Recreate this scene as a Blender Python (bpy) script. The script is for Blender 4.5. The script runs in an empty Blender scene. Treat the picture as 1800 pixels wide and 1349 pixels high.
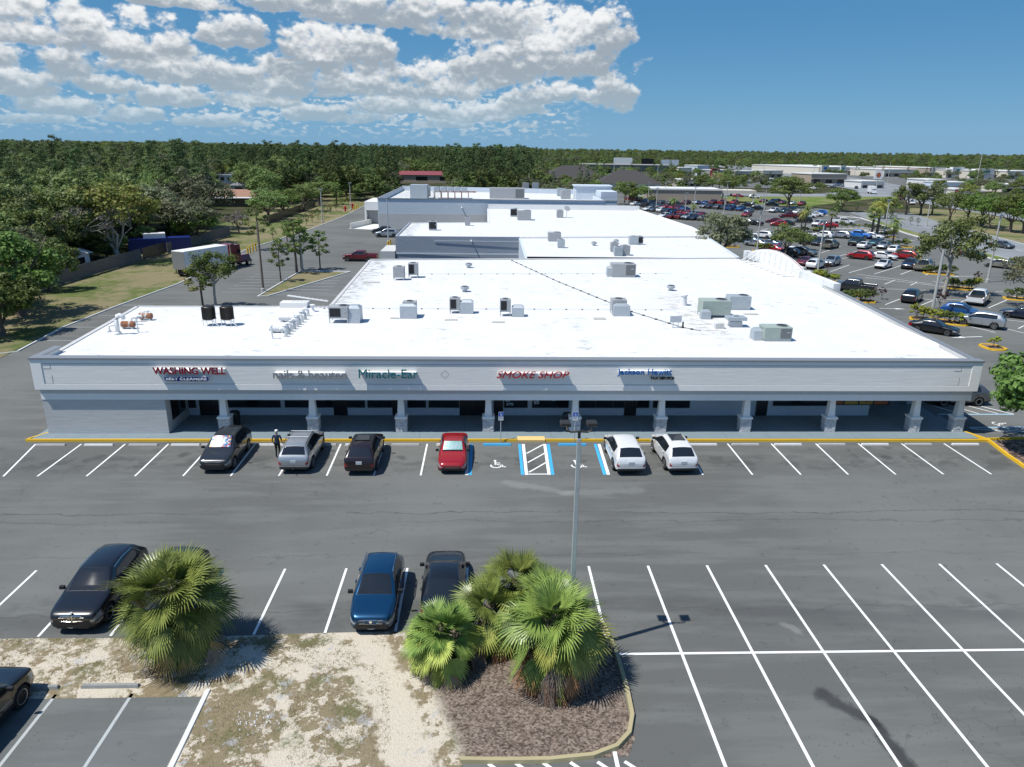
import bpy, bmesh, math, random
from mathutils import Vector, Matrix, noise
sc = bpy.context.scene
COL = sc.collection
R = math.radians
rnd = random.Random(7)

# ------------------------------------------------------------------ camera maths (photo pixels -> real places)
F, YAW, PITCH, ROLL, CH = 1290.0, 3.71303673e-02, 3.09832252e-01, 1.35160146e-02, 18.2
fwd = Vector((math.sin(YAW)*math.cos(PITCH), math.cos(YAW)*math.cos(PITCH), -math.sin(PITCH)))
r0 = Vector((math.cos(YAW), -math.sin(YAW), 0)); u0 = r0.cross(fwd)
rt = math.cos(ROLL)*r0 + math.sin(ROLL)*u0; up = -math.sin(ROLL)*r0 + math.cos(ROLL)*u0
CAM = Vector((0, 0, CH))
def ray(px, py): return rt*((px-900)/F) - up*((py-674.5)/F) + fwd
def G(px, py, z=0.0):
    d = ray(px, py); return CAM + d*((z-CH)/d.z)
def WY(px, py, y):
    d = ray(px, py); return CAM + d*(y/d.y)
def PJ(p):
    d = Vector(p)-CAM; z = d.dot(fwd); return (900+F*d.dot(rt)/z, 674.5-F*d.dot(up)/z)

# ------------------------------------------------------------------ scene tree helpers
def tag(o, label=None, cat=None, group=None, kind=None):
    if label: o['label'] = label
    if cat: o['category'] = cat
    if group: o['group'] = group
    if kind: o['kind'] = kind
    return o
def thing(name, loc, label, cat, rz=0.0, group=None, s=1.0):
    o = bpy.data.objects.new(name, None); COL.objects.link(o); o.empty_display_size = .3
    o.location = loc; o.rotation_euler = (0, 0, rz); o.scale = (s, s, s)
    return tag(o, label, cat, group)
def link(name, me, parent=None):
    o = bpy.data.objects.new(name, me); COL.objects.link(o)
    if parent: o.parent = parent
    return o
def copy_tree(o, parent=None):
    c = o.copy(); COL.objects.link(c); c.parent = parent
    for ch in list(o.children): copy_tree(ch, c)
    return c
class MB:
    def __init__(s): s.v = []; s.f = []; s.m = []; s.mi = 0
    def quad(s, a, b, c, d): s.poly([a, b, c, d])
    def poly(s, ps):
        n = len(s.v); s.v += [tuple(p) for p in ps]; s.f.append(tuple(range(n, n+len(ps)))); s.m.append(s.mi)
    def box(s, x0, x1, y0, y1, z0, z1, M=None):
        c = [(x0,y0,z0),(x1,y0,z0),(x1,y1,z0),(x0,y1,z0),(x0,y0,z1),(x1,y0,z1),(x1,y1,z1),(x0,y1,z1)]
        if M: c = [tuple(M @ Vector(p)) for p in c]
        n = len(s.v); s.v += c
        for q in ((3,2,1,0),(4,5,6,7),(0,1,5,4),(1,2,6,5),(2,3,7,6),(3,0,4,7)):
            s.f.append(tuple(n+i for i in q)); s.m.append(s.mi)
    def frus(s, cx, cy, z0, z1, a0, b0, a1, b1, dx=0, dy=0):
        n = len(s.v)
        s.v += [(cx-a0,cy-b0,z0),(cx+a0,cy-b0,z0),(cx+a0,cy+b0,z0),(cx-a0,cy+b0,z0),
                (cx+dx-a1,cy+dy-b1,z1),(cx+dx+a1,cy+dy-b1,z1),(cx+dx+a1,cy+dy+b1,z1),(cx+dx-a1,cy+dy+b1,z1)]
        for q in ((3,2,1,0),(4,5,6,7),(0,1,5,4),(1,2,6,5),(2,3,7,6),(3,0,4,7)):
            s.f.append(tuple(n+i for i in q)); s.m.append(s.mi)
    def tube(s, pts, rs, n=8, caps=True):
        pts = [Vector(p) for p in pts]
        if not isinstance(rs, (list, tuple)): rs = [rs]*len(pts)
        rings = []; ref = Vector((0.13, 0.21, 1))
        for i, p in enumerate(pts):
            d = (pts[min(i+1, len(pts)-1)] - pts[max(i-1, 0)])
            if d.length < 1e-6: d = Vector((0,0,1))
            d.normalize()
            rf = ref if abs(d.dot(ref.normalized())) < .95 else Vector((1, .1, 0))
            a = d.cross(rf).normalized(); b = d.cross(a)
            base = len(s.v)
            for k in range(n):
                t = 2*math.pi*k/n; s.v.append(tuple(p + (a*math.cos(t)+b*math.sin(t))*rs[i]))
            rings.append(base)
        for i in range(len(rings)-1):
            for k in range(n):
                k2 = (k+1) % n
                s.f.append((rings[i]+k, rings[i+1]+k, rings[i+1]+k2, rings[i]+k2)); s.m.append(s.mi)
        if caps:
            s.f.append(tuple(rings[0]+k for k in range(n))); s.m.append(s.mi)
            s.f.append(tuple(rings[-1]+k for k in reversed(range(n)))); s.m.append(s.mi)
    def lathe(s, c, prof, n=16, axis='z'):
        c = Vector(c); rings = []
        for (r, h) in prof:
            base = len(s.v); rings.append(base)
            for k in range(n):
                t = 2*math.pi*k/n
                if axis == 'z': p = c + Vector((r*math.cos(t), r*math.sin(t), h))
                elif axis == 'x': p = c + Vector((h, r*math.cos(t), r*math.sin(t)))
                else: p = c + Vector((r*math.cos(t), h, r*math.sin(t)))
                s.v.append(tuple(p))
        for i in range(len(rings)-1):
            for k in range(n):
                k2 = (k+1) % n
                s.f.append((rings[i]+k, rings[i]+k2, rings[i+1]+k2, rings[i+1]+k)); s.m.append(s.mi)
        s.f.append(tuple(rings[0]+k for k in reversed(range(n)))); s.m.append(s.mi)
        s.f.append(tuple(rings[-1]+k for k in range(n))); s.m.append(s.mi)
    def mesh(s, name, mats, smooth=False):
        me = bpy.data.meshes.new(name); me.from_pydata(s.v, [], s.f)
        for m in (mats if isinstance(mats, (list, tuple)) else [mats]): me.materials.append(m)
        if max(s.m or [0]) > 0: me.polygons.foreach_set('material_index', s.m)
        if smooth: me.polygons.foreach_set('use_smooth', [True]*len(s.f))
        me.update(); return me
    def build(s, name, mats, parent=None, smooth=False, bevel=0):
        o = link(name, s.mesh(name, mats, smooth), parent)
        if bevel:
            b = o.modifiers.new('b', 'BEVEL'); b.width = bevel; b.segments = 2; b.limit_method = 'ANGLE'
        return o

# ------------------------------------------------------------------ node helpers
class NT:
    dim = '3D'
    def __init__(s, nt): s.nt = nt; s.L = nt.links
    def n(s, t, **k):
        x = s.nt.nodes.new(t)
        for a, b in k.items(): setattr(x, a, b)
        return x
    def put(s, sock, v):
        if isinstance(v, bpy.types.NodeSocket): s.L.new(v, sock)
        elif v is not None:
            if sock.type == 'RGBA' and len(v) == 3: v = (*v, 1)
            sock.default_value = v
    def m(s, op, a, b=None, c=None, clamp=False):
        x = s.n('ShaderNodeMath', operation=op); x.use_clamp = clamp
        for i, v in enumerate((a, b, c)):
            if v is not None: s.put(x.inputs[i], v)
        return x.outputs[0]
    def vm(s, op, a, b=None):
        x = s.n('ShaderNodeVectorMath', operation=op); s.put(x.inputs[0], a)
        if b is not None: s.put(x.inputs[1], b)
        return x.outputs[0]
    def vs(s, v, k):
        x = s.n('ShaderNodeVectorMath', operation='SCALE'); s.put(x.inputs[0], v); x.inputs['Scale'].default_value = k; return x.outputs[0]
    def mix(s, f, a, b, mode='MIX'):
        x = s.n('ShaderNodeMix', data_type='RGBA', blend_type=mode)
        s.put(x.inputs[0], f); s.put(x.inputs[6], a); s.put(x.inputs[7], b); return x.outputs[2]
    def ss(s, v, a, b, o0=0.0, o1=1.0):
        x = s.n('ShaderNodeMapRange', interpolation_type='SMOOTHSTEP'); s.put(x.inputs[0], v)
        for i, q in zip((1,2,3,4), (a,b,o0,o1)): s.put(x.inputs[i], q)
        return x.outputs[0]
    def noise(s, vec, scale, detail=4, rough=.55, out=0, dist=0.0):
        x = s.n('ShaderNodeTexNoise'); x.noise_dimensions = s.dim; s.put(x.inputs['Vector'], vec); x.inputs['Scale'].default_value = scale
        x.inputs['Detail'].default_value = detail; x.inputs['Roughness'].default_value = rough; x.inputs['Distortion'].default_value = dist
        return x.outputs[out]
    def voro(s, vec, scale, feature='F1', out='Distance', rnd_=1.0):
        x = s.n('ShaderNodeTexVoronoi', feature=feature); x.voronoi_dimensions = s.dim; s.put(x.inputs['Vector'], vec)
        x.inputs['Scale'].default_value = scale; x.inputs['Randomness'].default_value = rnd_; return x.outputs[out]
    def xyz(s, vec):
        x = s.n('ShaderNodeSeparateXYZ'); s.put(x.inputs[0], vec); return x.outputs
    def comb(s, x_, y_, z_=0.0):
        x = s.n('ShaderNodeCombineXYZ')
        for i, v in enumerate((x_, y_, z_)): s.put(x.inputs[i], v)
        return x.outputs[0]
    def map(s, vec, scale=(1,1,1), rot=(0,0,0), loc=(0,0,0)):
        x = s.n('ShaderNodeMapping'); s.put(x.inputs[0], vec); x.inputs['Scale'].default_value = scale
        x.inputs['Rotation'].default_value = rot; x.inputs['Location'].default_value = loc; return x.outputs[0]
    def bump(s, h, strength=.3, dist=.02):
        x = s.n('ShaderNodeBump'); s.put(x.inputs['Height'], h); x.inputs['Strength'].default_value = strength
        x.inputs['Distance'].default_value = dist; return x.outputs[0]
def mat(name, col=(.5,.5,.5), rough=.8, metal=0.0, fn=None, spec=.4, coat=0.0, vary=.12, vs=3.0, alpha=None):
    m = bpy.data.materials.new(name); m.use_nodes = True; t = NT(m.node_tree)
    b = m.node_tree.nodes['Principled BSDF']
    b.inputs['Roughness'].default_value = rough; b.inputs['Metallic'].default_value = metal
    b.inputs['Specular IOR Level'].default_value = spec; b.inputs['Coat Weight'].default_value = coat
    b.inputs['Coat Roughness'].default_value = .04
    if fn: fn(t, b)
    else:
        pos = t.n('ShaderNodeNewGeometry').outputs['Position']
        f = t.noise(pos, vs, 5, .6)
        lo = tuple(c*(1-vary) for c in col); hi = tuple(min(1, c*(1+vary)) for c in col)
        t.put(b.inputs['Base Color'], t.mix(f, lo, hi))
    return m
def POS(t): return t.n('ShaderNodeNewGeometry').outputs['Position']
def OBJ(t): return t.n('ShaderNodeTexCoord').outputs['Object']
M = {}
# ------------------------------------------------------------------ ground materials
def f_asphalt(base=(.120,.124,.118), dark=.72, crack=1.0):
    def fn(t, b):
        t.dim = '2D'
        p = POS(t)
        big = t.noise(p, .06, 4, .6); mid = t.noise(t.map(p, (.25,1.6,1)), .55, 5, .6)
        fine = t.noise(p, 38, 3, .75); spots = t.noise(p, 1.7, 4, .7)
        c = t.mix(t.ss(big, .35, .68), tuple(x*.86 for x in base), tuple(x*1.14 for x in base))
        c = t.mix(t.ss(mid, .42, .66, 0, .55), c, tuple(x*1.24 for x in base))
        c = t.mix(t.ss(spots, .62, .75, 0, .5), c, tuple(x*.6 for x in base))
        c = t.mix(.38, c, t.mix(fine, (.2,.2,.2), (.85,.85,.85)), 'OVERLAY')
        # tar-sealed cracks: few wandering lines
        xx, yy, zz_ = t.xyz(t.vm('ADD', p, t.vs(t.noise(t.map(p, (.45,1,1)), .55, 5, .65, out=1), 1.3)))
        for y0_, st_ in ((35.2,1.0),(34.3,.6),(31.0,.4),(26.7,.55)):
            sl = t.ss(t.m('ABSOLUTE', t.m('SUBTRACT', yy, y0_)), .02, .07, st_*crack*.6, 0)
            c = t.mix(t.m('MULTIPLY', sl, t.ss(t.noise(p, .13, 2), .36, .5)), c, tuple(x*.45 for x in base))
        w = t.vm('ADD', p, t.vs(t.noise(p, .5, 4, .6, out=1), 2.4)); e2 = t.voro(w, .35, 'DISTANCE_TO_EDGE')
        gate = t.ss(t.noise(p, .09, 2), .60, .64)
        c = t.mix(t.m('MULTIPLY', t.ss(e2, .003, .010, .4*crack, 0), gate), c, tuple(x*.42 for x in base))
        # oil drips in the parking bays
        o = t.voro(t.map(p, (1,.9,1)), .55, 'F1')
        og = t.m('MULTIPLY', t.ss(t.m('ADD', o, t.m('MULTIPLY', t.noise(p, 3.2, 5, .7), .35)), .28, .46, 1, 0), t.ss(t.noise(p, .22, 2), .5, .6))
        c = t.mix(t.m('MULTIPLY', t.m('MULTIPLY', og, .6), t.m('MAXIMUM', t.ss(t.m('ABSOLUTE', t.m('SUBTRACT', t.xyz(p)[1], 42.2)), .8, 1.6, 1, 0), t.ss(t.m('ABSOLUTE', t.m('SUBTRACT', t.xyz(p)[1], 26)), .8, 2.2, .35, 0))), c, tuple(x*.35 for x in base))
        def seg(a, c_, w0, k):
            dx, dy = c_[0]-a[0], c_[1]-a[1]; L2 = dx*dx+dy*dy; q = t.xyz(t.vm('ADD', p, t.vs(t.noise(p, 1.1, 4, .65, out=1), .7)))
            ux, uy = t.m('SUBTRACT', q[0], a[0]+.35), t.m('SUBTRACT', q[1], a[1]+.35)
            h = t.m('DIVIDE', t.m('ADD', t.m('MULTIPLY', ux, dx), t.m('MULTIPLY', uy, dy)), L2, clamp=True)
            ex, ey = t.m('SUBTRACT', ux, t.m('MULTIPLY', h, dx)), t.m('SUBTRACT', uy, t.m('MULTIPLY', h, dy))
            return t.ss(t.m('SQRT', t.m('ADD', t.m('MULTIPLY', ex, ex), t.m('MULTIPLY', ey, ey))), w0*.25, w0, k, 0)
        if crack == 1.0:
            c = t.mix(seg((11.9,20.9), (13.0,19.6), .45, .75), c, (.025,.026,.027)); c = t.mix(seg((13.0,19.6), (13.2,17.6), .36, .8), c, (.025,.026,.027))
            c = t.mix(seg((1.2,38.2), (4.6,36.9), .5, .2), c, (.34,.35,.34)); c = t.mix(seg((4.6,36.9), (8.5,37.2), .6, .16), c, (.34,.35,.34)); c = t.mix(seg((12.1,24.9), (12.5,24.4), .25, .2), c, (.42,.41,.38))
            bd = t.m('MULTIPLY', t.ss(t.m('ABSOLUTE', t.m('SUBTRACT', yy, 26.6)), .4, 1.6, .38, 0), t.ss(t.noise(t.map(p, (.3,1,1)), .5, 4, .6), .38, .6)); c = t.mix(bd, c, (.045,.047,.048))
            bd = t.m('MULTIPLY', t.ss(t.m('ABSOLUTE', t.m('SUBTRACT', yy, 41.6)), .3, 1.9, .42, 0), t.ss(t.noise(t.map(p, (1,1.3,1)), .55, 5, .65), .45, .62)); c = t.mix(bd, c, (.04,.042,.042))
        gr = t.voro(p, 2.3, 'F1')
        c = t.mix(t.m('MULTIPLY', t.ss(gr, .03, .06, .8, 0), t.ss(t.noise(p, .5, 2), .55, .6)), c, tuple(x*.25 for x in base))
        t.put(b.inputs['Base Color'], c)
        t.put(b.inputs['Normal'], t.bump(t.noise(p, 60, 2, .7), .35, .01))
    return fn
M['asphalt'] = mat('asphalt', rough=.88, fn=f_asphalt(), spec=.3)
M['asphalt_old'] = mat('asphalt_old', rough=.9, fn=f_asphalt((.128,.136,.134), crack=.5), spec=.3)
M['asphalt_light'] = mat('asphalt_light', rough=.92, fn=f_asphalt((.2,.215,.225), crack=.4), spec=.3)
def f_dirt(t, b):
    t.dim = '2D'
    p = POS(t)
    n1 = t.noise(p, .42, 6, .66); n2 = t.noise(p, 2.1, 6, .78); n3 = t.noise(p, 9, 5, .8); n4 = t.noise(p, 45, 3, .7)
    sand = t.mix(n3, (.40,.35,.27), (.63,.575,.48)); dry = t.mix(n3, (.11,.088,.055), (.33,.27,.17)); grn = t.mix(n3, (.04,.055,.018), (.13,.15,.055))
    x, y, z = t.xyz(p)
    # bare trodden sand path runs through x ~ -3 .. -1, and near the left
    path = t.m('ABSOLUTE', t.m('ADD', x, t.m('ADD', t.m('MULTIPLY', y, .38), t.m('ADD', -4.1, t.m('MULTIPLY', n1, -1.3)))))
    path = t.ss(path, .35, 1.5, 1, 0)
    wide = t.ss(t.m('ADD', n1, t.m('MULTIPLY', n2, .45)), .62, .82)
    leftstrip = t.m('MULTIPLY', t.ss(x, -12.5, -9.6, 1, 0), .55)
    s_amt = t.m('MAXIMUM', t.m('MAXIMUM', path, wide), leftstrip)
    c = t.mix(t.ss(t.m('ADD', s_amt, t.m('MULTIPLY', t.m('SUBTRACT', n2, .5), 1.6)), .44, .86), dry, sand)
    g = t.m('MULTIPLY', t.ss(t.noise(p, .8, 5, .7), .5, .66), t.ss(n3, .35, .6))
    c = t.mix(t.m('MULTIPLY', g, t.ss(path, .1, .7, .9, 0)), c, grn)
    gm = t.ss(t.noise(t.map(p, loc=(31,4,0)), .9, 5, .7), .6, .7, 0, .7)
    c = t.mix(gm, c, (.36,.37,.38))
    c = t.mix(.5, c, t.mix(n4, (.25,.25,.25), (.8,.8,.8)), 'OVERLAY')
    # bark mulch bed to the right of a wavering edge
    e = t.m('ADD', x, t.m('ADD', t.m('MULTIPLY', n2, .7), t.m('MULTIPLY', t.m('SUBTRACT', y, 22), .38)))
    mm = t.ss(e, -2.0, -1.35)
    chips = t.voro(p, 16, 'F1', 'Color')
    cv = t.xyz(chips)[0]
    mul = t.mix(cv, (.075,.058,.046), (.29,.235,.195))
    mul = t.mix(t.ss(n2, .45, .7), mul, t.mix(cv, (.04,.03,.026), (.16,.115,.09)))
    c = t.mix(mm, c, mul)
    t.put(b.inputs['Base Color'], c)
    h = t.m('ADD', n3, t.m('MULTIPLY', t.voro(p, 16), .6))
    t.put(b.inputs['Normal'], t.bump(h, .6, .035))
M['dirt'] = mat('dirt', rough=.95, fn=f_dirt, spec=.1)
def f_grass(lo, mid, brown, bf=.5):
    def fn(t, b):
        t.dim = '2D'; p = POS(t)
        n1 = t.noise(p, .09, 5, .6); n2 = t.noise(p, .7, 6, .7); n3 = t.noise(p, 6, 4, .8)
        c = t.mix(n2, lo, mid)
        c = t.mix(t.ss(t.m('ADD', n1, t.m('MULTIPLY', n2, .5)), bf+.14, bf+.38), c, brown)
        c = t.mix(.5, c, t.mix(n3, (.22,.22,.22), (.8,.8,.8)), 'OVERLAY')
        t.put(b.inputs['Base Color'], c); t.put(b.inputs['Normal'], t.bump(n3, .8, .1))
    return fn
M['grass'] = mat('grass', rough=.95, fn=f_grass((.07,.10,.03),(.15,.18,.06),(.22,.19,.11), .46), spec=.1)
M['lawn'] = mat('lawn', rough=.95, fn=f_grass((.07,.13,.02),(.14,.21,.04),(.2,.19,.09), .5), spec=.1)
M['floor'] = mat('forest_floor', rough=1, fn=f_grass((.02,.032,.012),(.045,.062,.022),(.08,.07,.045), .5), spec=.05)
def f_bed(t, b):
    t.dim = '2D'; p = POS(t); cv = t.xyz(t.voro(p, 9, 'F1', 'Color'))[0]; n = t.noise(p, 1.2, 5, .7)
    t.put(b.inputs['Base Color'], t.mix(t.ss(n,.42,.6), t.mix(cv, (.1,.06,.045), (.42,.3,.25)), t.mix(cv, (.04,.03,.025), (.16,.12,.1))))
    t.put(b.inputs['Normal'], t.bump(cv, .8, .05))
M['bed'] = mat('mulch_bed', rough=.95, fn=f_bed, spec=.1)
def f_worn(col, wear=.5, under=(.12,.12,.12)):
    def fn(t, b):
        t.dim = '2D'; p = POS(t); n = t.noise(p, 7, 6, .75); n2 = t.noise(p, .8, 3)
        c = t.mix(t.ss(n, .60, .70, 0, wear), col, under)
        c = t.mix(t.ss(n2, .3, .8, 0, .25), c, tuple(x*.7 for x in col)); t.put(b.inputs['Base Color'], c)
    return fn
M['line'] = mat('white_line_paint', rough=.7, fn=f_worn((.78,.79,.78), .35))
M['line_old'] = mat('worn_line_paint', rough=.8, fn=f_worn((.4,.43,.43), .6))
M['line_blue'] = mat('blue_line_paint', rough=.7, fn=f_worn((.05,.38,.68), .3))
M['paleblue'] = mat('pale_blue_line', rough=.7, fn=f_worn((.35,.55,.68), .4))
M['line_yel'] = mat('yellow_line_paint', rough=.7, fn=f_worn((.62,.42,.04), .4))
M['yellow'] = mat('yellow_kerb_paint', rough=.7, fn=f_worn((.68,.42,.02), .3, (.35,.3,.2)))
M['kerb_old'] = mat('weathered_yellow_kerb', rough=.85, fn=f_worn((.38,.33,.19), .9, (.33,.31,.27)))
M['conc'] = mat('concrete', (.42,.41,.39), .9, vary=.2, vs=2)
M['conc_w'] = mat('white_concrete', (.62,.62,.6), .85, vary=.12, vs=4)
M['conc_d'] = mat('grey_concrete', (.24,.25,.245), .9, vary=.35, vs=3)
def f_walk(t, b):
    p = POS(t); x, y, z = t.xyz(p)
    j = t.m('ABSOLUTE', t.m('SUBTRACT', t.m('FRACT', t.m('MULTIPLY', x, 1/2.9)), .5))
    n = t.noise(p, 1.2, 5, .6)
    c = t.mix(n, (.15,.20,.225), (.21,.265,.295)); c = t.mix(t.ss(j, .003, .006, .6, 0), c, (.08,.1,.11))
    t.put(b.inputs['Base Color'], c)
M['walk'] = mat('blue_grey_walk', rough=.75, fn=f_walk)
# ------------------------------------------------------------------ building materials
def f_roof(t, b):
    t.dim = '2D'
    p = POS(t); x, y, z = t.xyz(p)
    n1 = t.noise(p, .35, 6, .65); n2 = t.noise(t.map(p, (.8,1.5,1)), 1.0, 6, .74); n3 = t.noise(p, 5, 4, .7)
    c = t.mix(n1, (.60,.615,.615), (.74,.745,.74))
    d = t.m('MULTIPLY', t.ss(n2, .56, .70), t.ss(t.noise(p, .16, 3), .47, .58))
    c = t.mix(t.m('MULTIPLY', d, .7), c, (.30,.30,.29))
    # ponding grime near the left eave and in streaks
    ge = t.m('MULTIPLY', t.ss(x, -12.6, -10.9, 1, 0), t.m('MULTIPLY', t.ss(y, 62, 66), t.ss(n2, .42, .62)))
    c = t.mix(t.m('MULTIPLY', ge, .8), c, (.3,.3,.28))
    s1 = t.m('ADD', t.m('POWER', t.m('SUBTRACT', x, 8.2), 2.0), 0)
    st = t.m('MULTIPLY', t.ss(t.m('ABSOLUTE', t.m('SUBTRACT', x, t.m('ADD', 6.4, t.m('MULTIPLY', n1, 1.5)))), .15, .9, 1, 0), t.ss(n2, .5, .62))
    st = t.m('MULTIPLY', st, t.ss(y, 58, 60, 1, 0)); c = t.mix(t.m('MULTIPLY', st, .7), c, (.36,.35,.33))
    st2 = t.m('MULTIPLY', t.ss(t.m('ABSOLUTE', t.m('SUBTRACT', x, t.m('ADD', 16.6, t.m('MULTIPLY', n1, 2.0)))), .6, 2.2, 1, 0), t.ss(n2, .46, .6))
    st2 = t.m('MULTIPLY', st2, t.m('MULTIPLY', t.ss(y, 50, 54), t.ss(y, 66, 74, 1, 0))); c = t.mix(t.m('MULTIPLY', st2, .75), c, (.38,.35,.31))
    jo = t.m('ABSOLUTE', t.m('SUBTRACT', t.m('FRACT', t.m('MULTIPLY', x, 1/3.05)), .5))
    c = t.mix(t.ss(jo, .004, .012, .22, 0), c, (.5,.51,.52))
    t.put(b.inputs['Base Color'], c); t.put(b.inputs['Normal'], t.bump(n3, .15, .02))
M['roof'] = mat('white_roof_membrane', rough=.6, fn=f_roof)
def f_stucco(c0, c1, horiz=True):
    def fn(t, b):
        p = POS(t); n = t.noise(t.map(p, (.5,.5,5) if horiz else (1,1,1)), 1.4, 6, .7); n2 = t.noise(p, .5, 3)
        c = t.mix(t.ss(n, .35, .7), c0, c1); c = t.mix(t.m('MULTIPLY', n2, .3), c, tuple(x*.82 for x in c0))
        t.put(b.inputs['Base Color'], c); t.put(b.inputs['Normal'], t.bump(n, .35, .03))
    return fn
M['fascia'] = mat('pale_grey_stucco', rough=.85, fn=f_stucco((.83,.815,.77),(.87,.86,.815)))
M['trim'] = mat('pale_trim', (.86,.85,.81), .8, vary=.05)
M['beam'] = mat('mid_grey_band', (.56,.565,.56), .85, vary=.06)
M['wallg'] = mat('grey_blue_wall', rough=.85, fn=f_stucco((.50,.505,.50),(.56,.565,.555)))
M['walld'] = mat('grey_back_wall', rough=.85, fn=f_stucco((.27,.305,.36),(.32,.355,.41)))
M['walll'] = mat('pale_blue_back_wall', rough=.85, fn=f_stucco((.52,.585,.655),(.6,.66,.72)))
M['coping'] = mat('metal_coping', (.33,.34,.35), .45, .5, vary=.1)
M['glass_d'] = mat('dark_shop_glass', (.012,.016,.02), .06, spec=.6, vary=.05)
M['door_d'] = mat('dark_door', (.018,.02,.024), .3, vary=.1)
M['frame_d'] = mat('dark_frame', (.05,.055,.06), .4, .4, vary=.1)
def f_stone(t, b):
    p = POS(t); br = t.n('ShaderNodeTexBrick'); t.put(br.inputs['Vector'], t.map(p, rot=(R(90),0,0)))
    br.inputs['Scale'].default_value = 3.2; br.inputs['Mortar Size'].default_value = .02
    br.inputs['Color1'].default_value = (.85,.85,.85,1); br.inputs['Color2'].default_value = (.6,.6,.62,1); br.inputs['Mortar'].default_value = (.3,.3,.32,1)
    n = t.noise(p, 9, 6, .75)
    t.put(b.inputs['Base Color'], t.mix(.5, br.outputs[0], t.mix(n, (.15,.15,.15), (.9,.9,.9)), 'OVERLAY'))
    t.put(b.inputs['Normal'], t.bump(n, 1, .12))
M['stone'] = mat('grey_stone_veneer', rough=.9, fn=f_stone)
M['galv'] = mat('galvanised_metal', (.42,.46,.49), .5, .35, vary=.18, vs=5)
M['hvac'] = mat('grey_unit_metal', (.36,.37,.38), .6, .2, vary=.15, vs=4)
M['hvac_g'] = mat('green_grey_unit_metal', (.33,.39,.35), .6, .1, vary=.12, vs=4)
M['black'] = mat('black_grille', (.015,.016,.018), .6, vary=.3, vs=20)
def f_louvre(t, b):
    p = POS(t); x, y, z = t.xyz(p)
    s = t.m('FRACT', t.m('MULTIPLY', z, 14)); c = t.mix(t.ss(s, .3, .6), (.04,.045,.05), (.24,.25,.26)); t.put(b.inputs['Base Color'], c)
M['louvre'] = mat('louvred_grille', rough=.6, fn=f_louvre)
M['pipe_w'] = mat('white_pipe', (.7,.71,.71), .6, vary=.1)
def f_rust(t, b):
    p = POS(t); n = t.noise(t.map(p, (3,.4,.4)), 1.5, 5, .7)
    t.put(b.inputs['Base Color'], t.mix(t.ss(n, .5, .6), (.27,.115,.06), (.6,.58,.54)))
M['rust'] = mat('rusty_duct', rough=.85, fn=f_rust)
M['pole'] = mat('galvanised_pole', (.50,.54,.55), .45, .35, vary=.15, vs=2)
M['pole_c'] = mat('concrete_pole', (.42,.42,.4), .85, vary=.12, vs=2)
M['bronze'] = mat('dark_bronze', (.05,.045,.04), .45, .5, vary=.2)
M['wood_pole'] = mat('weathered_pole', (.2,.16,.13), .9, vary=.25, vs=6)
def f_fence(t, b):
    p = POS(t); x, y, z = t.xyz(p); s = t.m('FRACT', t.m('MULTIPLY', y, 1/.16))
    n = t.noise(t.map(p, (1,5,.6)), 1.2, 4, .7)
    c = t.mix(n, (.09,.085,.08), (.21,.195,.18)); t.put(b.inputs['Base Color'], t.mix(t.ss(s, .05, .12, .7, 0), c, (.03,.03,.03)))
M['fence'] = mat('weathered_fence_boards', rough=.95, fn=f_fence)
M['white'] = mat('white_paint', (.75,.75,.74), .5, vary=.06)
M['brownroof'] = mat('brown_shingle', (.3,.17,.12), .9, vary=.2, vs=2)
M['greyroof'] = mat('grey_shingle', (.17,.18,.2), .9, vary=.2, vs=2)
M['darkroof'] = mat('dark_shingle', (.055,.052,.052), .9, vary=.25, vs=2)
M['redroof'] = mat('red_metal_roof', (.22,.055,.06), .6, vary=.1)
M['tanwall'] = mat('tan_wall', (.36,.3,.24), .85, vary=.1)
M['cream'] = mat('cream_wall', (.6,.56,.48), .85, vary=.1)
M['greybl'] = mat('grey_building_wall', (.3,.31,.31), .85, vary=.1)
M['sblue'] = mat('sign_blue', (.015,.09,.42), .4, vary=.02)
M['sred'] = mat('sign_red', (.42,.008,.02), .4, vary=.04)
M['scrim'] = mat('sign_crimson', (.22,.008,.03), .4, vary=.04)
M['steal'] = mat('sign_teal', (.0,.16,.19), .4, vary=.04)
M['sbl2'] = mat('sign_letter_blue', (.0,.12,.42), .4, vary=.04)
M['sgrey'] = mat('sign_silver', (.27,.28,.29), .4, .2, vary=.04)
M['swht'] = mat('sign_white', (.78,.78,.78), .4, vary=.02)
M['sblk'] = mat('sign_black', (.015,.015,.015), .4, vary=.02)
M['snavy'] = mat('sign_navy', (.012,.025,.16), .35, vary=.02)
M['ramp'] = mat('tactile_yellow', (.72,.5,.2), .8, vary=.1, vs=20)
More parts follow.
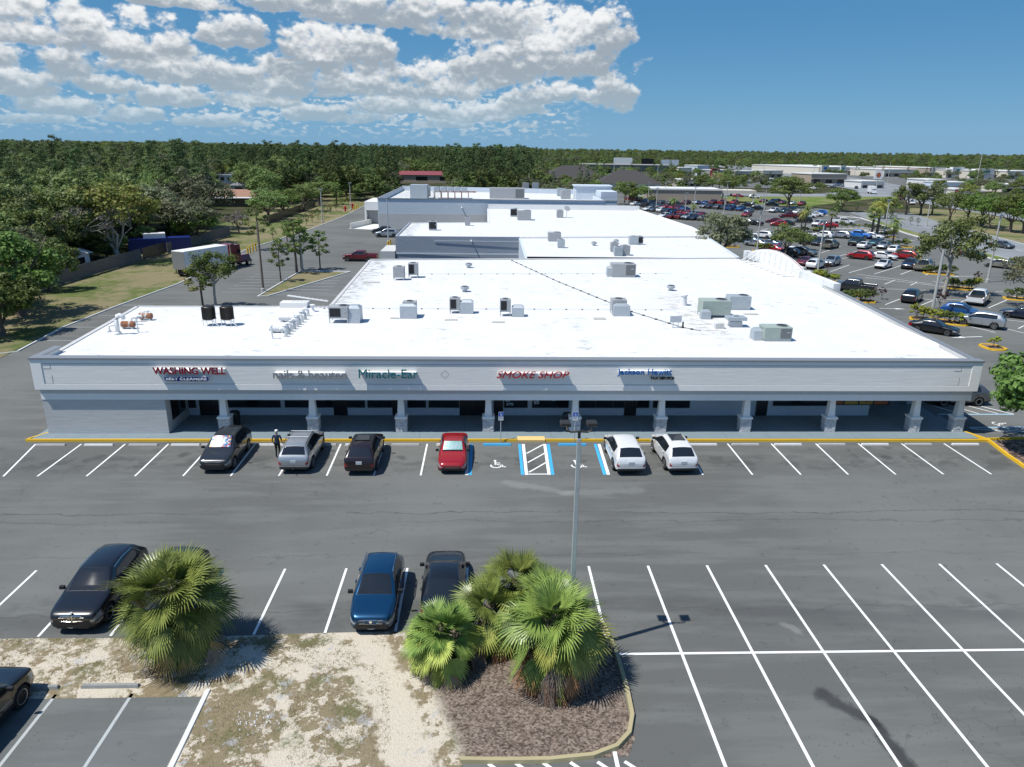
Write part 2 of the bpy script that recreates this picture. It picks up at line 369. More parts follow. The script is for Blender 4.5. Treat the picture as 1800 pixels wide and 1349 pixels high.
# ------------------------------------------------------------------ leaves
def leafmat(name, lo, hi, br=None, trans=.3, rough=.55):
    m = bpy.data.materials.new(name); m.use_nodes = True; t = NT(m.node_tree); b = m.node_tree.nodes['Principled BSDF']
    g = t.n('ShaderNodeNewGeometry'); isl = g.outputs['Random Per Island']; oi = t.n('ShaderNodeObjectInfo').outputs['Random']
    n = t.noise(OBJ(t), .7, 3, .6)
    c = t.mix(isl, lo, hi)
    c = t.mix(t.ss(n, .35, .7, 0, .55), c, tuple(x*1.35 for x in hi))
    if br: c = t.mix(t.ss(isl, .86, .9), c, br)
    hs = t.n('ShaderNodeHueSaturation'); t.put(hs.inputs['Color'], c)
    t.put(hs.inputs['Hue'], t.m('ADD', .472, t.m('MULTIPLY', oi, .045))); t.put(hs.inputs['Value'], t.m('ADD', .74, t.m('MULTIPLY', oi, .6)))
    hs.inputs['Saturation'].default_value = .95
    t.put(b.inputs['Base Color'], hs.outputs[0]); b.inputs['Roughness'].default_value = rough; b.inputs['Specular IOR Level'].default_value = .25
    if trans:
        tr = t.n('ShaderNodeBsdfTranslucent'); t.put(tr.inputs[0], hs.outputs[0]); mx = t.n('ShaderNodeMixShader'); mx.inputs[0].default_value = trans
        t.L.new(b.outputs[0], mx.inputs[1]); t.L.new(tr.outputs[0], mx.inputs[2]); t.L.new(mx.outputs[0], m.node_tree.nodes['Material Output'].inputs[0])
    return m
M['oak'] = leafmat('oak_leaves', (.082,.124,.034), (.17,.23,.062))
M['green'] = leafmat('bright_leaves', (.060,.115,.020), (.135,.215,.040))
M['yel'] = leafmat('yellow_green_leaves', (.12,.165,.025), (.26,.31,.06), (.2,.15,.05))
M['grey'] = leafmat('grey_green_leaves', (.10,.12,.065), (.19,.21,.115))
M['pine'] = leafmat('pine_needles', (.052,.088,.030), (.105,.155,.048))
M['bare'] = leafmat('grey_twigs', (.12,.11,.1), (.24,.22,.2), trans=0)
M['purple'] = leafmat('purple_leaves', (.05,.025,.03), (.1,.05,.05))
M['shrub'] = leafmat('shrub_leaves', (.05,.085,.02), (.12,.16,.04))
M['shruby'] = leafmat('yellow_shrub_leaves', (.14,.17,.015), (.32,.34,.04))
M['bark'] = mat('bark', (.13,.105,.085), .95, vary=.4, vs=8)
M['bark_l'] = mat('pale_bark', (.36,.34,.3), .9, vary=.3, vs=4)
def f_frond(lo, hi, tip):
    m = leafmat('fr', lo, hi, trans=.28, rough=.42); return m
M['frond'] = leafmat('palm_frond', (.058,.110,.020), (.22,.29,.06), trans=.16, rough=.34)
M['frond_y'] = leafmat('yellowing_frond', (.17,.21,.03), (.37,.39,.08), trans=.2, rough=.45)
M['frond_d'] = leafmat('dead_frond', (.20,.10,.03), (.46,.26,.10), trans=.2, rough=.8)
M['frond_b'] = leafmat('withered_frond', (.10,.085,.07), (.24,.20,.165), trans=.1, rough=.9)
M['stalk'] = mat('frond_stalk', (.16,.17,.07), .6, vary=.3, vs=10)
M['seed'] = leafmat('seed_stalks', (.2,.17,.08), (.36,.32,.16), trans=.1)
# ------------------------------------------------------------------ camera, light, sky
cd = bpy.data.cameras.new('camera'); cam = bpy.data.objects.new('camera', cd); COL.objects.link(cam); sc.camera = cam
cd.sensor_width = 36; cd.sensor_fit = 'HORIZONTAL'; cd.lens = F/1800*36; cd.clip_end = 60000; cd.clip_start = .5
cam.matrix_world = Matrix(((rt.x, up.x, -fwd.x, 0), (rt.y, up.y, -fwd.y, 0), (rt.z, up.z, -fwd.z, CH), (0,0,0,1)))
cd.shift_y = 0.0
SUN = Vector((-4.4, -1.75, 9.0)).normalized()
ld = bpy.data.lights.new('sun', 'SUN'); lo = bpy.data.objects.new('sun', ld); COL.objects.link(lo)
ld.energy = 4.9; ld.angle = R(.5); ld.color = (1, .965, .90); lo.rotation_euler = SUN.to_track_quat('Z', 'Y').to_euler(); lo.location = (-30, -10, 60)
w = bpy.data.worlds.new('World'); sc.world = w; w.use_nodes = True; t = NT(w.node_tree)
bg = w.node_tree.nodes['Background']; bg.inputs[1].default_value = .125
sky = t.n('ShaderNodeTexSky', sky_type='NISHITA'); sky.sun_disc = False
sky.sun_elevation = math.asin(SUN.z); sky.sun_rotation = math.atan2(SUN.x, SUN.y)
sky.altitude = 0; sky.air_density = 1.0; sky.dust_density = .15; sky.ozone_density = 1.0
d = t.n('ShaderNodeTexCoord').outputs['Generated']; z = t.xyz(d)[2]
hs = t.n('ShaderNodeHueSaturation'); t.put(hs.inputs['Color'], sky.outputs[0]); hs.inputs['Saturation'].default_value = 1.2; hs.inputs['Value'].default_value = .95
own = t.mix(t.ss(z, .0, .2), (.98,2.65,4.5), (.14,1.4,3.25))
t.put(bg.inputs[0], t.mix(t.ss(z, .05, .55, .9, 0), hs.outputs[0], own))
w.cycles.sampling_method = 'MANUAL'; w.cycles.sample_map_resolution = 256
sc.view_settings.view_transform = 'Standard'; sc.view_settings.look = 'None'; sc.view_settings.gamma = 1; sc.view_settings.exposure = .1
sc.cycles.max_bounces = 5; sc.cycles.transparent_max_bounces = 4; sc.cycles.diffuse_bounces = 2; sc.cycles.glossy_bounces = 3

# ------------------------------------------------------------------ cumulus sky: a distant glowing sky backdrop, procedural cloud shader
CL = [(60,52,112,60),(225,82,98,60),(412,70,60,42),(590,104,106,80),(960,104,150,104),(1058,86,50,90),(700,34,190,44),(545,14,130,30),(330,8,90,20),(850,52,125,50),(130,120,60,36),(38,152,64,50),(190,152,57,32),(330,130,132,52),(480,152,112,60),
      (640,154,90,46),(775,160,85,58),(865,136,82,60),(950,172,72,40),(1078,174,46,56),(1018,172,38,20),(440,180,82,26),(560,206,72,26),(705,192,100,34),(835,203,90,34),(300,178,72,30),(100,192,82,26),(232,208,60,20),(930,221,26,16),(640,210,62,20),(380,217,72,18),(770,220,64,18),(900,194,66,28),(20,108,32,28),(60,212,58,16)]
AE = []
for (cx_, cb, hw_, hh_) in sorted(CL, key=lambda q: -q[1]):
    d0 = ray(cx_, cb).normalized(); AE.append((math.atan2(d0.x, d0.y), math.asin(d0.z), hw_/1290*1.06, hh_/1290, hw_))
def f_sky(clouds):
    def fn(t, b):
        t.dim = '2D'; p = t.vm('SUBTRACT', POS(t), tuple(CAM)); p = t.vm('NORMALIZE', p); x, y, z = t.xyz(p); az = t.m('ARCTAN2', x, y); el = t.m('ARCSINE', z)
        def fbm(sc_, el_, seed, detail, rough=.56, as_=1.5): return t.noise(t.comb(t.m('ADD', t.m('MULTIPLY', az, sc_), seed), t.m('MULTIPLY', el_, sc_*as_), 0), 1.0, detail, rough)
        def billow(el_, det):
            P = t.comb(t.m('MULTIPLY', az, 34.0), t.m('MULTIPLY', el_, 48.0), 0); P = t.vm('ADD', P, t.vs(t.noise(P, 1.6, 3, .6, out=1), .6)); b1 = t.voro(P, 1.0, 'F1'); b2 = t.voro(P, 2.9, 'F1')
            return t.m('ADD', t.m('ADD', t.m('MULTIPLY', t.m('SUBTRACT', .42, b1), .50), t.m('MULTIPLY', t.m('SUBTRACT', .42, b2), .26)), t.m('MULTIPLY', t.m('SUBTRACT', fbm(30, el_, 3.3, det, .6), .5), 1.15))
        N0 = billow(el, 7); N1 = billow(t.m('ADD', el, .0065), 3); F2 = t.m('SUBTRACT', fbm(70, el, 1.7, 4, .62), .5); wide = t.m('SUBTRACT', fbm(9, el, 7.7, 2, .5), .5)
        relief = t.m('SUBTRACT', N0, N1)
        low = t.m('ADD', fbm(90, el, 5.1, 3, .5, 2.2), t.m('MULTIPLY', wide, .30)); msk = t.ss(t.m('ADD', az, t.m('MULTIPLY', wide, .12)), .08, .15, 1, 0)
        dens = t.m('MULTIPLY', t.m('MULTIPLY', t.ss(low, .48, .70), msk), t.m('MULTIPLY', t.ss(el, .006, .02), t.ss(el, .05, .08, 1, 0)))
        ccol = t.mix(t.ss(low, .52, .68), (.47,.54,.61), (.70,.73,.76))
        for (a0, e0, W_, H_, hw_) in clouds:
            X = t.m('DIVIDE', t.m('SUBTRACT', az, a0), W_); Y = t.m('DIVIDE', t.m('SUBTRACT', el, e0), H_)
            Yd = t.m('MAXIMUM', Y, t.m('MULTIPLY', Y, -2.7)); Xa = t.m('ABSOLUTE', X)
            f = t.m('SUBTRACT', 1.0, t.m('ADD', t.m('MULTIPLY', t.m('MULTIPLY', Xa, Xa), Xa), t.m('MULTIPLY', Yd, t.m('MULTIPLY', Yd, .9))))
            q = t.m('SUBTRACT', t.m('ADD', f, t.m('MULTIPLY', N0, .95+.5*(50/hw_)**.5)), .33); dk = t.ss(q, -.10, .40)
            sh = t.m('ADD', t.m('MULTIPLY', Y, .80), t.m('ADD', t.m('MULTIPLY', relief, .85), t.m('MULTIPLY', F2, .55))); sh = t.m('ADD', sh, t.m('ADD', t.ss(q, .0, .5, .20, 0), t.m('MULTIPLY', wide, .9)))
            c_ = t.mix(t.ss(sh, -.14, .74), (.33,.385,.44), (.86,.87,.875)); ccol = t.mix(dk, ccol, c_); dens = t.m('MAXIMUM', dens, dk)
        ccol = t.mix(t.ss(el, .0, .11, .60, 0), ccol, (.31,.48,.60))
        em = t.n('ShaderNodeEmission'); t.put(em.inputs[0], ccol); tr = t.n('ShaderNodeBsdfTransparent'); mx = t.n('ShaderNodeMixShader'); t.put(mx.inputs[0], t.m('MULTIPLY', dens, t.ss(el, .0, .05, .5, .97)))
        t.L.new(tr.outputs[0], mx.inputs[1]); t.L.new(em.outputs[0], mx.inputs[2]); t.L.new(mx.outputs[0], t.nt.nodes['Material Output'].inputs[0])
    return fn
bounds = [-.66, -.40, -.26, -.13, -.02, .09, .25]
for a0_, a1_ in zip(bounds, bounds[1:]):
    cs_ = [c for c in AE if c[0]-c[2]*1.5 < a1_ and c[0]+c[2]*1.5 > a0_]; m_ = mat('cloudy_sky', fn=f_sky(cs_)); m_.cycles.emission_sampling = 'NONE'
    b = MB(); D_ = 14000.0; n = 8
    for k in range(n):
        p0, p1 = a0_+(a1_-a0_)*k/n, a0_+(a1_-a0_)*(k+1)/n; b.quad((D_*math.sin(p0), D_*math.cos(p0), 20), (D_*math.sin(p1), D_*math.cos(p1), 20), (D_*math.sin(p1), D_*math.cos(p1), 4300), (D_*math.sin(p0), D_*math.cos(p0), 4300))
    tag(b.build('sky', m_), kind='structure')
# ------------------------------------------------------------------ the ground and everything painted on it
def sheet(name, pts, z, m, label=None):
    b = MB(); b.poly([(p[0], p[1], z) for p in pts]); o = b.build(name, m); return tag(o, label, kind='structure')
g = MB(); g.poly([(-9000,-300,-.02),(9000,-300,-.02),(9000,14000,-.02),(-9000,14000,-.02)]); tag(g.build('ground', M['floor']), kind='structure')
sheet('grass_bank', [(-64,63.8),(-42.9,63.8),(-43.9,75),(-43.4,86),(-42.2,101),(-43.9,136),(-40.5,170),(-39.1,204),(-39.3,245),(-44,300),(-64,320)], .0, M['grass'])
ASPH = [(-90,12),(90,12),(90,100),(88,110),(95.3,128.1),(103.8,174.3),(112.1,215.2),(118,238),(112,262),(150,300),(120,380),(40,330),(-30,262),(-38,250),(-39.2,245),(-39,204),(-40.4,170),(-43.8,136),(-42.1,101),(-43.3,86),(-43.8,75),(-42.8,63.8),(-90,63.8)]
sheet('parking_asphalt', ASPH, .004, M['asphalt'])
sheet('back_lot_asphalt', [(-27.6,93),(-11,93),(-12.5,108),(-20.5,112.3),(-27,112.5)], .008, M['asphalt_old'])
sheet('side_road', [(92,60),(94,100),(95.5,128),(99,161.5),(108,200),(117,240),(124,290),(112,300),(140,300),(150,262),(136.7,238),(124,195),(116.9,157.6),(111,120),(108,60)][:6]+[(117,240),(136.7,238),(124,195),(116.9,157.6),(111,120),(108,60)], .012, M['asphalt_light'])
sheet('verge', [(112.1,215.2),(103.8,174.3),(95.3,128.1),(93,100),(92,100),(88,104),(92,128.3),(100.3,174.8),(110.2,217)], .016, M['lawn'])
sheet('verge', [(84,70),(92,70),(93,100),(95.3,128.1),(91,128.5),(86.5,100)], .020, M['lawn'])
sheet('verge', [(108,60),(111,120),(116.9,157.6),(124,195),(136.7,238),(150,262),(165,250),(150,200),(138,140),(132,60)], .008, M['grass'])
sheet('highway', [(138,60),(150,170),(170,290),(200,430),(225,560),(330,1200),(400,1190),(280,560),(245,430),(212,290),(188,170),(176,60)], .012, M['asphalt_light'])
sheet('highway', [(60,330),(150,345),(215,400),(330,470),(340,440),(250,380),(180,330),(60,312)], .016, M['asphalt_light'])
sheet('far_lot', [(60,380),(160,400),(200,520),(60,520)], .006, M['asphalt'])
sheet('far_lot', [(230,420),(420,470),(800,900),(700,990),(340,820),(260,600)], .006, M['asphalt'])
sheet('verge', [(60,300),(112,262),(150,300),(180,330),(60,312)], .010, M['lawn'])
sheet('old_lot_asphalt', [(-60,8),(-9.75,8),(-9.75,21.55),(-60,21.55)], .008, M['asphalt_old'])
sheet('sandy_strip', [(-60,21.2),(-9.75,21.2),(-9.75,8),(-.9,8),(-.7,18.2),(4.5,18.3),(4.85,19),(4.85,23.3),(4.2,24.5),(2.5,24.9),(-3,24.72),(-6,24.66),(-12,24.45),(-17.4,24.5),(-30,24.4),(-60,24.4)], .012, M['dirt'])
# edges of paint and kerbs
def strip(b, a, c, w, z):
    a = Vector((a[0], a[1], z)); c = Vector((c[0], c[1], z)); d = (c-a).normalized(); s = Vector((-d.y, d.x, 0))*w/2
    b.quad(a-s, c-s, c+s, a+s)
L = MB(); W_ = .105
YA, YB = 44.0, 39.2
for px, qx in ((66,0),(146,60),(222.7,146.7),(298.3,232.3),(374.5,317.3),(450,401.7),(525,487),(600,571.7),(676.7,655),(751.3,738.3),(1277.7,1326),(1354.3,1411.7),(1432.3,1495.7),(1507,1580),(1582.7,1665),(1657.3,1750),(1203,1238)):
    a = G(px, 779); c = G(qx, 842 if px < 800 else 839)
    strip(L, (a.x, YA), (c.x, YB), W_, .012)
for px, qx in ((1129,1156),): pass
xs = [4.72 + 2.737*k for k in range(0, 34)]
for k, xx in enumerate(xs):
    L.quad((xx-.06, 29.3, .012), (xx-.06, 12.5 if k else 23.9, .012), (xx+.06, 12.5 if k else 23.9, .012), (xx+.06, 29.3, .012)) if False else strip(L, (xx, 29.35), (xx, 12.5 if k else 23.9), .115, .012)
strip(L, (4.9, 23.2), (98, 23.2), .125, .016)
for k in range(0, 12): strip(L, (-3.55-2.745*k, 29.3), (-3.55-2.745*k, 24.6), .105, .012)
strip(L, (-.83, 29.3), (-.83, 24.8), .105, .012)
strip(L, (2.0, 29.3), (2.0, 25.0), .105, .012)
for k in range(6): strip(L, (.1+.85*k, 18.1), (.95+.85*k, 17.3), .12, .012)
strip(L, (4.1, 18.5), (4.1, 17.2), .13, .016)
tag(L.build('parking_markings', M['line']), kind='structure')
# disabled bays
B1 = MB(); B2 = MB()
for a, c, m in ((G(829,779), G(826,839), B1), (G(822,779), G(820,839), B2), (G(913,779), G(919,839), B1), (G(919.5,779), G(926,839), B2), (G(968,779), G(979,839), B1) if False else (G(963,779), G(972.5,839), B1), (G(957,779), G(966,839), B2), (G(1045.5,779), G(1064.5,839), B1), (G(1052,779), G(1071,839), B2)):
    strip(m, (a.x, 43.95), (c.x, 39.25), .19, .012)
xa, xb = G(923,800).x+.05, G(960,800).x-.05
for yy in (39.6, 41.0, 42.4): strip(B2, (xa+.05, yy), (xb-.02, yy+1.45), .11, .016)
strip(B2, (xa, 39.33), (xb, 39.33), .12, .020)
tag(B1.build('parking_markings', M['line_blue']), kind='structure'); tag(B2.build('parking_markings', M['line']), kind='structure')
def iso_symbol(cx, cy, s, z, m, rot=0.0):
    b = MB(); Mx = Matrix.Translation((cx, cy, z)) @ Matrix.Rotation(rot, 4, 'Z') @ Matrix.Scale(s, 4)
    def T(x, y): return Mx @ Vector((x, y, 0))
    n = 22
    for k in range(n):                                   # open wheel
        a0 = R(-200) + R(250)*k/n; a1 = R(-200) + R(250)*(k+1)/n
        b.quad(T(.42*math.cos(a0), .42*math.sin(a0)), T(.42*math.cos(a1), .42*math.sin(a1)), T(.3*math.cos(a1), .3*math.sin(a1)), T(.3*math.cos(a0), .3*math.sin(a0)))
    for a, c, w in (((-.05,.72),(-.02,.1),.13),((-.02,.16),(.36,.16),.12),((.36,.2),(.52,-.25),.12),((.5,-.24),(.7,-.2),.11),((-.03,.45),(.28,.45),.1)):
        a = Vector((*a, 0)); c = Vector((*c, 0)); d = (c-a).normalized(); q = Vector((-d.y, d.x, 0))*w/2
        b.quad(T(*(a-q)[:2]), T(*(c-q)[:2]), T(*(c+q)[:2]), T(*(a+q)[:2]))
    b.poly([T(-.07+.11*math.cos(2*math.pi*k/12), .86+.11*math.sin(2*math.pi*k/12)) for k in range(12)])
    tag(b.build('accessible_symbol', m), kind='structure')
p = G(872, 819); iso_symbol(p.x, p.y, .85, .012, M['line']); p = G(1014, 819); iso_symbol(p.x, p.y, .85, .012, M['line'])
# right side: blue bordered access aisle and stall
Q = MB(); Q2 = MB()
a, b_, c, d = (30.5,52.55), (36.6,52.55), (38.8,49.4), (32.2,49.4)
a = (33.1, 52.7); b_ = (36.6, 52.7); c = (38.9, 49.6); d = (33.2, 49.6)
for u, v in ((a, b_), (d, c)): strip(Q, u, v, .16, .012)
for u, v in ((b_, c),): strip(Q2, u, v, .12, .016)
for k in range(3): strip(Q2, (33.3+1.3*k, 52.5), (34.9+1.45*k, 49.75), .1, .016)
strip(Q, (33.8, 46.9), (41.5, 47.1), .16, .012)
for k in range(4): strip(Q2, (33.8+1.2*k, 46.7), (36.6+1.2*k, 45.95), .1, .016)
tag(Q.build('parking_markings', M['paleblue']), kind='structure'); tag(Q2.build('parking_markings', M['line']), kind='structure')
p = G(1752, 745); iso_symbol(p.x, p.y, .75, .012, M['line'], R(-90))
# right lot: slanted bays, lane lines and arrows (photo pixel pairs -> real ends)
RL = MB()
def pl(x0, y0, x1, y1, w=.12): strip(RL, G(x0,y0)[:2], G(x1,y1)[:2], w, .012)
for s in ((1617,538,1663,519),(1737,542,1785,521),(1492,480,1538,467),(1537,482,1585,467),(1683,534,1700,527),(1556,536,1582,526),(1583,483,1606,474),(1627,484,1645,476),
          (1505,482,1640,500),(1460,494,1550,508),(1550,508,1640,511),(1520,488,1690,508),(1640,495,1715,503),(1555,500,1573,493),(1600,502,1613,496),(1700,573,1750,585),(1755,575,1800,586),(1762,562,1800,566),(1645,525,1740,532),(1790,578,1800,573),
          (1460,478,1493,466),(1430,462,1500,452),(1605,524,1660,530),(1392,436,1440,424),(1440,446,1478,434),(1470,452,1510,441),(1380,452,1420,446),(1530,437,1560,428),(1580,400,1600,401),(1555,410,1572,410),(1605,420,1632,424)): pl(*s)
for k in range(9): pl(1250+30*k, 430-5*k, 1266+32*k, 424-5*k, .12)
for k in range(9): pl(1330+28*k, 408-3*k, 1350+28*k, 402-3*k, .12)
def arrow(px, py, ang, s=1.0):
    p = G(px, py); d = Vector((math.cos(ang), math.sin(ang), 0)); q = Vector((-d.y, d.x, 0)); o = Vector((p.x, p.y, .016))
    RL.quad(o-d*1.5*s-q*.08, o+d*.4*s-q*.08, o+d*.4*s+q*.08, o-d*1.5*s+q*.08); RL.poly([o+d*.4*s-q*.32, o+d*1.6*s, o+d*.4*s+q*.32])
arrow(1568,543,R(-8),1.0); arrow(1700,593,R(188),1.2); arrow(1690,486,R(180),1.3); arrow(1775,514,R(-5),1.3); arrow(1592,422,R(-60),1.6); arrow(1570,402,R(120),1.6); arrow(1545,401,R(120),1.6)
strip(RL, (94.2,100), (98.6,161), .15, .02); strip(RL, (98.6,161), (112,228), .15, .02)
strip(RL, (110.3,120), (116.3,157.8), .15, .02); strip(RL, (116.3,157.8), (136,237), .15, .02)
for k in range(18):
    y0 = 90+9*k; x0 = 102.4+(y0-100)*.105+max(0,y0-160)*.09
    strip(RL, (x0, y0), (x0+.4, y0+3), .14, .02)
for k in range(30):
    y0 = 100+14*k; strip(RL, (157.5+(y0-80)*.135, y0), (157.9+(y0-80)*.135, y0+4), .2, .02); strip(RL, (168+(y0-80)*.14, y0), (168.5+(y0-80)*.14, y0+4), .2, .02)
tag(RL.build('parking_markings', M['line']), kind='structure')
# back service road lines
BL = MB()
for k in range(8):
    y0 = 95.2+2.35*k; strip(BL, (-34.2, y0+ .2), (-28.8, y0+.2), .1, .012)
    if k < 7: strip(BL, (-26.6, y0-.1), (-20.6-.05*k, y0-.1), .1, .012)
for k in range(7): strip(BL, (-24.5, 147+2.7*k-.0), (-19.3, 147+2.7*k), .12, .012)
for k in range(4): strip(BL, (-43, 70+5.6*k*1.0), (-39.3, 70+5.6*k), .1, .012)
strip(BL, (-46.8,63.4), (-42.6,66.2), .25, .012)
tag(BL.build('parking_markings', M['line_old']), kind='structure')
OL = MB()
for k in range(5): strip(OL, (-12.25-2.6*k, 21.4), (-12.25-2.6*k, 12), .115, .012)
tag(OL.build('parking_markings', M['line_old']), kind='structure')
# kerbs
def kerb(name, pts, w, h, m, z0=.0, closed=False):
    b = MB(); P = [Vector((p[0], p[1], 0)) for p in pts]; n = len(P)
    for i in range(n if closed else n-1):
        a, c = P[i], P[(i+1) % n]; d = (c-a).normalized(); s = Vector((-d.y, d.x, 0))*w/2; e = d*.02
        q = [a-s-e, c-s+e, c+s+e, a+s-e]; s2 = s*.8
        tq = [a-s2-e, c-s2+e, c+s2+e, a+s2-e]; k = len(b.v)
        b.v += [(v.x, v.y, z0) for v in q] + [(v.x, v.y, z0+h+(i % 2)*.002) for v in tq]
        for f in ((4,5,6,7),(0,1,5,4),(1,2,6,5),(2,3,7,6),(3,0,4,7)): b.f.append(tuple(k+j for j in f)); b.m.append(0)
    return tag(b.build(name, m), kind='structure')
kerb('kerb', [(-29.3,44.48),(-10,44.45),(2.0,44.45)], .16, .16, M['yellow']); kerb('kerb', [(3.9,44.45),(20,44.4),(33.5,44.35)], .16, .16, M['yellow'])
kerb('kerb', [(-29.3,44.5),(-28.2,46.3)], .16, .16, M['yellow'])
kerb('kerb', [(32.55,46.2),(33.5,44.4),(33.1,42),(32.9,40),(32.7,37)], .2, .17, M['yellow']); kerb('kerb', [(33.6,44.6),(38,44.9)], .12, .15, M['yellow'])
b = MB(); b.box(2.05, 3.85, 44.28, 44.95, .0, .155); tag(b.build('tactile_ramp', M['ramp']), kind='structure')
b = MB(); b.box(-29.0, 32.9, 44.53, 48.95, .0, .15); b.box(27.4, 32.6, 48.95, 94, .0, .15); tag(b.build('walkway', M['walk']), kind='structure')
arc = [(4.72,25.0),(4.95,23.3),(5.0,21.2),(4.95,20.0),(4.7,19.2),(4.2,18.65),(3.4,18.3),(2.0,18.15),(.6,18.15),(-.75,18.2)]
kerb('kerb', arc, .17, .15, M['kerb_old'])
kerb('kerb', [(-9.7,21.5),(-9.62,18.2),(-9.6,15)], .2, .06, M['conc_w'])
sheet('planting_bed', [(33.5,44.3),(45,44.8),(52,38),(48,30),(36,33),(32.9,38)], .014, M['bed'])
sheet('concrete_apron', [(-32,174.5),(-24.6,172.2),(-24.6,192),(-27,197)], .012, M['conc_w'])
kerb('kerb', [(-42.6,66),(-43.6,75),(-43.2,86),(-42,101),(-43.7,136),(-40.3,170),(-38.9,204),(-39.1,245)], .18, .12, M['conc_w'])
kerb('kerb', [(92,128.3),(100.3,174.8),(110.2,217),(96,238),(78,250)], .3, .15, M['conc_w'])
kerb('kerb', [(-28.7,92.2),(-27.5,92.8),(-20.6,112.2),(-28.2,112.6),(-28.7,92.2)], .2, .14, M['conc_w'])
sheet('tree_island', [(-28.6,92.5),(-27.6,93),(-21,111.8),(-28,112.4)], .03, M['grass'])
def island(px, py, rx, ry, rot, m, seed=0, k=12):
    r = random.Random(seed); c = G(px, py); pts = []
    for i in range(18):
        a = 2*math.pi*i/18; f = 1/max(abs(math.cos(a)), abs(math.sin(a)))**.55
        x, y = rx*f*math.cos(a)*.92, ry*f*math.sin(a)*.92
        pts.append((c.x+x*math.cos(rot)-y*math.sin(rot), c.y+x*math.sin(rot)+y*math.cos(rot)))
    sheet('planting_bed', pts, .09, M['bed']); kerb('kerb', pts, .22, .16, m, closed=True); return c
# ------------------------------------------------------------------ main shopping strip
ZR = 4.95; ZT = 5.35
YF = 45.2                                            # outer face of the fascia
def XY(px, y=YF, py=700): return WY(px, py, y).x
mall = thing('shopping_strip', (2, 70, 0), 'long pale grey shopping strip with stone based columns along the front parking bays', 'building')
def part(b, name, m, par, **k):
    o = b.build(name, m, None, **k); o.parent = par; o.matrix_parent_inverse = par.matrix_basis.inverted() if False else Matrix.Translation(-Vector(par.location)); return o
X0, X1 = -28.55, 32.55
b = MB(); b.poly([(X0+.3,45.6,ZR),(X1-.2,45.6,ZR),(34.1,64,ZR),(35.35,80.6,ZR),(35.6,88,ZR),(32.4,94.6,ZR),(-14.1,90.6,ZR),(-13.45,62.9,ZR),(-29.6,62.5,ZR)])
roof = part(b, 'roof', M['roof'], mall)
b = MB(); b.box(X0, X1, YF, 45.62, 3.25, ZT-.12); b.box(X0, X0+.35, 45.62, 47.9, 3.25, ZT-.12)
part(b, 'fascia', M['fascia'], mall)
b = MB()                                             # raised border mouldings of the long panel
for z0, z1 in ((3.25,3.62),(5.0,ZT-.12)): b.box(X0-.03, X1+.03, YF-.035, YF, z0, z1)
for a in (X0-.03, X1-.62): b.box(a, a+.65, YF-.035, YF, 3.62, 5.0)
b.box(X1, X1+.03, YF-.03, 60, 3.25, 5.2)
part(b, 'fascia_border', M['trim'], mall)
def f_dia(b, cx, cz, s, w=.009):
    P_ = [(cx,cz+s),(cx+s,cz),(cx,cz-s),(cx-s,cz)]
    for i in range(4):
        a = Vector((P_[i][0], YF-.012, P_[i][1])); c = Vector((P_[(i+1)%4][0], YF-.012, P_[(i+1)%4][1])); d = (c-a).normalized(); n = Vector((d.z, 0, -d.x))*w
        b.quad(a-n, c-n, c+n, a+n)
b = MB(); f_dia(b, XY(782, YF, 656), 4.33, .27)
for xx in (-27.4, 31.2):
    for zz in (3.75, 4.75):
        b.box(xx-.0, xx+.02, YF-.01, YF, zz-.12, zz+.45); b.box(xx-.45, xx, YF-.01, YF, zz-.12, zz-.10)
b.box(X0+.65, X1-.65, YF-.012, YF, 4.96, 4.985); b.box(X0+.65, X1-.65, YF-.012, YF, 3.64, 3.66)
part(b, 'panel_joint', M['coping'], mall)
b = MB(); b.box(X0-.08, X1+.1, YF-.08, 45.8, ZT-.12, ZT); b.box(X0-.08, X0+.4, 45.8, 48.1, ZT-.12, ZT)
n = [(X1+.1,45.8),(34.3,64),(35.55,80.6)]
for (ax, ay), (cx, cy) in zip(n, n[1:]): b.poly([(ax-.45,ay,ZT-.1),(ax,ay,ZT-.1),(cx,cy,ZT-.1),(cx-.45,cy,ZT-.1)])
part(b, 'coping', M['coping'], mall)
b = MB()                                             # low kerbs of roof edge
def wallstrip(b, pts, w, z0, z1):
    for (ax, ay), (cx, cy) in zip(pts, pts[1:]):
        a = Vector((ax, ay, 0)); c = Vector((cx, cy, 0)); d = (c-a).normalized(); s = Vector((-d.y, d.x, 0))*w/2
        q = [a-s, c-s, c+s, a+s]; k = len(b.v); b.v += [(v.x, v.y, z0) for v in q]+[(v.x, v.y, z1) for v in q]
        for f in ((4,5,6,7),(0,1,5,4),(1,2,6,5),(2,3,7,6),(3,0,4,7)): b.f.append(tuple(k+j for j in f)); b.m.append(b.mi)
wallstrip(b, [(X0+.15,47.9),(-29.7,62.55),(-13.5,62.95),(-14.2,90.6)], .3, 0.0, ZR+.06)
wallstrip(b, [(-14.2,90.7),(32.4,94.7)], .3, 0, ZR+.14)
wallstrip(b, [(27.5,49.1),(27.5,94)], .3, .15, ZR-.02)
wallstrip(b, [(X1-.15,45.8),(34.1,64),(35.35,80.6),(35.6,88)], .5, 2.8, ZT-.14)
wallstrip(b, [(35.45,80.9),(34.6,94.5)], .6, 0, ZR+1.0)
part(b, 'side_wall', M['wallg'], mall)
b = MB(); b.box(X0+.1, X1-.1, 45.42, 46.15, 2.5, 3.27); part(b, 'beam', M['trim'], mall)
b = MB(); b.box(X0+.12, X1-.12, 45.40, 45.42, 2.92, 3.25); part(b, 'beam_band', M['beam'], mall)
b = MB(); b.box(-20.6, X1-.1, 46.15, 48.95, 2.62, 2.7); b.box(27.4, X1-.1, 48.95, 94, 2.62, 2.7); part(b, 'soffit', M['trim'], mall)
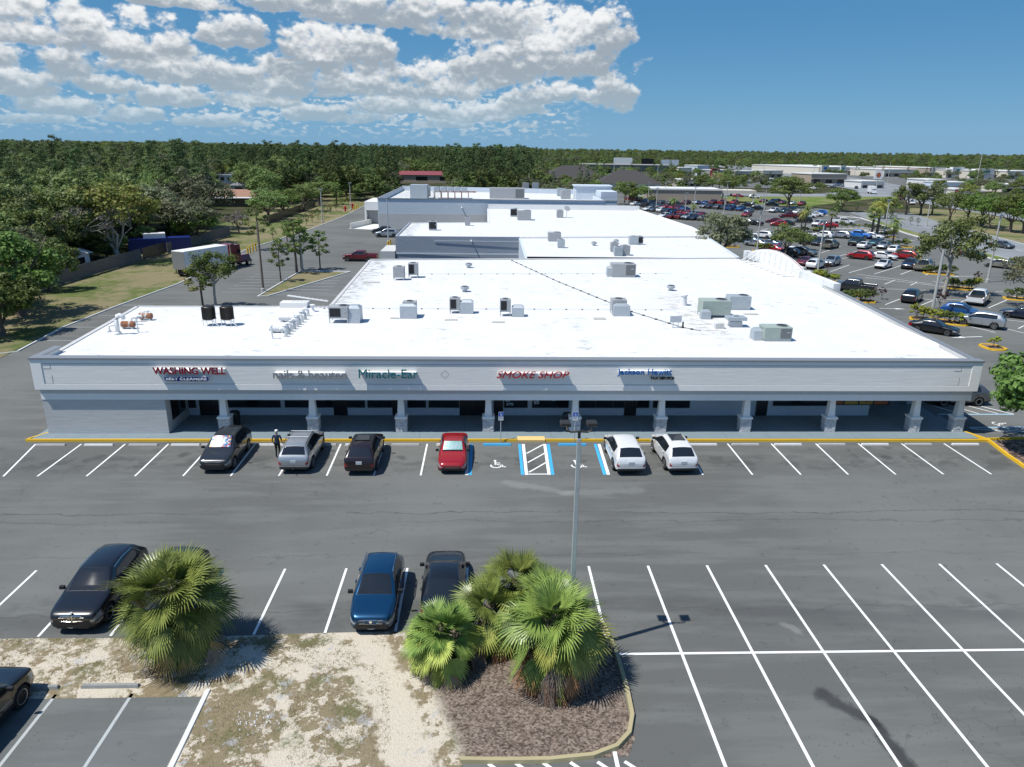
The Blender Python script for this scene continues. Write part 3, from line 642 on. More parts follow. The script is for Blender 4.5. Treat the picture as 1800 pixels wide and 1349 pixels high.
b = MB(); b.box(X0+.12, XY(298,45.45,765), 45.45, 49.0, .15, 2.5); part(b, 'end_wall', M['wallg'], mall)
b = MB(); b.box(-20.8, 27.6, 48.95, 49.2, .15, 2.62); shop = part(b, 'shop_wall', M['walll'], mall)
# columns
for i, cx in enumerate([-17.2,-11.42,-5.62,.16,5.95,11.75,17.51,23.32,29.17,32.2]):
    b = MB(); b.frus(cx, 46.02, 1.22, 2.52, .24, .24, .17, .17)
    c = part(b, 'column', M['trim'], mall)
    b = MB()                                        # rough stone base: stacked courses with uneven faces
    r = random.Random(i)
    for q in range(4):
        z0 = .15+q*.235; 
        for s in range(3):
            x0 = cx-.34+s*.227; dd = r.uniform(0, .035); b.box(x0, x0+.222, 45.72-dd, 46.36, z0, z0+.228)
        b.box(cx-.37-r.uniform(0,.03), cx-.34, 45.74, 46.34, z0, z0+.225); b.box(cx+.34, cx+.37+r.uniform(0,.03), 45.74, 46.34, z0, z0+.225)
    s = part(b, 'stone_base', M['stone'], mall); s.parent = c; s.matrix_parent_inverse = Matrix()
    s.location = (0,0,0)
    c.matrix_parent_inverse = Matrix.Translation(-Vector(mall.location)); s.matrix_parent_inverse = Matrix()
    b = MB(); b.box(cx-.41, cx+.41, 45.64, 46.44, 1.09, 1.21); b.box(cx-.3, cx+.3, 45.74, 46.3, 1.21, 1.25); s = b.build('cap', M['trim'], c)
for cx, cy in ((32.2,51.8),(32.3,58)):
    b = MB(); b.frus(cx, cy, .15, 1.2, .4, .4, .38, .38); b.frus(cx, cy, 1.2, 2.62, .24, .24, .18, .18); part(b, 'column', M['wallg'], mall)
# shop fronts on the set-back wall  (px from the photo on the plane y = 48.95)
def SX(px): return WY(px, 722, 48.95).x
def window(p0, p1, z0=.78, z1=2.6, m='glass_d', mull=()):
    x0, x1 = SX(p0), SX(p1); f = MB(); f.box(x0-.05, x1+.05, 48.88, 48.95, z0-.05, z0); f.box(x0-.05, x0, 48.88, 48.95, z0, z1); f.box(x1, x1+.05, 48.88, 48.95, z0, z1)
    for q in mull: f.box(SX(q)-.03, SX(q)+.03, 48.88, 48.945, z0, z1)
    o = part(f, 'window', M['frame_d'], mall)
    g = MB(); g.box(x0, x1, 48.92, 48.948, z0, z1); g.build('glass', M[m], o)
    return o
def door(p0, p1):
    x0, x1 = SX(p0), SX(p1); f = MB(); f.box(x0, x1, 48.90, 48.95, .16, 2.6); o = part(f, 'shop_door', M['door_d'], mall)
    g = MB(); xm = (x0+x1)/2; g.box(xm-.02, xm+.02, 48.86, 48.9, .2, 2.55); g.tube([(xm+.12,48.84,.95),(xm+.12,48.84,1.45)], .02, 6); g.build('handle', M['frame_d'], o)
for w_ in ((402,493),(503,545),(552,586),(612,641),(648,689),(718,748),(755,806),(887,926),(936,998),(1119,1139),(1148,1210)): window(*w_)
window(1019,1096, m='glass_l' if 'glass_l' in M else 'glass_d', mull=(1046,1076)); window(1358,1450, .95)
for d_ in ((587,611),(690,701),(808,853),(868,884),(1097,1118),(1328,1348)): door(*d_)
# posters taped inside shop windows
def poster(p0, p1, z0, z1, cols, seed):
    r = random.Random(seed); x0, x1 = SX(p0), SX(p1); b = MB(); b.box(x0, x1, 48.895, 48.905, z0, z1)
    n = 6
    for i in range(n):
        a = x0+(x1-x0)*r.uniform(.05,.7); c = a+(x1-x0)*r.uniform(.1,.25); zz = z0+(z1-z0)*r.uniform(.05,.75); b.mi = 1+i % 2
        b.box(a, min(c, x1-.02), 48.885-.002*i, 48.895, zz, zz+(z1-z0)*r.uniform(.06,.2))
    o = part(b, 'poster', [M[c] for c in cols], mall)
M['postw'] = mat('poster_white', (.36,.42,.46), .5, vary=.2, vs=6); M['postb'] = mat('poster_blue', (.04,.12,.3), .5, vary=.2); M['posty'] = mat('poster_yellow', (.45,.3,.07), .5, vary=.25, vs=6)
M['posto'] = mat('poster_orange', (.4,.13,.05), .5, vary=.25, vs=6)
for k, (a, c, z0, z1) in enumerate(((888,896,1.2,1.6),(900,908,1.5,2.0),(912,922,1.55,2.1),(938,947,1.0,1.75),(951,962,1.5,2.1),(969,976,1.25,1.8),(982,995,1.3,1.75),(757,763,1.6,1.95),(789,800,1.6,2.0),(890,902,.9,1.1))): poster(a, c, z0, z1, ('postw','postb','frame_d'), k)
for k in range(4): poster(1456+26*k, 1479+26*k, 1.02, 2.3, (('posto','posty')[k % 3 > 0],'frame_d','posto'), 30+k)
b = MB(); b.box(SX(1453), SX(1562), 48.91, 48.945, .95, 2.5); part(b, 'poster_frame', M['frame_d'], mall)
# laundromat side windows in the recessed end
b = MB(); xx = XY(298,45.45,765)
b.box(xx, xx+.02, 46.2, 48.4, .8, 2.2); o = part(b, 'window', M['glass_d'], mall)
window(310, 345, .75); door(352, 385)

# ------------------------------------------------------------------ lettering
def text_mesh(txt, size, ext, bold=0.0, shear=0.0, space=1.0):
    c = bpy.data.curves.new('t', 'FONT'); c.body = txt; c.size = size; c.extrude = ext; c.offset = bold; c.shear = shear; c.space_character = space
    c.align_x = 'LEFT'; c.resolution_u = 3
    o = bpy.data.objects.new('t', c); COL.objects.link(o); dg = bpy.context.evaluated_depsgraph_get()
    me = bpy.data.meshes.new_from_object(o.evaluated_get(dg)); bpy.data.objects.remove(o); return me
def put_text(name, txt, x0, x1, z0, z1, y, m, ext=.05, bold=.0, shear=0.0, parent=None, side=None, space=1.0):
    me = text_mesh(txt, 1.0, .5, bold, shear, space); vs = [v.co for v in me.vertices]
    ax, bx = min(v.x for v in vs), max(v.x for v in vs); ay, by = min(v.y for v in vs), max(v.y for v in vs)
    for v in me.vertices:
        c = v.co.copy(); v.co = (x0+(c.x-ax)/(bx-ax)*(x1-x0), y-ext*(c.z+.5), z0+(c.y-ay)/(by-ay)*(z1-z0))
    me.materials.clear(); me.materials.append(M[m])
    if side:
        me.materials.append(M[side])
        for p in me.polygons:
            if abs(p.normal.y) < .5: p.material_index = 1
    else:
        for p in me.polygons: p.material_index = 0
    return link(name, me, parent)
def shop_sign(label, px0, px1, py0, py1, txt, m, side=None, bold=.035, shear=0.0, space=1.0, full=None, depth=.07, gap=.21):
    y = YF-gap-depth; x0, x1 = XY(px0, y, py0), XY(px1, y, py0); z1, z0 = WY(px0, py0, y).z, WY(px0, py1, y).z
    o = put_text('shop_sign', txt, x0, x1, z0, z1, y+depth, m, depth, bold, shear, None, side, space); tag(o, label, 'shop sign')
    r = MB(); r.box(x0+.1, x1-.1, YF-gap+.002, YF-.001, (z0+z1)/2-.1, (z0+z1)/2+.1); r.build('mounting_rail', M['trim'], o)
    return o, x0, x1, z0, z1
shop_sign('crimson block letters reading WASHING WELL on the fascia, white sided', 267, 396, 645.5, 658.5, 'WASHING WELL', 'scrim', 'swht', .04)
y = YF-.2; x0, x1 = XY(292, y), XY(372, y); z1, z0 = WY(330, 661.5, y).z, WY(330, 671.5, y).z; rr = (z1-z0)/2
b = MB(); pts = [(x0+rr-rr*math.sin(math.pi*k/10), z0+rr-rr*math.cos(math.pi*k/10)) for k in range(11)] + [(x1-rr+rr*math.sin(math.pi*k/10), z0+rr+rr*math.cos(math.pi*k/10)) for k in range(11)]
def prism(b, pts, y0, y1):
    n = len(b.v); k = len(pts); b.v += [(p[0], y0, p[1]) for p in pts]+[(p[0], y1, p[1]) for p in pts]
    b.f.append(tuple(range(n, n+k))); b.f.append(tuple(range(n+2*k-1, n+k-1, -1)))
    for i in range(k): j = (i+1) % k; b.f.append((n+j, n+i, n+k+i, n+k+j))
    b.m += [b.mi]*(k+2)
prism(b, pts, y, YF-.002); o = tag(b.build('shop_sign', M['swht']), 'blue capsule plaque reading BEST CLEANERS in white', 'shop sign')
b = MB(); cz = (z0+z1)/2; cx = (x0+x1)/2; prism(b, [(cx+(p[0]-cx)*.975, cz+(p[1]-cz)*.8) for p in pts], y-.012, y-.001); b.build('plaque_face', M['snavy'], o)
put_text('lettering', 'BEST CLEANERS', x0+.16, x1-.16, cz-.085, cz+.095, y-.013, 'swht', .012, .03, parent=o)
shop_sign('silver grey rounded letters reading nails & beautee on the fascia', 479, 608, 651, 666, 'nails & beautee', 'sgrey', 'swht', .012, depth=.035)
shop_sign('teal letters reading Miracle-Ear on the fascia', 630, 734, 650, 665.5, 'Miracle-Ear', 'steal', 'steal', .0)
shop_sign('red slanted capitals reading SMOKE SHOP on the fascia', 873, 1001, 653.5, 665.5, 'SMOKE SHOP', 'sred', 'sred', .0, .3)
o, x0, x1, z0, z1 = shop_sign('bright blue bold letters reading Jackson Hewitt above a small black tax service line', 1086, 1182, 649, 662.5, 'Jackson Hewitt', 'sbl2', 'sbl2', .008)
put_text('lettering', 'TAX SERVICE', XY(1139), XY(1181), z0-.22, z0-.05, YF-.1, 'sblk', .12, .02, parent=o)
put_text('lettering', 'Laundromat & Dry Cleaners', SX(412), SX(478), 2.02, 2.18, 48.87, 'postw', .005, parent=tag(MB().build('x', M['frame_d']), 'x', 'x')) if False else None
o = put_text('window_lettering', 'Alterations & Dry Cleaners', SX(408), SX(480), 1.88, 2.05, 48.9, 'postw', .004); o.parent = mall; o.matrix_parent_inverse = Matrix.Translation(-Vector(mall.location))
# ------------------------------------------------------------------ buildings behind
def bld(name, label, cat='building', loc=(0,0,0)): return thing(name, loc, label, cat)
def P_(b, name, m, par, **k):
    o = b.build(name, m, par, **k); o.matrix_parent_inverse = Matrix.Translation(-Vector(par.location)); return o
A = bld('retail_building', 'low white roofed middle unit between the front strip and the grey walled unit', loc=(18,100,0))
b = MB(); b.poly([(5,94.7,5.0),(32.6,94.9,5.0),(35.3,118,5.0),(5.2,114.4,5.0)]); P_(b, 'roof', M['roof'], A)
b = MB(); wallstrip(b, [(5,92.6),(5.15,114.3)], .3, 0, 5.1); P_(b, 'wall', M['walll'], A); b = MB(); wallstrip(b, [(32.8,95),(35.4,118)], .3, 0, 5.12); P_(b, 'wall', M['walll'], A)
B = bld('retail_building', 'grey walled flat roofed unit with a single white spout pipe, behind the middle unit', loc=(10,115,0))
b = MB(); b.poly([(-13.7,114.4,5.1),(5.2,114.6,5.1),(35.4,118.2,5.1),(36.4,132,5.1),(34.6,170,5.1),(.35,170,5.1),(.35,138,5.1),(-13.7,135.5,5.1)]); P_(b, 'roof', M['roof'], B)
b = MB(); wallstrip(b, [(-13.8,114.2),(5.2,114.4)], .35, 0, 5.25); wallstrip(b, [(-13.8,114.4),(-13.8,135.5)], .3, 0, 5.25); P_(b, 'wall', M['walld'], B)
b = MB(); wallstrip(b, [(5.4,114.45),(35.4,118.1)], .3, 4.9, 5.28); wallstrip(b, [(35.5,118.2),(36.5,132),(34.7,170)], .35, 0, 5.35); wallstrip(b, [(.35,170),(34.7,170)], .5, 4.9, 6.15);wallstrip(b, [(-13.7,135.7),(.35,138),(.35,170)], .3, 0, 5.2); P_(b, 'parapet', M['white'], B)
b = MB(); b.box(-13.9, 5.0, 113.95, 114.02, 2.55, 2.75); b.box(-8, 5.1, 113.96, 114.02, 4.55, 4.65); P_(b, 'wall_band', M['walll'], B)
b = MB(); b.box(-16.2, -14.0, 113.6, 121, 0, 3.0); P_(b, 'side_shed', M['wallg'], B)
b = MB(); b.tube([(-2.3,114.1,4.7),(-2.3,112.9,4.65)], .1, 8); P_(b, 'spout_pipe', M['pipe_w'], B)
C_ = bld('department_store', 'largest far store with a pale upper and darker lower blue grey wall and loading dock', 'store', loc=(0,190,0))
TZ = 7.05
b = MB(); b.poly([(-24.3,172.3,6.1),(27,172.3,6.1),(27,215,6.1),(-24.5,222,6.1)]); P_(b, 'roof', M['roof'], C_)
b = MB(); wallstrip(b, [(-24.5,172),(27,172)], .4, 3.75, TZ); wallstrip(b, [(-24.5,172.2),(-24.5,222)], .4, 0, TZ); wallstrip(b, [(-24.5,222),(20,214),(27,213)], .4, 0, TZ+.4); wallstrip(b, [(27,172),(27,213)], .4, 0, TZ); P_(b, 'wall', M['walll'], C_)
b = MB(); wallstrip(b, [(-24.5,171.96),(0.2,171.96)], .42, 0, 3.74); P_(b, 'lower_wall', M['wallg'], C_)
b = MB(); wallstrip(b, [(-24.6,171.9),(27,171.9)], .5, TZ, TZ+.12); wallstrip(b, [(-24.6,172.1),(-24.6,222)], .5, TZ, TZ+.12); P_(b, 'coping', M['coping'], C_)
b = MB(); b.box(-29.8, -24.7, 185, 200, 3.4, 5.4); b.box(-29.8, -29.4, 185, 200, 0, 3.4); P_(b, 'loading_dock', M['white'], C_)
b = MB(); b.box(-29.3, -24.8, 187, 187.3, .2, 3.35); P_(b, 'dock_door', M['coping'], C_)
b = MB(); wallstrip(b, [(-31.5,174.5),(-28.5,186)], .3, 0, 1.2); P_(b, 'dock_wall', M['conc_w'], C_)
b = MB(); b.box(22.5, 31.5, 190, 196, 5.5, 9.3); b.box(27.5, 31.5, 181, 190, 4, 8.6); b.box(22.2, 31.8, 189.7, 196.3, 9.3, 9.6); P_(b, 'entrance_tower', M['walll'], C_)
for z0_, z1_ in ((4.9,5.3),(6.4,6.8)): b = MB(); b.box(27.6, 31.4, 180.9, 181, z0_, z1_); P_(b, 'tower_band', M['wallg'], C_)
b = MB(); b.tube([(-5.6,171.8,5.3),(-5.6,169.8,5.2)], .13, 8); P_(b, 'spout_pipe', M['pipe_w'], C_)
# arched false front with braces on the right edge of the main roof
arch = thing('arched_parapet', (34.6, 87, ZR), 'curved white false front with slanted braces at the right edge of the big roof', 'parapet')
b = MB(); n = 22; ya, yb = -7.0, 8.0
base = len(b.v)
def ah(t): return .7 + 1.3*math.sin(math.pi*t)**.8
dx = lambda t: .35-.9*t
ptsA = []
for i in range(n+1):
    t = i/n; yy = ya+(yb-ya)*t; ptsA.append((yy, ah(t), dx(t)))
for (a, h, d), (c, k, e) in zip(ptsA, ptsA[1:]):
    b.quad((d,a,0),(d,a,h),(e,c,k),(e,c,0)); b.quad((d+.35,a,h),(d+.35,a,-1),(e+.35,c,-1),(e+.35,c,k)); b.quad((d,a,h),(d+.35,a,h),(e+.35,c,k),(e,c,k))
b.quad((dx(0),ya,0),(dx(0)+.35,ya,0),(dx(0)+.35,ya,ah(0)),(dx(0),ya,ah(0)))
b.build('false_front', M['white'], arch)
b = MB()
for (a, h, d), (c, k, e) in zip(ptsA, ptsA[1:]): b.quad((d+.12,a,h+.02),(d+.2,a,h+.02),(e+.2,c,k+.02),(e+.12,c,k+.02))
b.build('red_coping_line', M['redroof'], arch)
for i in range(9):
    t = .06+.1*i; yy = ya+(yb-ya)*t; h = ah(t)*.86; b = MB(); b.tube([(dx(t),yy,h),(dx(t)-1.9,yy-.3,.03)], .05, 5); b.tube([(dx(t),yy,.04),(dx(t)-1.9,yy-.3,.04)], .04, 5); b.build('brace', M['white'], arch)
b = MB(); b.box(.0,.7,-15.5,-7.05,-1,.85); b.frus(.5,-7.2,-.5,.8,.9,.5,.7,.4); b.build('raised_parapet', M['roof'], arch)
b = MB(); b.box(-.75,.0,8.0,9.2,-1,.9); b.build('raised_parapet', M['roof'], arch)
# ------------------------------------------------------------------ plant on the roofs
def RP(px, py, z=ZR): return G(px, py, z)
def ac_unit(px, py, w, d, h, label, m='hvac', rz=0.0, z=ZR, legs=.3, grille='front', duct=None, group=None, fan=True):
    p = RP(px, py, z); t = thing('rooftop_unit', (p.x, p.y, z), label, 'air conditioner', rz, group)
    b = MB(); b.box(-w/2, w/2, -d/2, d/2, legs, legs+h); b.build('casing', M[m], t, bevel=.02)
    b = MB()
    if legs > .25:
        for sx in (-1,1):
            for sy in (-1,1): b.box(sx*(w/2-.05)-.03, sx*(w/2-.05)+.03, sy*(d/2-.05)-.03, sy*(d/2-.05)+.03, 0, legs)
        b.box(-w/2, w/2, -d/2+.02, -d/2+.06, legs-.06, legs); 
    else: b.box(-w/2+.04, w/2-.04, -d/2+.04, d/2-.04, 0, legs)
    b.build('stand', M['galv'], t)
    if grille:
        b = MB()
        if grille == 'front': b.box(-w/2+.08, w*.12, -d/2-.015, -d/2, legs+.08, legs+h-.1)
        elif grille == 'full': b.box(-w/2+.07, w/2-.07, -d/2-.015, -d/2, legs+.08, legs+h-.1)
        elif grille == 'right': b.box(w*.08, w/2-.08, -d/2-.015, -d/2, legs+.1, legs+h-.1)
        b.build('coil_grille', M['louvre' if grille == 'right' else 'black'], t)
    if fan:
        b = MB(); fx = w*.22 if w > 1.3 else 0; b.lathe((fx,0,legs+h), [(min(w,d)*.33,0),(min(w,d)*.33,.06),(min(w,d)*.27,.06),(min(w,d)*.27,.03)], 16); b.build('fan_ring', M['coping'], t)
        b = MB(); b.lathe((fx,0,legs+h+.002), [(min(w,d)*.26,0),(min(w,d)*.26,.03)], 16); b.build('fan_guard', M['black'], t)
    b = MB(); b.box(w*.16, w*.165, -d/2-.006, -d/2, legs+.03, legs+h-.03); b.box(w*.3, w*.42, -d/2-.02, -d/2, legs+h*.55, legs+h*.62); b.build('access_panel', M['galv'], t)
    if duct:
        dx, dy, dw, dd, dh = duct; b = MB(); b.frus(dx, dy, .02, dh, dw/2, dd/2, dw/2, dd/2*.8); b.frus(dx, dy, dh, dh+.18, dw/2, dd/2*.8, dw/2*.6, dd/2*.4); b.build('duct', M['galv'], t)
    return t
ac_unit(598,566,1.5,1.2,.85,'large grey roof unit with dark square coil, leftmost, behind the white pipes','hvac',duct=(1.15,.2,1.0,1.5,1.15),legs=.45)
ac_unit(721,556,1.1,.9,.95,'roof unit hidden behind a galvanised pyramid duct, second of the near row','hvac',duct=(-.05,-.65,1.35,.7,1.0),grille=None)
ac_unit(800,550,.9,.8,.95,'roof unit with two joined galvanised duct boxes, third of the near row','hvac',duct=(1.0,.0,1.1,1.0,.95),legs=.35)
ac_unit(888,555,.9,.8,.95,'roof unit on legs with a sloped duct, fourth of the near row','hvac',duct=(1.05,-.1,1.0,1.0,.75),legs=.45)
ac_unit(1086,552,1.25,1.1,.95,'roof unit on a flat curb sleeper where the cable line crosses','hvac',duct=(.15,-.7,1.4,.6,.85),legs=.35,grille=None)
ac_unit(1254,556,2.4,1.5,1.15,'big green grey packaged roof unit with dark intake hood','hvac_g',grille=None,duct=(-1.0,-1.0,.8,.6,.6),legs=.28)
ac_unit(1296,543,1.9,1.3,1.05,'white grey packaged roof unit just behind the green grey one','galv',grille=None,legs=.15)
ac_unit(1361,597,2.05,1.3,.9,'green grey roof unit with slatted grille, nearest the right roof corner','hvac_g',grille='right',duct=(-1.35,.1,.65,1.0,.7),legs=.15)
ac_unit(702,492,1.15,1.0,1.05,'grey upright roof unit on stand, left one of the rear pair','hvac',grille=None,legs=.35)
ac_unit(727,488,1.0,1.0,1.15,'roof unit with black coil face, right one of the rear pair','hvac',legs=.4)
ac_unit(1094,486,2.6,1.6,1.3,'long brown grey packaged roof unit near the back edge of the big roof','hvac',grille='right',legs=.15,duct=(-1.5,.1,.5,1.0,.9))
for k, (px, py, w, h, lab, zz) in enumerate(((974,424,1.9,1.1,'wide tan roof unit on the middle unit, leftmost at the back',5.0),(986,436,1.0,1.0,'galvanised box roof unit below the wide tan one',5.0),(1079,443,1.0,1.1,'left roof unit of the clustered three on the middle unit',5.0),(1086,450,1.1,1.0,'front galvanised roof unit of the clustered three',5.0),(1098,449,1.2,1.1,'right grey roof unit of the clustered three',5.0),(1113,430,1.3,1.0,'pale roof unit at the right end of the middle unit',5.0),(1124,430,.9,1.0,'dark faced roof unit at the right end of the middle unit',5.0),
    (761,405,1.3,1.3,'square louvred roof unit alone near the left edge of the grey walled unit',5.1),(822,397,.9,1.3,'twin upright dark roof unit on the grey walled unit',5.1),(903,381,1.4,1.4,'roof unit with dark coil beside a hood on the far white roof',5.1),(921,387,2.6,1.6,'broad galvanised roof unit on the far white roof',5.1),(930,367,1.4,1.3,'small dark roof unit at the foot of the far white roof parapet',5.1),(984,383,1.3,1.3,'lone grey roof unit beside the satellite dish',5.1),
    (986,345,2.2,1.9,'left grey box unit on the department store roof',6.1),(994,350,2.4,2.0,'right grey box unit on the department store roof',6.1),(941,332,2,1.6,'far left small box unit on the department store roof',6.1),(924,332,2,1.6,'far small box unit on the department store roof by the parapet',6.1))):
    ac_unit(px, py, w, w*.9, h, lab, ('hvac','galv')[k % 2], z=zz, legs=.2, grille=('full' if k in (6,7,9) else None))
# round condensers on stands
for i, px in enumerate((369, 401)):
    p = RP(px, 572); t = thing('rooftop_condenser', (p.x, p.y, ZR), ('left','right')[i]+' one of the two dark round finned condensers on legs near the left roof edge', 'air conditioner', group='round condensers')
    b = MB(); b.lathe((0,0,.5), [(.46,0),(.46,.95),(.4,1.0),(.38,1.0)], 20)
    for k in range(40): a = 2*math.pi*k/40; b.box(-.012,.012,.46,.5,.52,1.42, Matrix.Rotation(a,4,'Z'))
    b.build('fins', M['bronze'], t); b = MB(); b.lathe((0,0,1.5), [(.36,0),(.36,.02)], 16); b.build('fan_guard', M['black'], t)
    b = MB()
    for sx in (-1,1):
        for sy in (-1,1): b.tube([(sx*.35,sy*.35,0),(sx*.35,sy*.35,.5)], .025, 6)
    b.box(-.45,.45,-.4,-.34,.44,.5); b.box(-.45,.45,.34,.4,.44,.5); b.tube([(.4,-.3,.4),(.8,-.5,.1),(.9,-.5,.02)], .03, 6); b.build('stand', M['pipe_w'], t)
# dryer vents: row of gooseneck flues, and drums
for k, (px, py) in enumerate(((503,592),(508,588),(513,583),(518,579),(523,575),(527,571),(532,567),(537,562),(542,556))):
    p = RP(px, py); b = MB(); b.tube([(0,0,0),(0,0,.42),(-.06,0,.55),(-.25,-.02,.62),(-.38,-.04,.5)], [.11,.11,.12,.13,.15], 8)
    o = b.build('flue_pipe', M['galv'] if k % 2 else M['pipe_w'], smooth=True); o.location = (p.x, p.y, ZR); tag(o, 'white gooseneck flue pipe in the diagonal row beside the long white drums', 'vent pipe', 'gooseneck flues on the roof')
for k, (px, py, m, lab, L_) in enumerate(((489,585,'pipe_w','white horizontal duct drum nearest the front, beside the flue row',1.25),(505,566,'pipe_w','white horizontal duct drum further back, beside the flue row',1.25),(226,578,'rust','rusty banded duct drum, nearer of two at the left roof corner',1.0),(257,563,'rust','rusty banded duct drum, further of two at the left roof corner',1.0))):
    p = RP(px, py); b = MB(); b.lathe((-L_/2,0,.34), [(.2,0),(.24,.03),(.24,L_-.03),(.2,L_)], 14, 'x')
    for q in range(4): b.lathe((-L_/2+.15+q*(L_-.3)/3-.02,0,.34), [(.25,0),(.25,.04)], 14, 'x')
    o = b.build('duct_drum', M[m], smooth=False); o.location = (p.x, p.y, ZR); tag(o, lab, 'duct')
    f = MB(); 
    for sx in (-.35,.35): f.box(sx-.04, sx+.04, -.2, .2, 0, .14)
    f.build('saddle', M['pipe_w'], o)
def gooseneck(px, py, h, r, lab):
    p = RP(px, py); b = MB(); b.tube([(0,0,0),(0,0,h*.8),(.1,0,h),(.3,0,h*1.06),(.5,0,h),(.55,0,h*.82)], r, 10); b.lathe((0,0,0), [(r*1.8,0),(r*1.3,.15),(r,.2)], 10)
    o = b.build('vent_pipe', M['pipe_w'], smooth=True); o.location = (p.x, p.y, ZR); tag(o, lab, 'vent pipe')
gooseneck(208,588,1.35,.15,'tall white hooked vent pipe beside the nearer rusty drum'); gooseneck(192,584,.5,.09,'small white hooked vent pipe left of the tall hooked one'); gooseneck(231,571,.55,.12,'white hooked vent pipe between the two rusty drums')
gooseneck(238,566,.45,.1,'low white vent elbow left of the further rusty drum'); gooseneck(250,556,.4,.1,'low white vent elbow behind the further rusty drum')
for px, py, h, r, lab in ((243,585,1.15,.05,'thin white vent stack right of the nearer rusty drum'),(479,596,.95,.06,'thin white capped vent stack at the front of the flue row'),(550,548,.55,.12,'capped white vent stack at the back of the flue row')):
    p = RP(px, py); b = MB(); b.tube([(0,0,0),(0,0,h)], r, 8); b.lathe((0,0,h-.02), [(r*1.9,0),(r*1.9,.06),(r*.5,.1)], 10); b.lathe((0,0,0), [(r*2.2,0),(r*1.2,.1)], 10); o = b.build('vent_pipe', M['pipe_w']); o.location = (p.x,p.y,ZR); tag(o, lab, 'vent pipe')
for px, py, lab in ((824,471,'low round turbine vent in the middle of the big roof, further back'),(817,513,'low round turbine vent in the middle of the big roof, nearer'),(1179,511,'low round turbine vent behind the green grey roof unit'),(1044,432,'white round exhaust hood on the middle unit'),(1083,428,'white round exhaust hood behind the clustered three roof units')):
    z = ZR if py > 450 else 5.0; p = RP(px, py, z); b = MB(); b.lathe((0,0,0), [(.22,0),(.22,.22),(.4,.26),(.42,.5),(.36,.52)], 18); o = b.build('roof_vent', M['galv']); o.location = (p.x,p.y,z); tag(o, lab, 'roof vent'); q = MB(); q.lathe((0,0,.515), [(.3,0),(.3,.02)], 14); q.build('throat', M['black'], o)
p = RP(1201,537); b = MB(); b.lathe((0,0,0), [(.33,0),(.3,.3),(.28,.3),(.28,.85),(.34,.88),(.34,.98),(.2,1.05)], 16); o = b.build('roof_vent', M['pipe_w']); o.location=(p.x,p.y,ZR); tag(o, 'tall white cylindrical exhaust stack left of the green grey roof unit', 'roof vent')
p = RP(1292,574); b = MB(); b.box(-.45,.45,-.35,.35,0,.45); b.box(-.75,.75,-.5,.5,.55,.8); b.box(-.2,.2,-.15,.15,.8,.92); b.box(-.4,.4,-.3,.3,.45,.55); o = b.build('exhaust_hood', M['galv']); o.location=(p.x,p.y,ZR); tag(o, 'flat topped grey exhaust hood between two green grey roof units', 'exhaust hood')
p = RP(1263,577); b = MB(); b.box(-.35,.35,-.3,.3,0,.42); o = b.build('roof_box', M['roof']); o.location=(p.x,p.y,ZR); tag(o, 'plain white curb box in front of the green grey roof unit', 'roof box')
p = RP(1187,577); b = MB(); b.box(-.45,.45,-.02,.06,.45,.95); b.tube([(-.2,0,0),(-.2,0,.5)],.03,6); b.tube([(.2,0,0),(.2,0,.5)],.03,6); o = b.build('electrical_box', M['galv']); o.location=(p.x,p.y,ZR); tag(o, 'galvanised electrical box on two legs beside the cable line', 'electrical box')
p = RP(1200,577); b = MB(); b.tube([(0,0,0),(0,0,.5)], .07, 8); o = b.build('vent_pipe', M['black']); o.location=(p.x,p.y,ZR); tag(o, 'short black vent pipe beside the galvanised electrical box', 'vent pipe')
# cable line with blocks
cab = thing('cable_run', (*RP(900,459)[:2], ZR), 'dark cable run on small black blocks crossing the big roof diagonally', 'cable'); base = cab.location.copy()
P0 = [RP(900,459),RP(983,497),RP(1064,530),RP(1110,549),RP(1200,577),RP(1232,583)]; b = MB(); b.tube([p-base+Vector((0,0,.06)) for p in P0], .022, 5); b.build('cable', M['black'], cab)
b = MB()
for a, c in zip(P0, P0[1:]):
    n = max(2, int((c-a).length/1.6))
    for k in range(n): q = a.lerp(c, k/n)-base; b.box(q.x-.1,q.x+.1,q.y-.06,q.y+.06,0,.1)
b.build('support_blocks', M['black'], cab)
pr = thing('pipe_run', (*RP(560,543)[:2], ZR), 'thin white pipe run on dark blocks along the near row of roof units', 'pipe'); base = pr.location.copy(); a, c = RP(570,543)-base, RP(1190,546)-base
b = MB(); b.tube([a+Vector((0,0,.1)), c+Vector((0,0,.1))], .03, 5); b.build('pipe', M['pipe_w'], pr); b = MB()
for k in range(22): q = a.lerp(c, k/22); b.box(q.x-.06,q.x+.06,q.y-.05,q.y+.05,0,.07)
b.build('support_blocks', M['black'], pr)
pr = thing('pipe_run', (*RP(680,482)[:2], ZR), 'thin white pipe run on dark blocks along the rear roof units', 'pipe'); base = pr.location.copy(); a, c = RP(672,483)-base, RP(1180,482)-base
b = MB(); b.tube([a+Vector((0,0,.1)), c+Vector((0,0,.1))], .03, 5); b.build('pipe', M['pipe_w'], pr); b = MB()
for k in range(18): q = a.lerp(c, k/18); b.box(q.x-.06,q.x+.06,q.y-.05,q.y+.05,0,.07)
b.build('support_blocks', M['black'], pr)
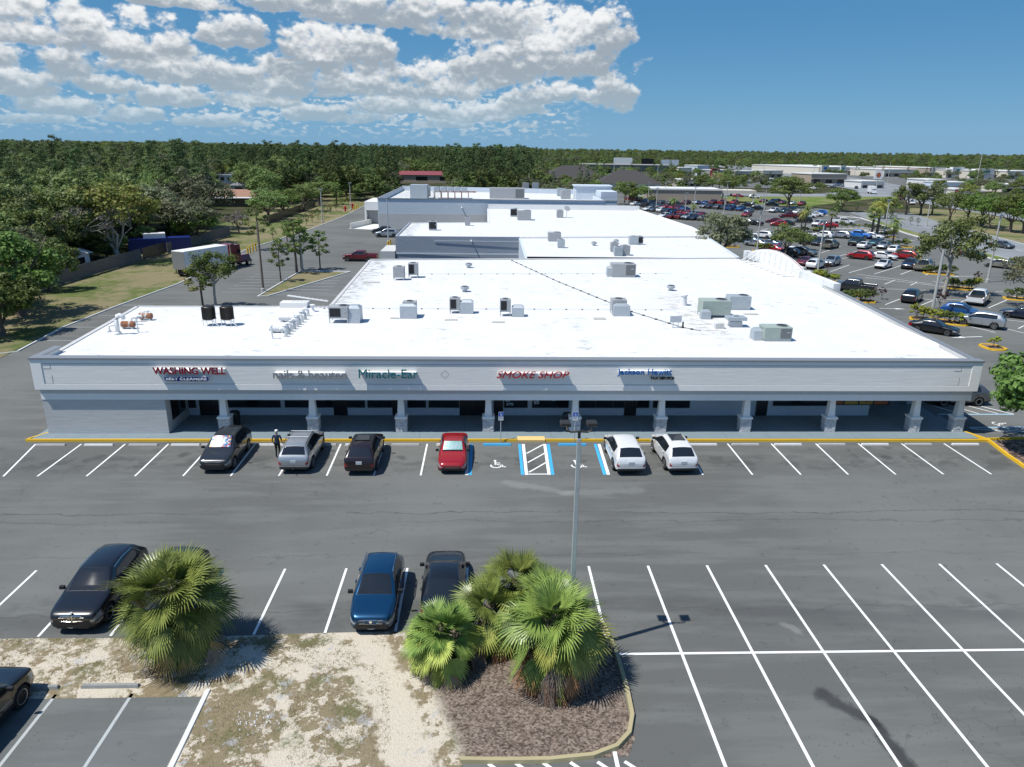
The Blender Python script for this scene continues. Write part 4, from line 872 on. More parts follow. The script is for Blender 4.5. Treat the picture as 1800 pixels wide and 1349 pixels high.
# roof drains / patches: thin membrane patches
for k, (px, py, w, d) in enumerate(((653,497,1.6,.7),(694,560,.7,.45),(793,563,1.0,.4),(876,567,1.0,.4),(1054,561,1.0,.7),(1320,553,1.2,.5))):
    p = RP(px, py); b = MB(); b.box(-w/2,w/2,-d/2,d/2,0,.05); o = b.build('roof_pad', M['conc']); o.location=(p.x,p.y,ZR); tag(o, ('long grey pad near the left eave, behind the big duct unit','small grey pad left of the pyramid duct unit','grey pad in front of the third roof unit of the near row','grey pad in front of the fourth roof unit of the near row','square grey pad left of the cable crossing unit','grey pad below the white grey packaged unit')[k], 'roof pad')
# fallen antenna / pipes heap on the left wing's back edge
p = RP(540,540); t = thing('fallen_antenna', (p.x,p.y,ZR), 'fallen lattice antenna lying over a white box at the back edge of the left wing', 'antenna')
b = MB(); b.box(-2.2,.1,-.5,.6,0,.45); b.build('box_base', M['white'], t); b = MB()
for q in (-.14,.14): b.tube([(-1.6,q,1.0),(1.9,q-.4,.6)], .03, 5)
for k in range(9): x = -1.5+k*.38; b.tube([(x,-.4,.98-k*.04),(x+.1,.35,.98-k*.04)], .02, 4)
b.build('lattice', M['pipe_w'], t)
# dish, large store plant
p = G(996,383,5.1); t = thing('satellite_dish', (p.x,p.y,5.1), 'grey satellite dish on a short mast on the far white roof', 'satellite dish'); b = MB(); b.tube([(0,0,0),(0,0,1.6)],.05,6); b.tube([(-.8,0,.03),(.8,0,.03)],.04,5); b.build('mast', M['galv'], t)
b = MB(); b.lathe((0,0,0), [(.05,0),(.35,.06),(.65,.2)], 16); o = b.build('dish', M['hvac'], t); o.location = (0,0,1.7); o.rotation_euler = (R(50),0,R(20))
p = G(734,350,6.1); t = thing('plant_enclosure', (p.x,p.y,6.1), 'tall pale metal enclosure at the left of the department store roof', 'plant enclosure'); b = MB(); b.box(-1.8,2.4,0,5,0,3.3); b.build('casing', M['galv'], t); b = MB()
for k in range(4): b.box(2.4,2.9,.4+k*1.1,1.0+k*1.1,.5,3.0)
b.build('louvres', M['hvac'], t)
p = G(791,350,6.1); t = thing('condenser_rack', (p.x,p.y,6.1), 'steel rack of fan condensers on the department store roof', 'condenser rack'); b = MB()
for k in range(5): b.box(-4+k*1.7,-2.6+k*1.7,1,4,1.7,2.7)
b.build('condensers', M['galv'], t); b = MB()
for k in range(6):
    for yy in (1,4): b.tube([(-4+k*1.7,yy,0),(-4+k*1.7,yy,1.7)], .09, 5)
b.box(-4.2,6.5,.9,1.1,1.5,1.7); b.box(-4.2,6.5,3.9,4.1,1.5,1.7); b.build('frame', M['rust'], t)
for k in range(4): q = MB(); q.lathe((-3.3+k*1.7,2.5,2.7), [(.6,0),(.6,.15)], 12); q.build('fan', M['hvac'], t)
p = G(890,350,6.1); t = thing('plant_enclosure', (p.x,p.y,6.1), 'long grey louvred enclosure at the centre of the department store roof', 'plant enclosure'); b = MB(); b.box(-4.2,4.6,0,4,0,2.6); b.build('casing', M['hvac'], t); b = MB(); b.box(2.3,4.4,-.03,0,.3,2.4); b.build('louvres', M['louvre'], t)
# ------------------------------------------------------------------ vehicles
def paint(name, col, metal=.25, rough=.28):
    def fn(t, b):
        p = OBJ(t); x, y, z = t.xyz(p)
        n = t.noise(p, 4, 3)
        c = t.mix(n, tuple(v*.94 for v in col), tuple(min(1, v*1.05) for v in col))
        # shut lines of doors, only on the flanks
        side = t.ss(t.m('ABSOLUTE', x), .70, .74)
        zz = t.m('MULTIPLY', t.ss(z, .36, .38), t.ss(z, 1.12, 1.14, 1, 0))
        ln = None
        for yy in (.72, -.28, -1.18):
            q = t.ss(t.m('ABSOLUTE', t.m('SUBTRACT', y, yy)), .008, .014, 1, 0); ln = q if ln is None else t.m('MAXIMUM', ln, q)
        ln = t.m('MULTIPLY', t.m('MULTIPLY', ln, side), zz)
        c = t.mix(t.m('MULTIPLY', ln, .85), c, (.01,.01,.01))
        ax = t.m('ABSOLUTE', x)
        hl = t.m('MULTIPLY', t.ss(t.m('ABSOLUTE', t.m('SUBTRACT', ax, t.m('ADD', .98, t.m('MULTIPLY', y, -.16)))), .008, .016, 1, 0), t.m('MULTIPLY', t.ss(y, .98, 1.0), t.ss(y, 2.1, 2.12, 1, 0)))
        h2 = t.m('MULTIPLY', t.ss(t.m('ABSOLUTE', t.m('SUBTRACT', y, 2.12)), .008, .016, 1, 0), t.ss(z, .66, .7))
        h3 = t.m('MULTIPLY', t.m('MULTIPLY', t.ss(t.m('ABSOLUTE', t.m('SUBTRACT', z, .60)), .008, .014, 1, 0), t.ss(y, -2.0, -2.1)), t.ss(ax, .85, .8))
        c = t.mix(t.m('MULTIPLY', t.m('MAXIMUM', hl, t.m('MAXIMUM', h2, h3)), .8), c, (.008,.008,.008))
        dust = t.m('MULTIPLY', t.ss(z, .2, .5, .35, 0), t.noise(p, 2)); c = t.mix(dust, c, (.2,.19,.17))
        t.put(b.inputs['Base Color'], c)
    return mat(name, rough=rough, metal=metal, fn=fn, coat=.8, spec=.5)
PAINT = {'black':(.008,.009,.011),'navy':(.008,.014,.035),'charcoal':(.045,.05,.055),'grey':(.13,.14,.145),'silver':(.42,.44,.46),'white':(.74,.75,.75),'red':(.32,.008,.012),
 'darkred':(.13,.006,.012),'maroon':(.016,.007,.008),'blue':(.012,.075,.24),'brightblue':(.02,.16,.55),'teal':(.03,.09,.1),'beige':(.33,.31,.25),'green':(.02,.04,.035),'lblue':(.2,.27,.36),'steelb':(.004,.055,.135)}
for k, c in PAINT.items(): M['p_'+k] = paint('car_paint_'+k, c, .6 if k in ('silver','grey','charcoal','lblue','beige','steelb','teal') else .15)
M['cglass'] = mat('car_glass', (.012,.015,.018), .03, spec=.9, vary=.02)
M['ctrim'] = mat('black_plastic_trim', (.018,.018,.019), .6, vary=.1)
M['well'] = mat('wheel_well', (.006,.006,.006), .95, vary=.1)
M['chrome'] = mat('chrome', (.7,.7,.7), .12, 1.0, vary=.02)
M['hlamp'] = mat('headlamp_lens', (.30,.33,.36), .08, .3, vary=.1, spec=.9)
M['tlamp'] = mat('tail_lamp_lens', (.28,.008,.012), .12, vary=.1, spec=.7)
M['tyre'] = mat('tyre_rubber', (.017,.017,.017), .85, vary=.15)
M['rim'] = mat('alloy_rim', (.42,.43,.45), .3, .8, vary=.05)
M['plate'] = mat('number_plate', (.5,.53,.55), .5, vary=.1, vs=30)
MATS_CAR = ['paint','cglass','ctrim','hlamp','tlamp','well','chrome']
def car_meshes(kind):
    """one closed cage lofted through cross sections, subdivided, wheel arches cut, then split by material"""
    P = dict(suv=dict(L=4.6,W=1.88,H=1.68,hf=.90,hr=1.06,belt=1.10,cowl=1.12,head=.28,yb=-.55,yd=-1.38,rt=-1.66,rb=-2.14,deck=1.12,ws=.93,clr=.24),
             bigsuv=dict(L=4.85,W=1.96,H=1.75,hf=.96,hr=1.12,belt=1.15,cowl=1.2,head=.38,yb=-.6,yd=-1.6,rt=-1.9,rb=-2.24,deck=1.18,ws=.95,clr=.25),
             sedan=dict(L=4.75,W=1.83,H=1.44,hf=.76,hr=.93,belt=.95,cowl=.98,head=.22,yb=-.45,yd=-1.15,rt=-1.0,rb=-1.75,deck=1.0,ws=.98,clr=.18),
             hatch=dict(L=4.3,W=1.8,H=1.58,hf=.84,hr=1.0,belt=1.03,cowl=1.02,head=.22,yb=-.5,yd=-1.25,rt=-1.5,rb=-1.98,deck=1.02,ws=.95,clr=.2),
             pickup=dict(L=5.75,W=2.02,H=1.88,hf=1.04,hr=1.2,belt=1.24,cowl=1.35,head=.75,yb=-.1,yd=-.75,rt=-.86,rb=-.95,deck=1.2,ws=.95,clr=.3))[kind]
    L, hw, H, clr = P['L'], P['W']/2, P['H'], P['clr']; yf, yr = L/2, -L/2
    def hood(y, sx, zb, top, sq=.88):
        if kind in ('suv','bigsuv','pickup'): sx = min(1, sx*1.0+(.09 if sx < .8 else .05 if sx < .9 else .01) if y > 0 else sx); sq = max(sq, .93)
        return (y, [(0,zb),(hw*sx*.86,zb),(hw*sx*.985,zb+.13),(hw*sx,(zb+top)/2+.02),(hw*sx*.965,top-.10),(hw*sx*sq,top-.015),(hw*sx*(.78 if kind != 'sedan' else .7),top+.02),(0,top+.035)])
    def cab(y, top, belt=None, sx=1.0, inn=.15):
        bt = belt or P['belt']; w5 = hw*sx*.955-(top-bt)*.44
        return (y, [(0,clr),(hw*sx*.88,clr),(hw*sx*.99,clr+.14),(hw*sx,.72),(hw*sx*.965,bt),(w5,top-.10),(w5-.085,top-.03),(0,top+.03)])
    S = [hood(yf, .70, clr+.14, P['hf']-.16), hood(yf-.09, .86, clr+.04, P['hf']-.03), hood(yf-.42, .965, clr, P['hf']+.055), hood(yf-.9, 1.0, clr, (P['hf']*.45+P['hr']*.55)+.03), hood(P['cowl']+.06, 1.0, clr, P['hr']+.01), hood(P['cowl']-.03, 1.0, clr, P['hr']+.03, .90)]
    WS0 = len(S)-1
    S += [cab(P['head'], H-.04), cab(P['head']-.3, H-.005), cab(P['yb'], H)]
    if kind in ('suv','bigsuv','hatch'):
        S += [cab(P['yd']+.5, H-.015), cab(P['yd'], H-.055, P['belt']+.03, .975), cab(P['rt'], H-.12, P['belt']+.06, .94)]
        RT = len(S)-1
        S += [hood(P['rb'], .95, clr+.02, P['deck']-.01, .9), hood(yr+.05, .92, clr+.05, P['deck']-.16), hood(yr, .80, clr+.12, .76 if kind != 'bigsuv' else .82)]
    elif kind == 'sedan':
        S += [cab(-.85, H-.04), cab(P['rt'], H-.07)]
        RT = len(S)-1
        S += [hood(P['rb'], 1.0, clr, P['deck']+.0, .86), hood(yr+.35, .97, clr, P['deck']+.01), hood(yr+.07, .92, clr+.04, P['deck']-.04), hood(yr, .80, clr+.12, P['deck']-.2)]
    else:
        S += [cab(P['rt']+.05, H-.03), cab(P['rt'], H-.09)]
        RT = len(S)-1
        w = hw
        def bed(y, zt, zf): return (y, [(0,clr+.1),(w*.86,clr+.05),(w*.98,clr+.2),(w,.8),(w*.98,zt-.02),(w*.93,zt),(w*.85,zf),(0,zf)])
        S += [bed(P['rb'], 1.2, 1.19), bed(P['rb']-.12, 1.2, .78), bed(0, 1.2, .78), bed(yr+.16, 1.2, .78), bed(yr+.05, 1.2, 1.19), bed(yr, 1.12, 1.1)]
        S[-4] = bed((P['rb']+yr)/2, 1.2, .78)
    nS = len(S); bm = bmesh.new(); cr = bm.edges.layers.float.new('crease_edge'); ring = []
    for y, pts in S:
        r_ = [bm.verts.new((x, y, z)) for x, z in pts]; l_ = [r_[0]]+[bm.verts.new((-x, y, z)) for x, z in pts[1:-1]]+[r_[-1]]; ring.append((r_, l_))
    def face(vs, mi):
        try: f = bm.faces.new(vs); f.material_index = mi; f.smooth = True
        except ValueError: pass
    cabend = {'suv':RT,'bigsuv':RT,'hatch':RT,'sedan':RT,'pickup':RT}[kind]
    side_glass_end = {'suv':RT-1,'bigsuv':RT-1,'hatch':RT-1,'sedan':RT,'pickup':RT-1}[kind]
    for i in range(nS-1):
        for j in range(7):
            mi = 0
            if j == 4 and WS0 <= i < side_glass_end: mi = 1
            if j == 4 and kind == 'pickup' and i == side_glass_end: mi = 0
            if j == 6 and i == WS0: mi = 1
            if j == 6 and i == RT: mi = 1
            if j <= 1 : mi = 2
            if j == 3 and i in (0,1): mi = 3
            if i >= nS-2-(kind == 'sedan') and j == 3: mi = 4
            if kind in ('suv','bigsuv') and i == nS-3 and j == 3: mi = 0
            if kind == 'pickup' and i > RT+0 and j >= 6: mi = 2
            a, c = ring[i][0], ring[i+1][0]; face([a[j], a[j+1], c[j+1], c[j]], mi)
            a, c = ring[i][1], ring[i+1][1]; face([a[j+1], a[j], c[j], c[j+1]], mi)
    for e, (ii, flip) in enumerate(((0, 0), (nS-1, 1))):
        r_, l_ = ring[ii]
        for j in range(7):
            mi = [2, 2, 2, 2, 0, 0, 0][j] if not flip else [2, 2, 0, 0, 0, 0, 0][j]
            vs = [r_[j], l_[j], l_[j+1], r_[j+1]] ; vs2 = []
            for v in vs:
                if v not in vs2: vs2.append(v)
            face(vs2 if not flip else vs2[::-1], mi)
    def crease(v1, v2, k):
        e = bm.edges.get((v1, v2))
        if e: e[cr] = k
    for s in (0, 1):
        for i in range(nS):
            rg = ring[i][s]
            if i+1 < nS:
                nx = ring[i+1][s]
                for j, k in ((1,.7),(2,.35),(4,.75 if WS0 <= i < RT else .45),(5,.35),(6,.35 if not WS0 <= i <= RT else .8)): crease(rg[j], nx[j], k)
                if kind == 'pickup' and i > RT:
                    for j in (4,5,6): crease(rg[j], nx[j], .95)
            if i in (WS0, WS0+1, RT, RT+1):
                for j in range(4, 7): crease(rg[j], rg[j+1], .8)
            if i == side_glass_end: crease(rg[4], rg[5], .9)
            if kind == 'pickup' and i >= RT:
                for j in range(3, 7): crease(rg[j], rg[j+1], .95)
            if i in (0, nS-1):
                for j in range(7): crease(rg[j], rg[j+1], .45)
    bmesh.ops.recalc_face_normals(bm, faces=bm.faces)
    me = bpy.data.meshes.new('cage'); bm.to_mesh(me); bm.free()
    for k in range(7): me.materials.append(M[{'paint':'p_white'}.get(MATS_CAR[k], MATS_CAR[k])])
    o = link('cage', me); sm = o.modifiers.new('s', 'SUBSURF'); sm.levels = 2; sm.render_levels = 2
    wr = {'suv':.365,'bigsuv':.39,'sedan':.335,'hatch':.335,'pickup':.41}[kind]; ya, yb = yf-.92, yr+(.98 if kind != 'pickup' else 1.25)
    c = MB()
    for yy in (ya, yb):
        for s in (-1, 1): c.lathe((s*hw-(.3 if s > 0 else .5), yy, wr), [(wr+.055,0),(wr+.055,.8)], 24, 'x')
    cut = link('cut', c.mesh('cut', [M['well']])); bo = o.modifiers.new('b', 'BOOLEAN'); bo.operation = 'DIFFERENCE'; bo.object = cut; bo.solver = 'EXACT'; bo.material_mode = 'TRANSFER'
    dg = bpy.context.evaluated_depsgraph_get(); ev = bpy.data.meshes.new_from_object(o.evaluated_get(dg))
    names = [m.name if m else '' for m in ev.materials]
    keymap = {}
    for i, nm in enumerate(names):
        for k in range(7):
            if nm == M[{'paint':'p_white'}.get(MATS_CAR[k], MATS_CAR[k])].name: keymap[i] = k
    parts = {}
    for p in ev.polygons:
        k = keymap.get(p.material_index, 5)
        parts.setdefault(k, []).append(p.index)
    out = {}
    nrm = [v.normal.copy() for v in ev.vertices]
    for k, idx in parts.items():
        mp = {}; vs = []; fs = []; nn = []
        for pi in idx:
            f = []
            for vi in ev.polygons[pi].vertices:
                if vi not in mp:
                    mp[vi] = len(vs); co = ev.vertices[vi].co.copy()
                    vs.append(tuple(co))
                f.append(mp[vi])
            fs.append(f)
        m2 = bpy.data.meshes.new(kind+'_'+MATS_CAR[k]); m2.from_pydata(vs, [], fs); m2.materials.append(M[{'paint':'p_white'}.get(MATS_CAR[k], MATS_CAR[k])])
        if k != 5:
            m2.polygons.foreach_set('use_smooth', [True]*len(fs))
            inv = {b_: a_ for a_, b_ in mp.items()}
            try: m2.normals_split_custom_set_from_vertices([nrm[inv[i]] for i in range(len(vs))])
            except Exception: pass
        out[k] = m2
    bpy.data.objects.remove(o); bpy.data.objects.remove(cut)
    wm = MB(); wm.lathe((0,0,0), [(wr*.66,-.1),(wr*.9,-.12),(wr,-.08),(wr,.08),(wr*.9,.12),(wr*.66,.1)], 24, 'x'); tm = wm.mesh('tyre', M['tyre'], True)
    rm = MB(); rm.lathe((0,0,0), [(wr*.67,.06),(wr*.67,.115),(wr*.6,.11),(wr*.57,.06)], 24, 'x'); rm.lathe((0,0,0), [(wr*.15,.05),(wr*.13,.1)], 10, 'x')
    for q in range(5):
        Mx = Matrix.Rotation(2*math.pi*q/5, 4, 'X'); rm.box(.07,.1,-.035,.035,.03,wr*.62, Mx)
    rmm = rm.mesh('rim', M['rim'])
    for q in rmm.polygons: pass
    mm = MB(); mm.frus(0,0,-.06,.07,.10,.05,.09,.06); mirror = mm.mesh('mirror', M['ctrim'])
    det = dict(P=P, L=L, hw=hw, wr=wr, ya=ya, yb=yb, kind=kind)
    return out, tm, rmm, mirror, det
PROTO = {}
def proto(kind, lod):
    k = (kind, lod)
    if k not in PROTO:
        if (kind,) not in PROTO: PROTO[(kind,)] = car_meshes(kind)
        PROTO[k] = PROTO[(kind,)]
    return PROTO[k]
NAMES = {0:'body',1:'windows',2:'lower_trim',3:'headlights',4:'tail_lights',5:'wheel_wells',6:'chrome'}
def split_lr(me):
    if 'lr' in me: return bpy.data.meshes[me['lr']+'_l'], bpy.data.meshes[me['lr']+'_r']
    res = []
    for s, sf in ((-1,'_l'),(1,'_r')):
        vs, fs, mp = [], [], {}
        for p in me.polygons:
            if p.center.x*s > 0:
                f = []
                for vi in p.vertices:
                    if vi not in mp: mp[vi] = len(vs); vs.append(tuple(me.vertices[vi].co))
                    f.append(mp[vi])
                fs.append(f)
        m2 = bpy.data.meshes.new(me.name+sf); m2.from_pydata(vs, [], fs); m2.materials.append(me.materials[0]); m2.polygons.foreach_set('use_smooth', [True]*len(fs)); res.append(m2)
    me['lr'] = me.name; return res
VN = {'suv':'suv','bigsuv':'suv','sedan':'sedan_car','hatch':'hatchback_car','pickup':'pickup_truck'}
VC = {'suv':'SUV','bigsuv':'SUV','sedan':'car','hatch':'car','pickup':'pickup truck'}
def car(kind, x, y, ang, col, label, lod=2, group=None, s=1.0, rails=False, sunroof=False, z=0.0, mirror_col=None):
    """ang: heading of the bonnet in degrees, 0 = +x"""
    out, tm, rmm, mir, d = proto(kind, 2); hw = d['hw']; P = d['P']
    t = thing(VN[kind], (x, y, z), label, VC[kind], R(ang-90), group, s)
    body = None
    for k, me in out.items():
        if k in (3, 4) and lod >= 2:
            for m2 in split_lr(me): link(('headlight','tail_light')[k-3], m2, t)
            continue
        o = link(NAMES[k], me, t)
        if k == 0: body = o; o.material_slots[0].link = 'OBJECT'; o.material_slots[0].material = M['p_'+col]
    for yy in (d['ya'], d['yb']):
        for sx in (-1, 1):
            w = link('wheel', tm, t); w.location = (sx*(hw-.135), yy, d['wr']); w.rotation_euler = (0, 0, 0 if sx > 0 else math.pi)
            link('rim', rmm, w)
    if lod >= 1:
        for sx in (-1, 1):
            m = link('mirror', mir, t); m.location = (sx*(hw+.07), P['cowl']-.25, P['belt']+.03)
    if lod >= 2:
        L = d['L']
        b = MB(); zp = .82 if kind in ('suv','bigsuv') else .7; b.box(-.17,.17,-L/2-.012,-L/2+.05,zp-.08,zp+.09); b.build('number_plate', M['plate'], t)
        b = MB(); b.box(-.43,.43,L/2-.02,L/2+.014,P['hf']-.29,P['hf']-.275); b.box(-.45,.45,L/2-.02,L/2+.012,P['hf']-.15,P['hf']-.135); b.build('grille_bar', M['chrome'], t)
        b = MB(); hf = P['hf']; b.frus(0, L/2-.05, hf-.37, hf-.13, .44, .05, .47, .045); b.frus(0, L/2-.055, .30, hf-.47, .58, .05, .62, .05); b.build('front_grille', M['ctrim'], t, bevel=.015)
        b = MB(); b.tube([(-.55,P['cowl']-.02,P['hr']+.05),(.05,P['cowl']-.2,P['hr']+.17)], .012, 4); b.tube([(0,P['cowl']-.02,P['hr']+.05),(.55,P['cowl']-.2,P['hr']+.17)], .012, 4); b.build('wiper', M['ctrim'], t)
        b = MB()
        for yy in (-.1, -1.0):
            for sx in (-1,1): b.box(sx*(hw+.005)-.02, sx*(hw+.005)+.02, yy-.1, yy+.1, .93*P['belt']-.02, .93*P['belt']+.02)
        b.build('door_handle', M['p_'+col], t)
        b = MB(); b.box(-.82*hw,.82*hw,-L/2-.03,-L/2+.12,.38,.44); b.build('bumper_trim', M['ctrim'], t)
    if rails:
        b = MB(); zt = P['H']+.03
        for sx in (-1,1): b.tube([(sx*(hw*.68), P['head']-.1, zt-.08),(sx*(hw*.69), P['head']-.3, zt),(sx*(hw*.69), P['yd']+.1, zt-.01),(sx*(hw*.68), P['yd']-.15, zt-.09)], .022, 6)
        b.build('roof_rail', M['chrome' if rails == 1 else 'ctrim'], t)
    if sunroof:
        b = MB(); b.box(-.42,.42,P['yb']-.35,P['head']-.22,P['H']-.0,P['H']+.028); b.build('sunroof', M['cglass'], t)
    return t
def nearcar(kind, px, py, end, ang, col, label, **k):
    """px,py = photo pixel of the ground under the centre of the nearest bumper; end = which end that is"""
    out, tm, rmm, mir, d = proto(kind, 2); p = G(px, py); L = d['L']*k.get('s', 1); h = Vector((math.cos(R(ang)), math.sin(R(ang)), 0))
    c = p - h*(L/2) if end == 'front' else p + h*(L/2)
    c.y -= (.45 if p.y > 35 else .35) if abs(h.y) > .9 else 0
    return car(kind, c.x, c.y, ang, col, label, **k)
CARS = {}
t = nearcar('suv', 381, 829, 'front', -90, 'charcoal', 'charcoal grey SUV parked nose out with a colourful windscreen sunshade', rails=0)
CARS['sh1'] = t
t = nearcar('bigsuv', 520, 829, 'rear', 90, 'silver', 'silver SUV parked nose in with a tow hitch, beside the standing person', rails=2, s=.97); CARS['silver'] = t
nearcar('suv', 634, 832, 'rear', 90, 'maroon', 'very dark maroon SUV parked nose in with a dark glass roof', sunroof=True)
t = nearcar('sedan', 795, 830, 'front', -90, 'red', 'bright red small sedan parked nose out with a silver green sunshade', s=.95); CARS['sh2'] = t
nearcar('suv', 1106, 832, 'rear', 91, 'white', 'white SUV parked nose in with a plain white roof, left of the pair', rails=0)
nearcar('suv', 1197, 831, 'rear', 92, 'white', 'white SUV parked nose in with a big dark sunroof, right of the pair', sunroof=True)
t = nearcar('suv', 139, 1108, 'front', -90, 'black', 'glossy black SUV with a large chrome kidney grille, left of the single palm', s=1.05); CARS['bmw'] = t
car('suv', -13.1, 27.0, -90, 'charcoal', 'dark grey car almost hidden behind the single fan palm')
t = nearcar('hatch', 655, 1109, 'front', -90, 'steelb', 'metallic blue small SUV with silver roof rails, next to the sandy strip', rails=1, s=1.03); CARS['buick'] = t
car('sedan', -1.75, 27.3, 91, 'black', 'black sedan parked nose away, behind the small left palm')
t = car('bigsuv', -16.6, 19.4, 88, 'black', 'black off road vehicle cut off at the bottom left corner'); 
nearcar('suv', 1728, 708, 'rear', 180, 'grey', 'grey SUV behind the right end column of the shopping strip', rails=0)
def pc(kind, px, py, ang, col, label, **k): p = G(px, py); return car(kind, p.x, p.y, ang, col, label, **k)
LIST = [('pickup',1499,513,140,'charcoal','dark grey crew cab pickup driving past the raised roof parapet'),
('suv',1602,530,48,'black','black SUV seen from behind in the slanted bay nearest the yellow kerbed oval island'),
('pickup',1718,533,48,'white','white pickup with a dark rack and toolbox in its bed, seen from behind'),
('hatch',1688,556,-43,'blue','mid blue hatchback tucked behind the silver SUV at the island with the tall pole'),
('bigsuv',1721,574,140,'silver','silver SUV parked right of the island with the tall pole'),
('sedan',1640,585,-43,'black','black sedan driving right past the white roof edge, just below the tall pole island'),
('sedan',1797,560,139,'navy','dark blue sedan cut off by the right edge of the photo'),
('pickup',1624,475,45,'beige','off white pickup with an open bed, right of the navy SUV'),
('suv',1598,472,228,'navy','navy SUV facing the camera, left of the off white pickup'),
('sedan',1552,471,226,'white','white sedan with a pale green windscreen shade, alone in its bay'),
('suv',1512,456,136,'red','bright red crossover, left one of the two red cars in a row'),
('sedan',1552,456,-44,'white','white rounded sedan between the two red cars'),
('suv',1589,456,136,'red','bright red crossover, right one of the two red cars in a row'),
('hatch',1572,445,45,'white','white hatchback partly hidden behind the right red crossover'),
('suv',1433,472,46,'white','pale crossover seen from behind, left of the silver wagon and the grey lamp pole'),
('suv',1461,467,226,'silver','silver blue SUV facing the camera beside the near lamp pole'),
('sedan',1414,466,226,'darkred','dark red sedan left of the pale crossover'),
('suv',1412,450,-44,'grey','dark grey SUV seen from the side behind the dark red sedan'),
('sedan',1390,446,136,'white','white sedan between the black and dark grey cars under the oak'),
('suv',1383,451,136,'black','black SUV just behind the curved parapet'),
('sedan',1356,443,136,'red','red sedan beside the yellow shrub bed behind the curved parapet'),
('pickup',1458,437,45,'beige','pale beige pickup behind the near lamp pole'),
('sedan',1438,431,226,'navy','dark blue sedan left of the beige pickup'),
('suv',1446,419,136,'white','long white SUV at the left end of the middle row'),
('suv',1477,419,136,'silver','silver SUV second in the middle row'),
('pickup',1507,419,-44,'brightblue','bright blue pickup third in the middle row'),
('sedan',1534,420,-44,'white','white sedan at the right end of the middle row'),
('pickup',1505,431,226,'green','dark green pickup in front of the bright blue pickup'),
('sedan',1519,437,45,'white','white sedan seen from behind, below the dark green pickup'),
('sedan',1538,431,226,'teal','dark teal sedan right of the dark green pickup'),
('sedan',1553,437,226,'silver','silver sedan facing the camera under the tall single palm'),
('sedan',1711,453,-75,'black','black sedan waiting beside red cones at the lane edge'),
('hatch',1755,471,130,'beige','beige hatchback at the lane edge behind the near right tree'),
('sedan',1762,436,-80,'grey','dark grey sedan driving towards the camera on the side road'),
('sedan',1317,427,136,'lblue','pale blue sedan beside the big round oak'),
('sedan',1328,433,136,'silver','silver sedan in front of the pale blue sedan by the oak'),
('suv',1341,419,136,'white','white SUV behind the pale blue sedan by the oak'),
('suv',1418,429,226,'charcoal','dark SUV in the shade right of the oak tree in the lot'),
('sedan',1352,433,136,'lblue','grey blue sedan left of the lot oak tree'),
('pickup',1481,395,-20,'white','white pickup in the row beyond the middle row'),
('sedan',1456,400,150,'red','red hatchback below the far white pickup'),
('suv',1437,398,226,'white','white crossover facing the camera left of the far red hatchback'),
('sedan',1440,407,226,'navy','dark sedan in front of the far white crossover'),
('suv',1412,392,160,'black','black car near the leaning twin palms'),
('pickup',1387,384,170,'darkred','dark red pickup in the far rows'),
('sedan',1420,383,160,'white','white sedan left of the far bright blue car'),
('sedan',1432,381,160,'white','second white sedan, touching the far bright blue car'),
('hatch',1441,378,160,'brightblue','far bright blue car at the end of the white sedans'),
('suv',1360,374,226,'white','white SUV in the far rows left of the teal sedan'),
('sedan',1378,374,226,'teal','far teal sedan facing the camera'),
('suv',1314,364,140,'black','far black SUV left of the dark sedan near the bank'),
('suv',1332,370,-30,'black','far black sedan in the gap behind the round oak'),
('sedan',1316,374,226,'lblue','far sky blue car above the round oak'),
('sedan',1312,381,226,'red','far red car just above the round oak'),
('sedan',1369,356,-20,'black','far black sedan in the shade of the big oak'),
('suv',1357,363,-20,'black','far black SUV below the shaded black sedan'),
('suv',1326,349,-20,'white','far white SUV parked right of the bank'),
('sedan',1298,347,-20,'red','far red car beside the bank wall'),
('sedan',1380,396,160,'green','dark car below the dark red pickup'),
('sedan',1360,392,160,'darkred','dark red hatch car under the low shrubs in the far rows'),
('hatch',1368,398,160,'red','small red car low in the far rows beside the shrubs'),
('sedan',1311,394,136,'white','white car with dark roof right of the round oak'),
('sedan',1325,396,136,'black','black sedan right of the white car by the round oak')]
for it in LIST: pc(*it, lod=1)
r = random.Random(5); k = 0
FARC = ['white','silver','black','charcoal','darkred','red','grey','blue','white','navy','silver']
PLACE = ('behind the white roof edge', 'in the far left rows of the right hand lot')
for row, (x0, y0, x1, y1, n) in enumerate(((1110,353,1190,362,7),(1118,362,1205,371,9),(1140,371,1232,381,9),(1168,384,1236,388,6),(1236,366,1300,371,6),(1206,360,1290,360,6),(1340,356,1410,362,5),(1390,372,1400,376,2))):
    for i in range(n):
        u = (i+r.uniform(-.15,.15))/max(1, n-1); c = r.choice(FARC); kd = r.choice(['suv','sedan','sedan','suv','pickup'])
        cc = {'darkred':'dark red','charcoal':'dark grey'}.get(c, c)
        pc(kd, x0+(x1-x0)*u, y0+(y1-y0)*u, r.choice((46,226)), c, 'small distant %s %s in the packed rows right of the white roofs' % (cc, {'suv':'SUV','sedan':'car','pickup':'pickup'}[kd]), lod=0, group='distant cars packed in the far rows of the lot')
for (px, py, kd, c, a, lab) in ((1583,351,'pickup','darkred',-100,'dark red pickup on the highway beyond the grass'),(1601,360,'suv','white',-100,'white SUV on the highway between the tree trunks'),(1562,358,'sedan','navy',-100,'dark car on the highway left of the white SUV'),
    (1397,338,'sedan','silver',150,'silver car on the far cross road'),(1430,333,'sedan','white',150,'white car on the far cross road'),(1462,331,'sedan','grey',150,'grey car near the fuel station'),(1478,328,'suv','black',150,'black car near the fuel station')):
    pc(kd, px, py, a, c, lab, lod=0)
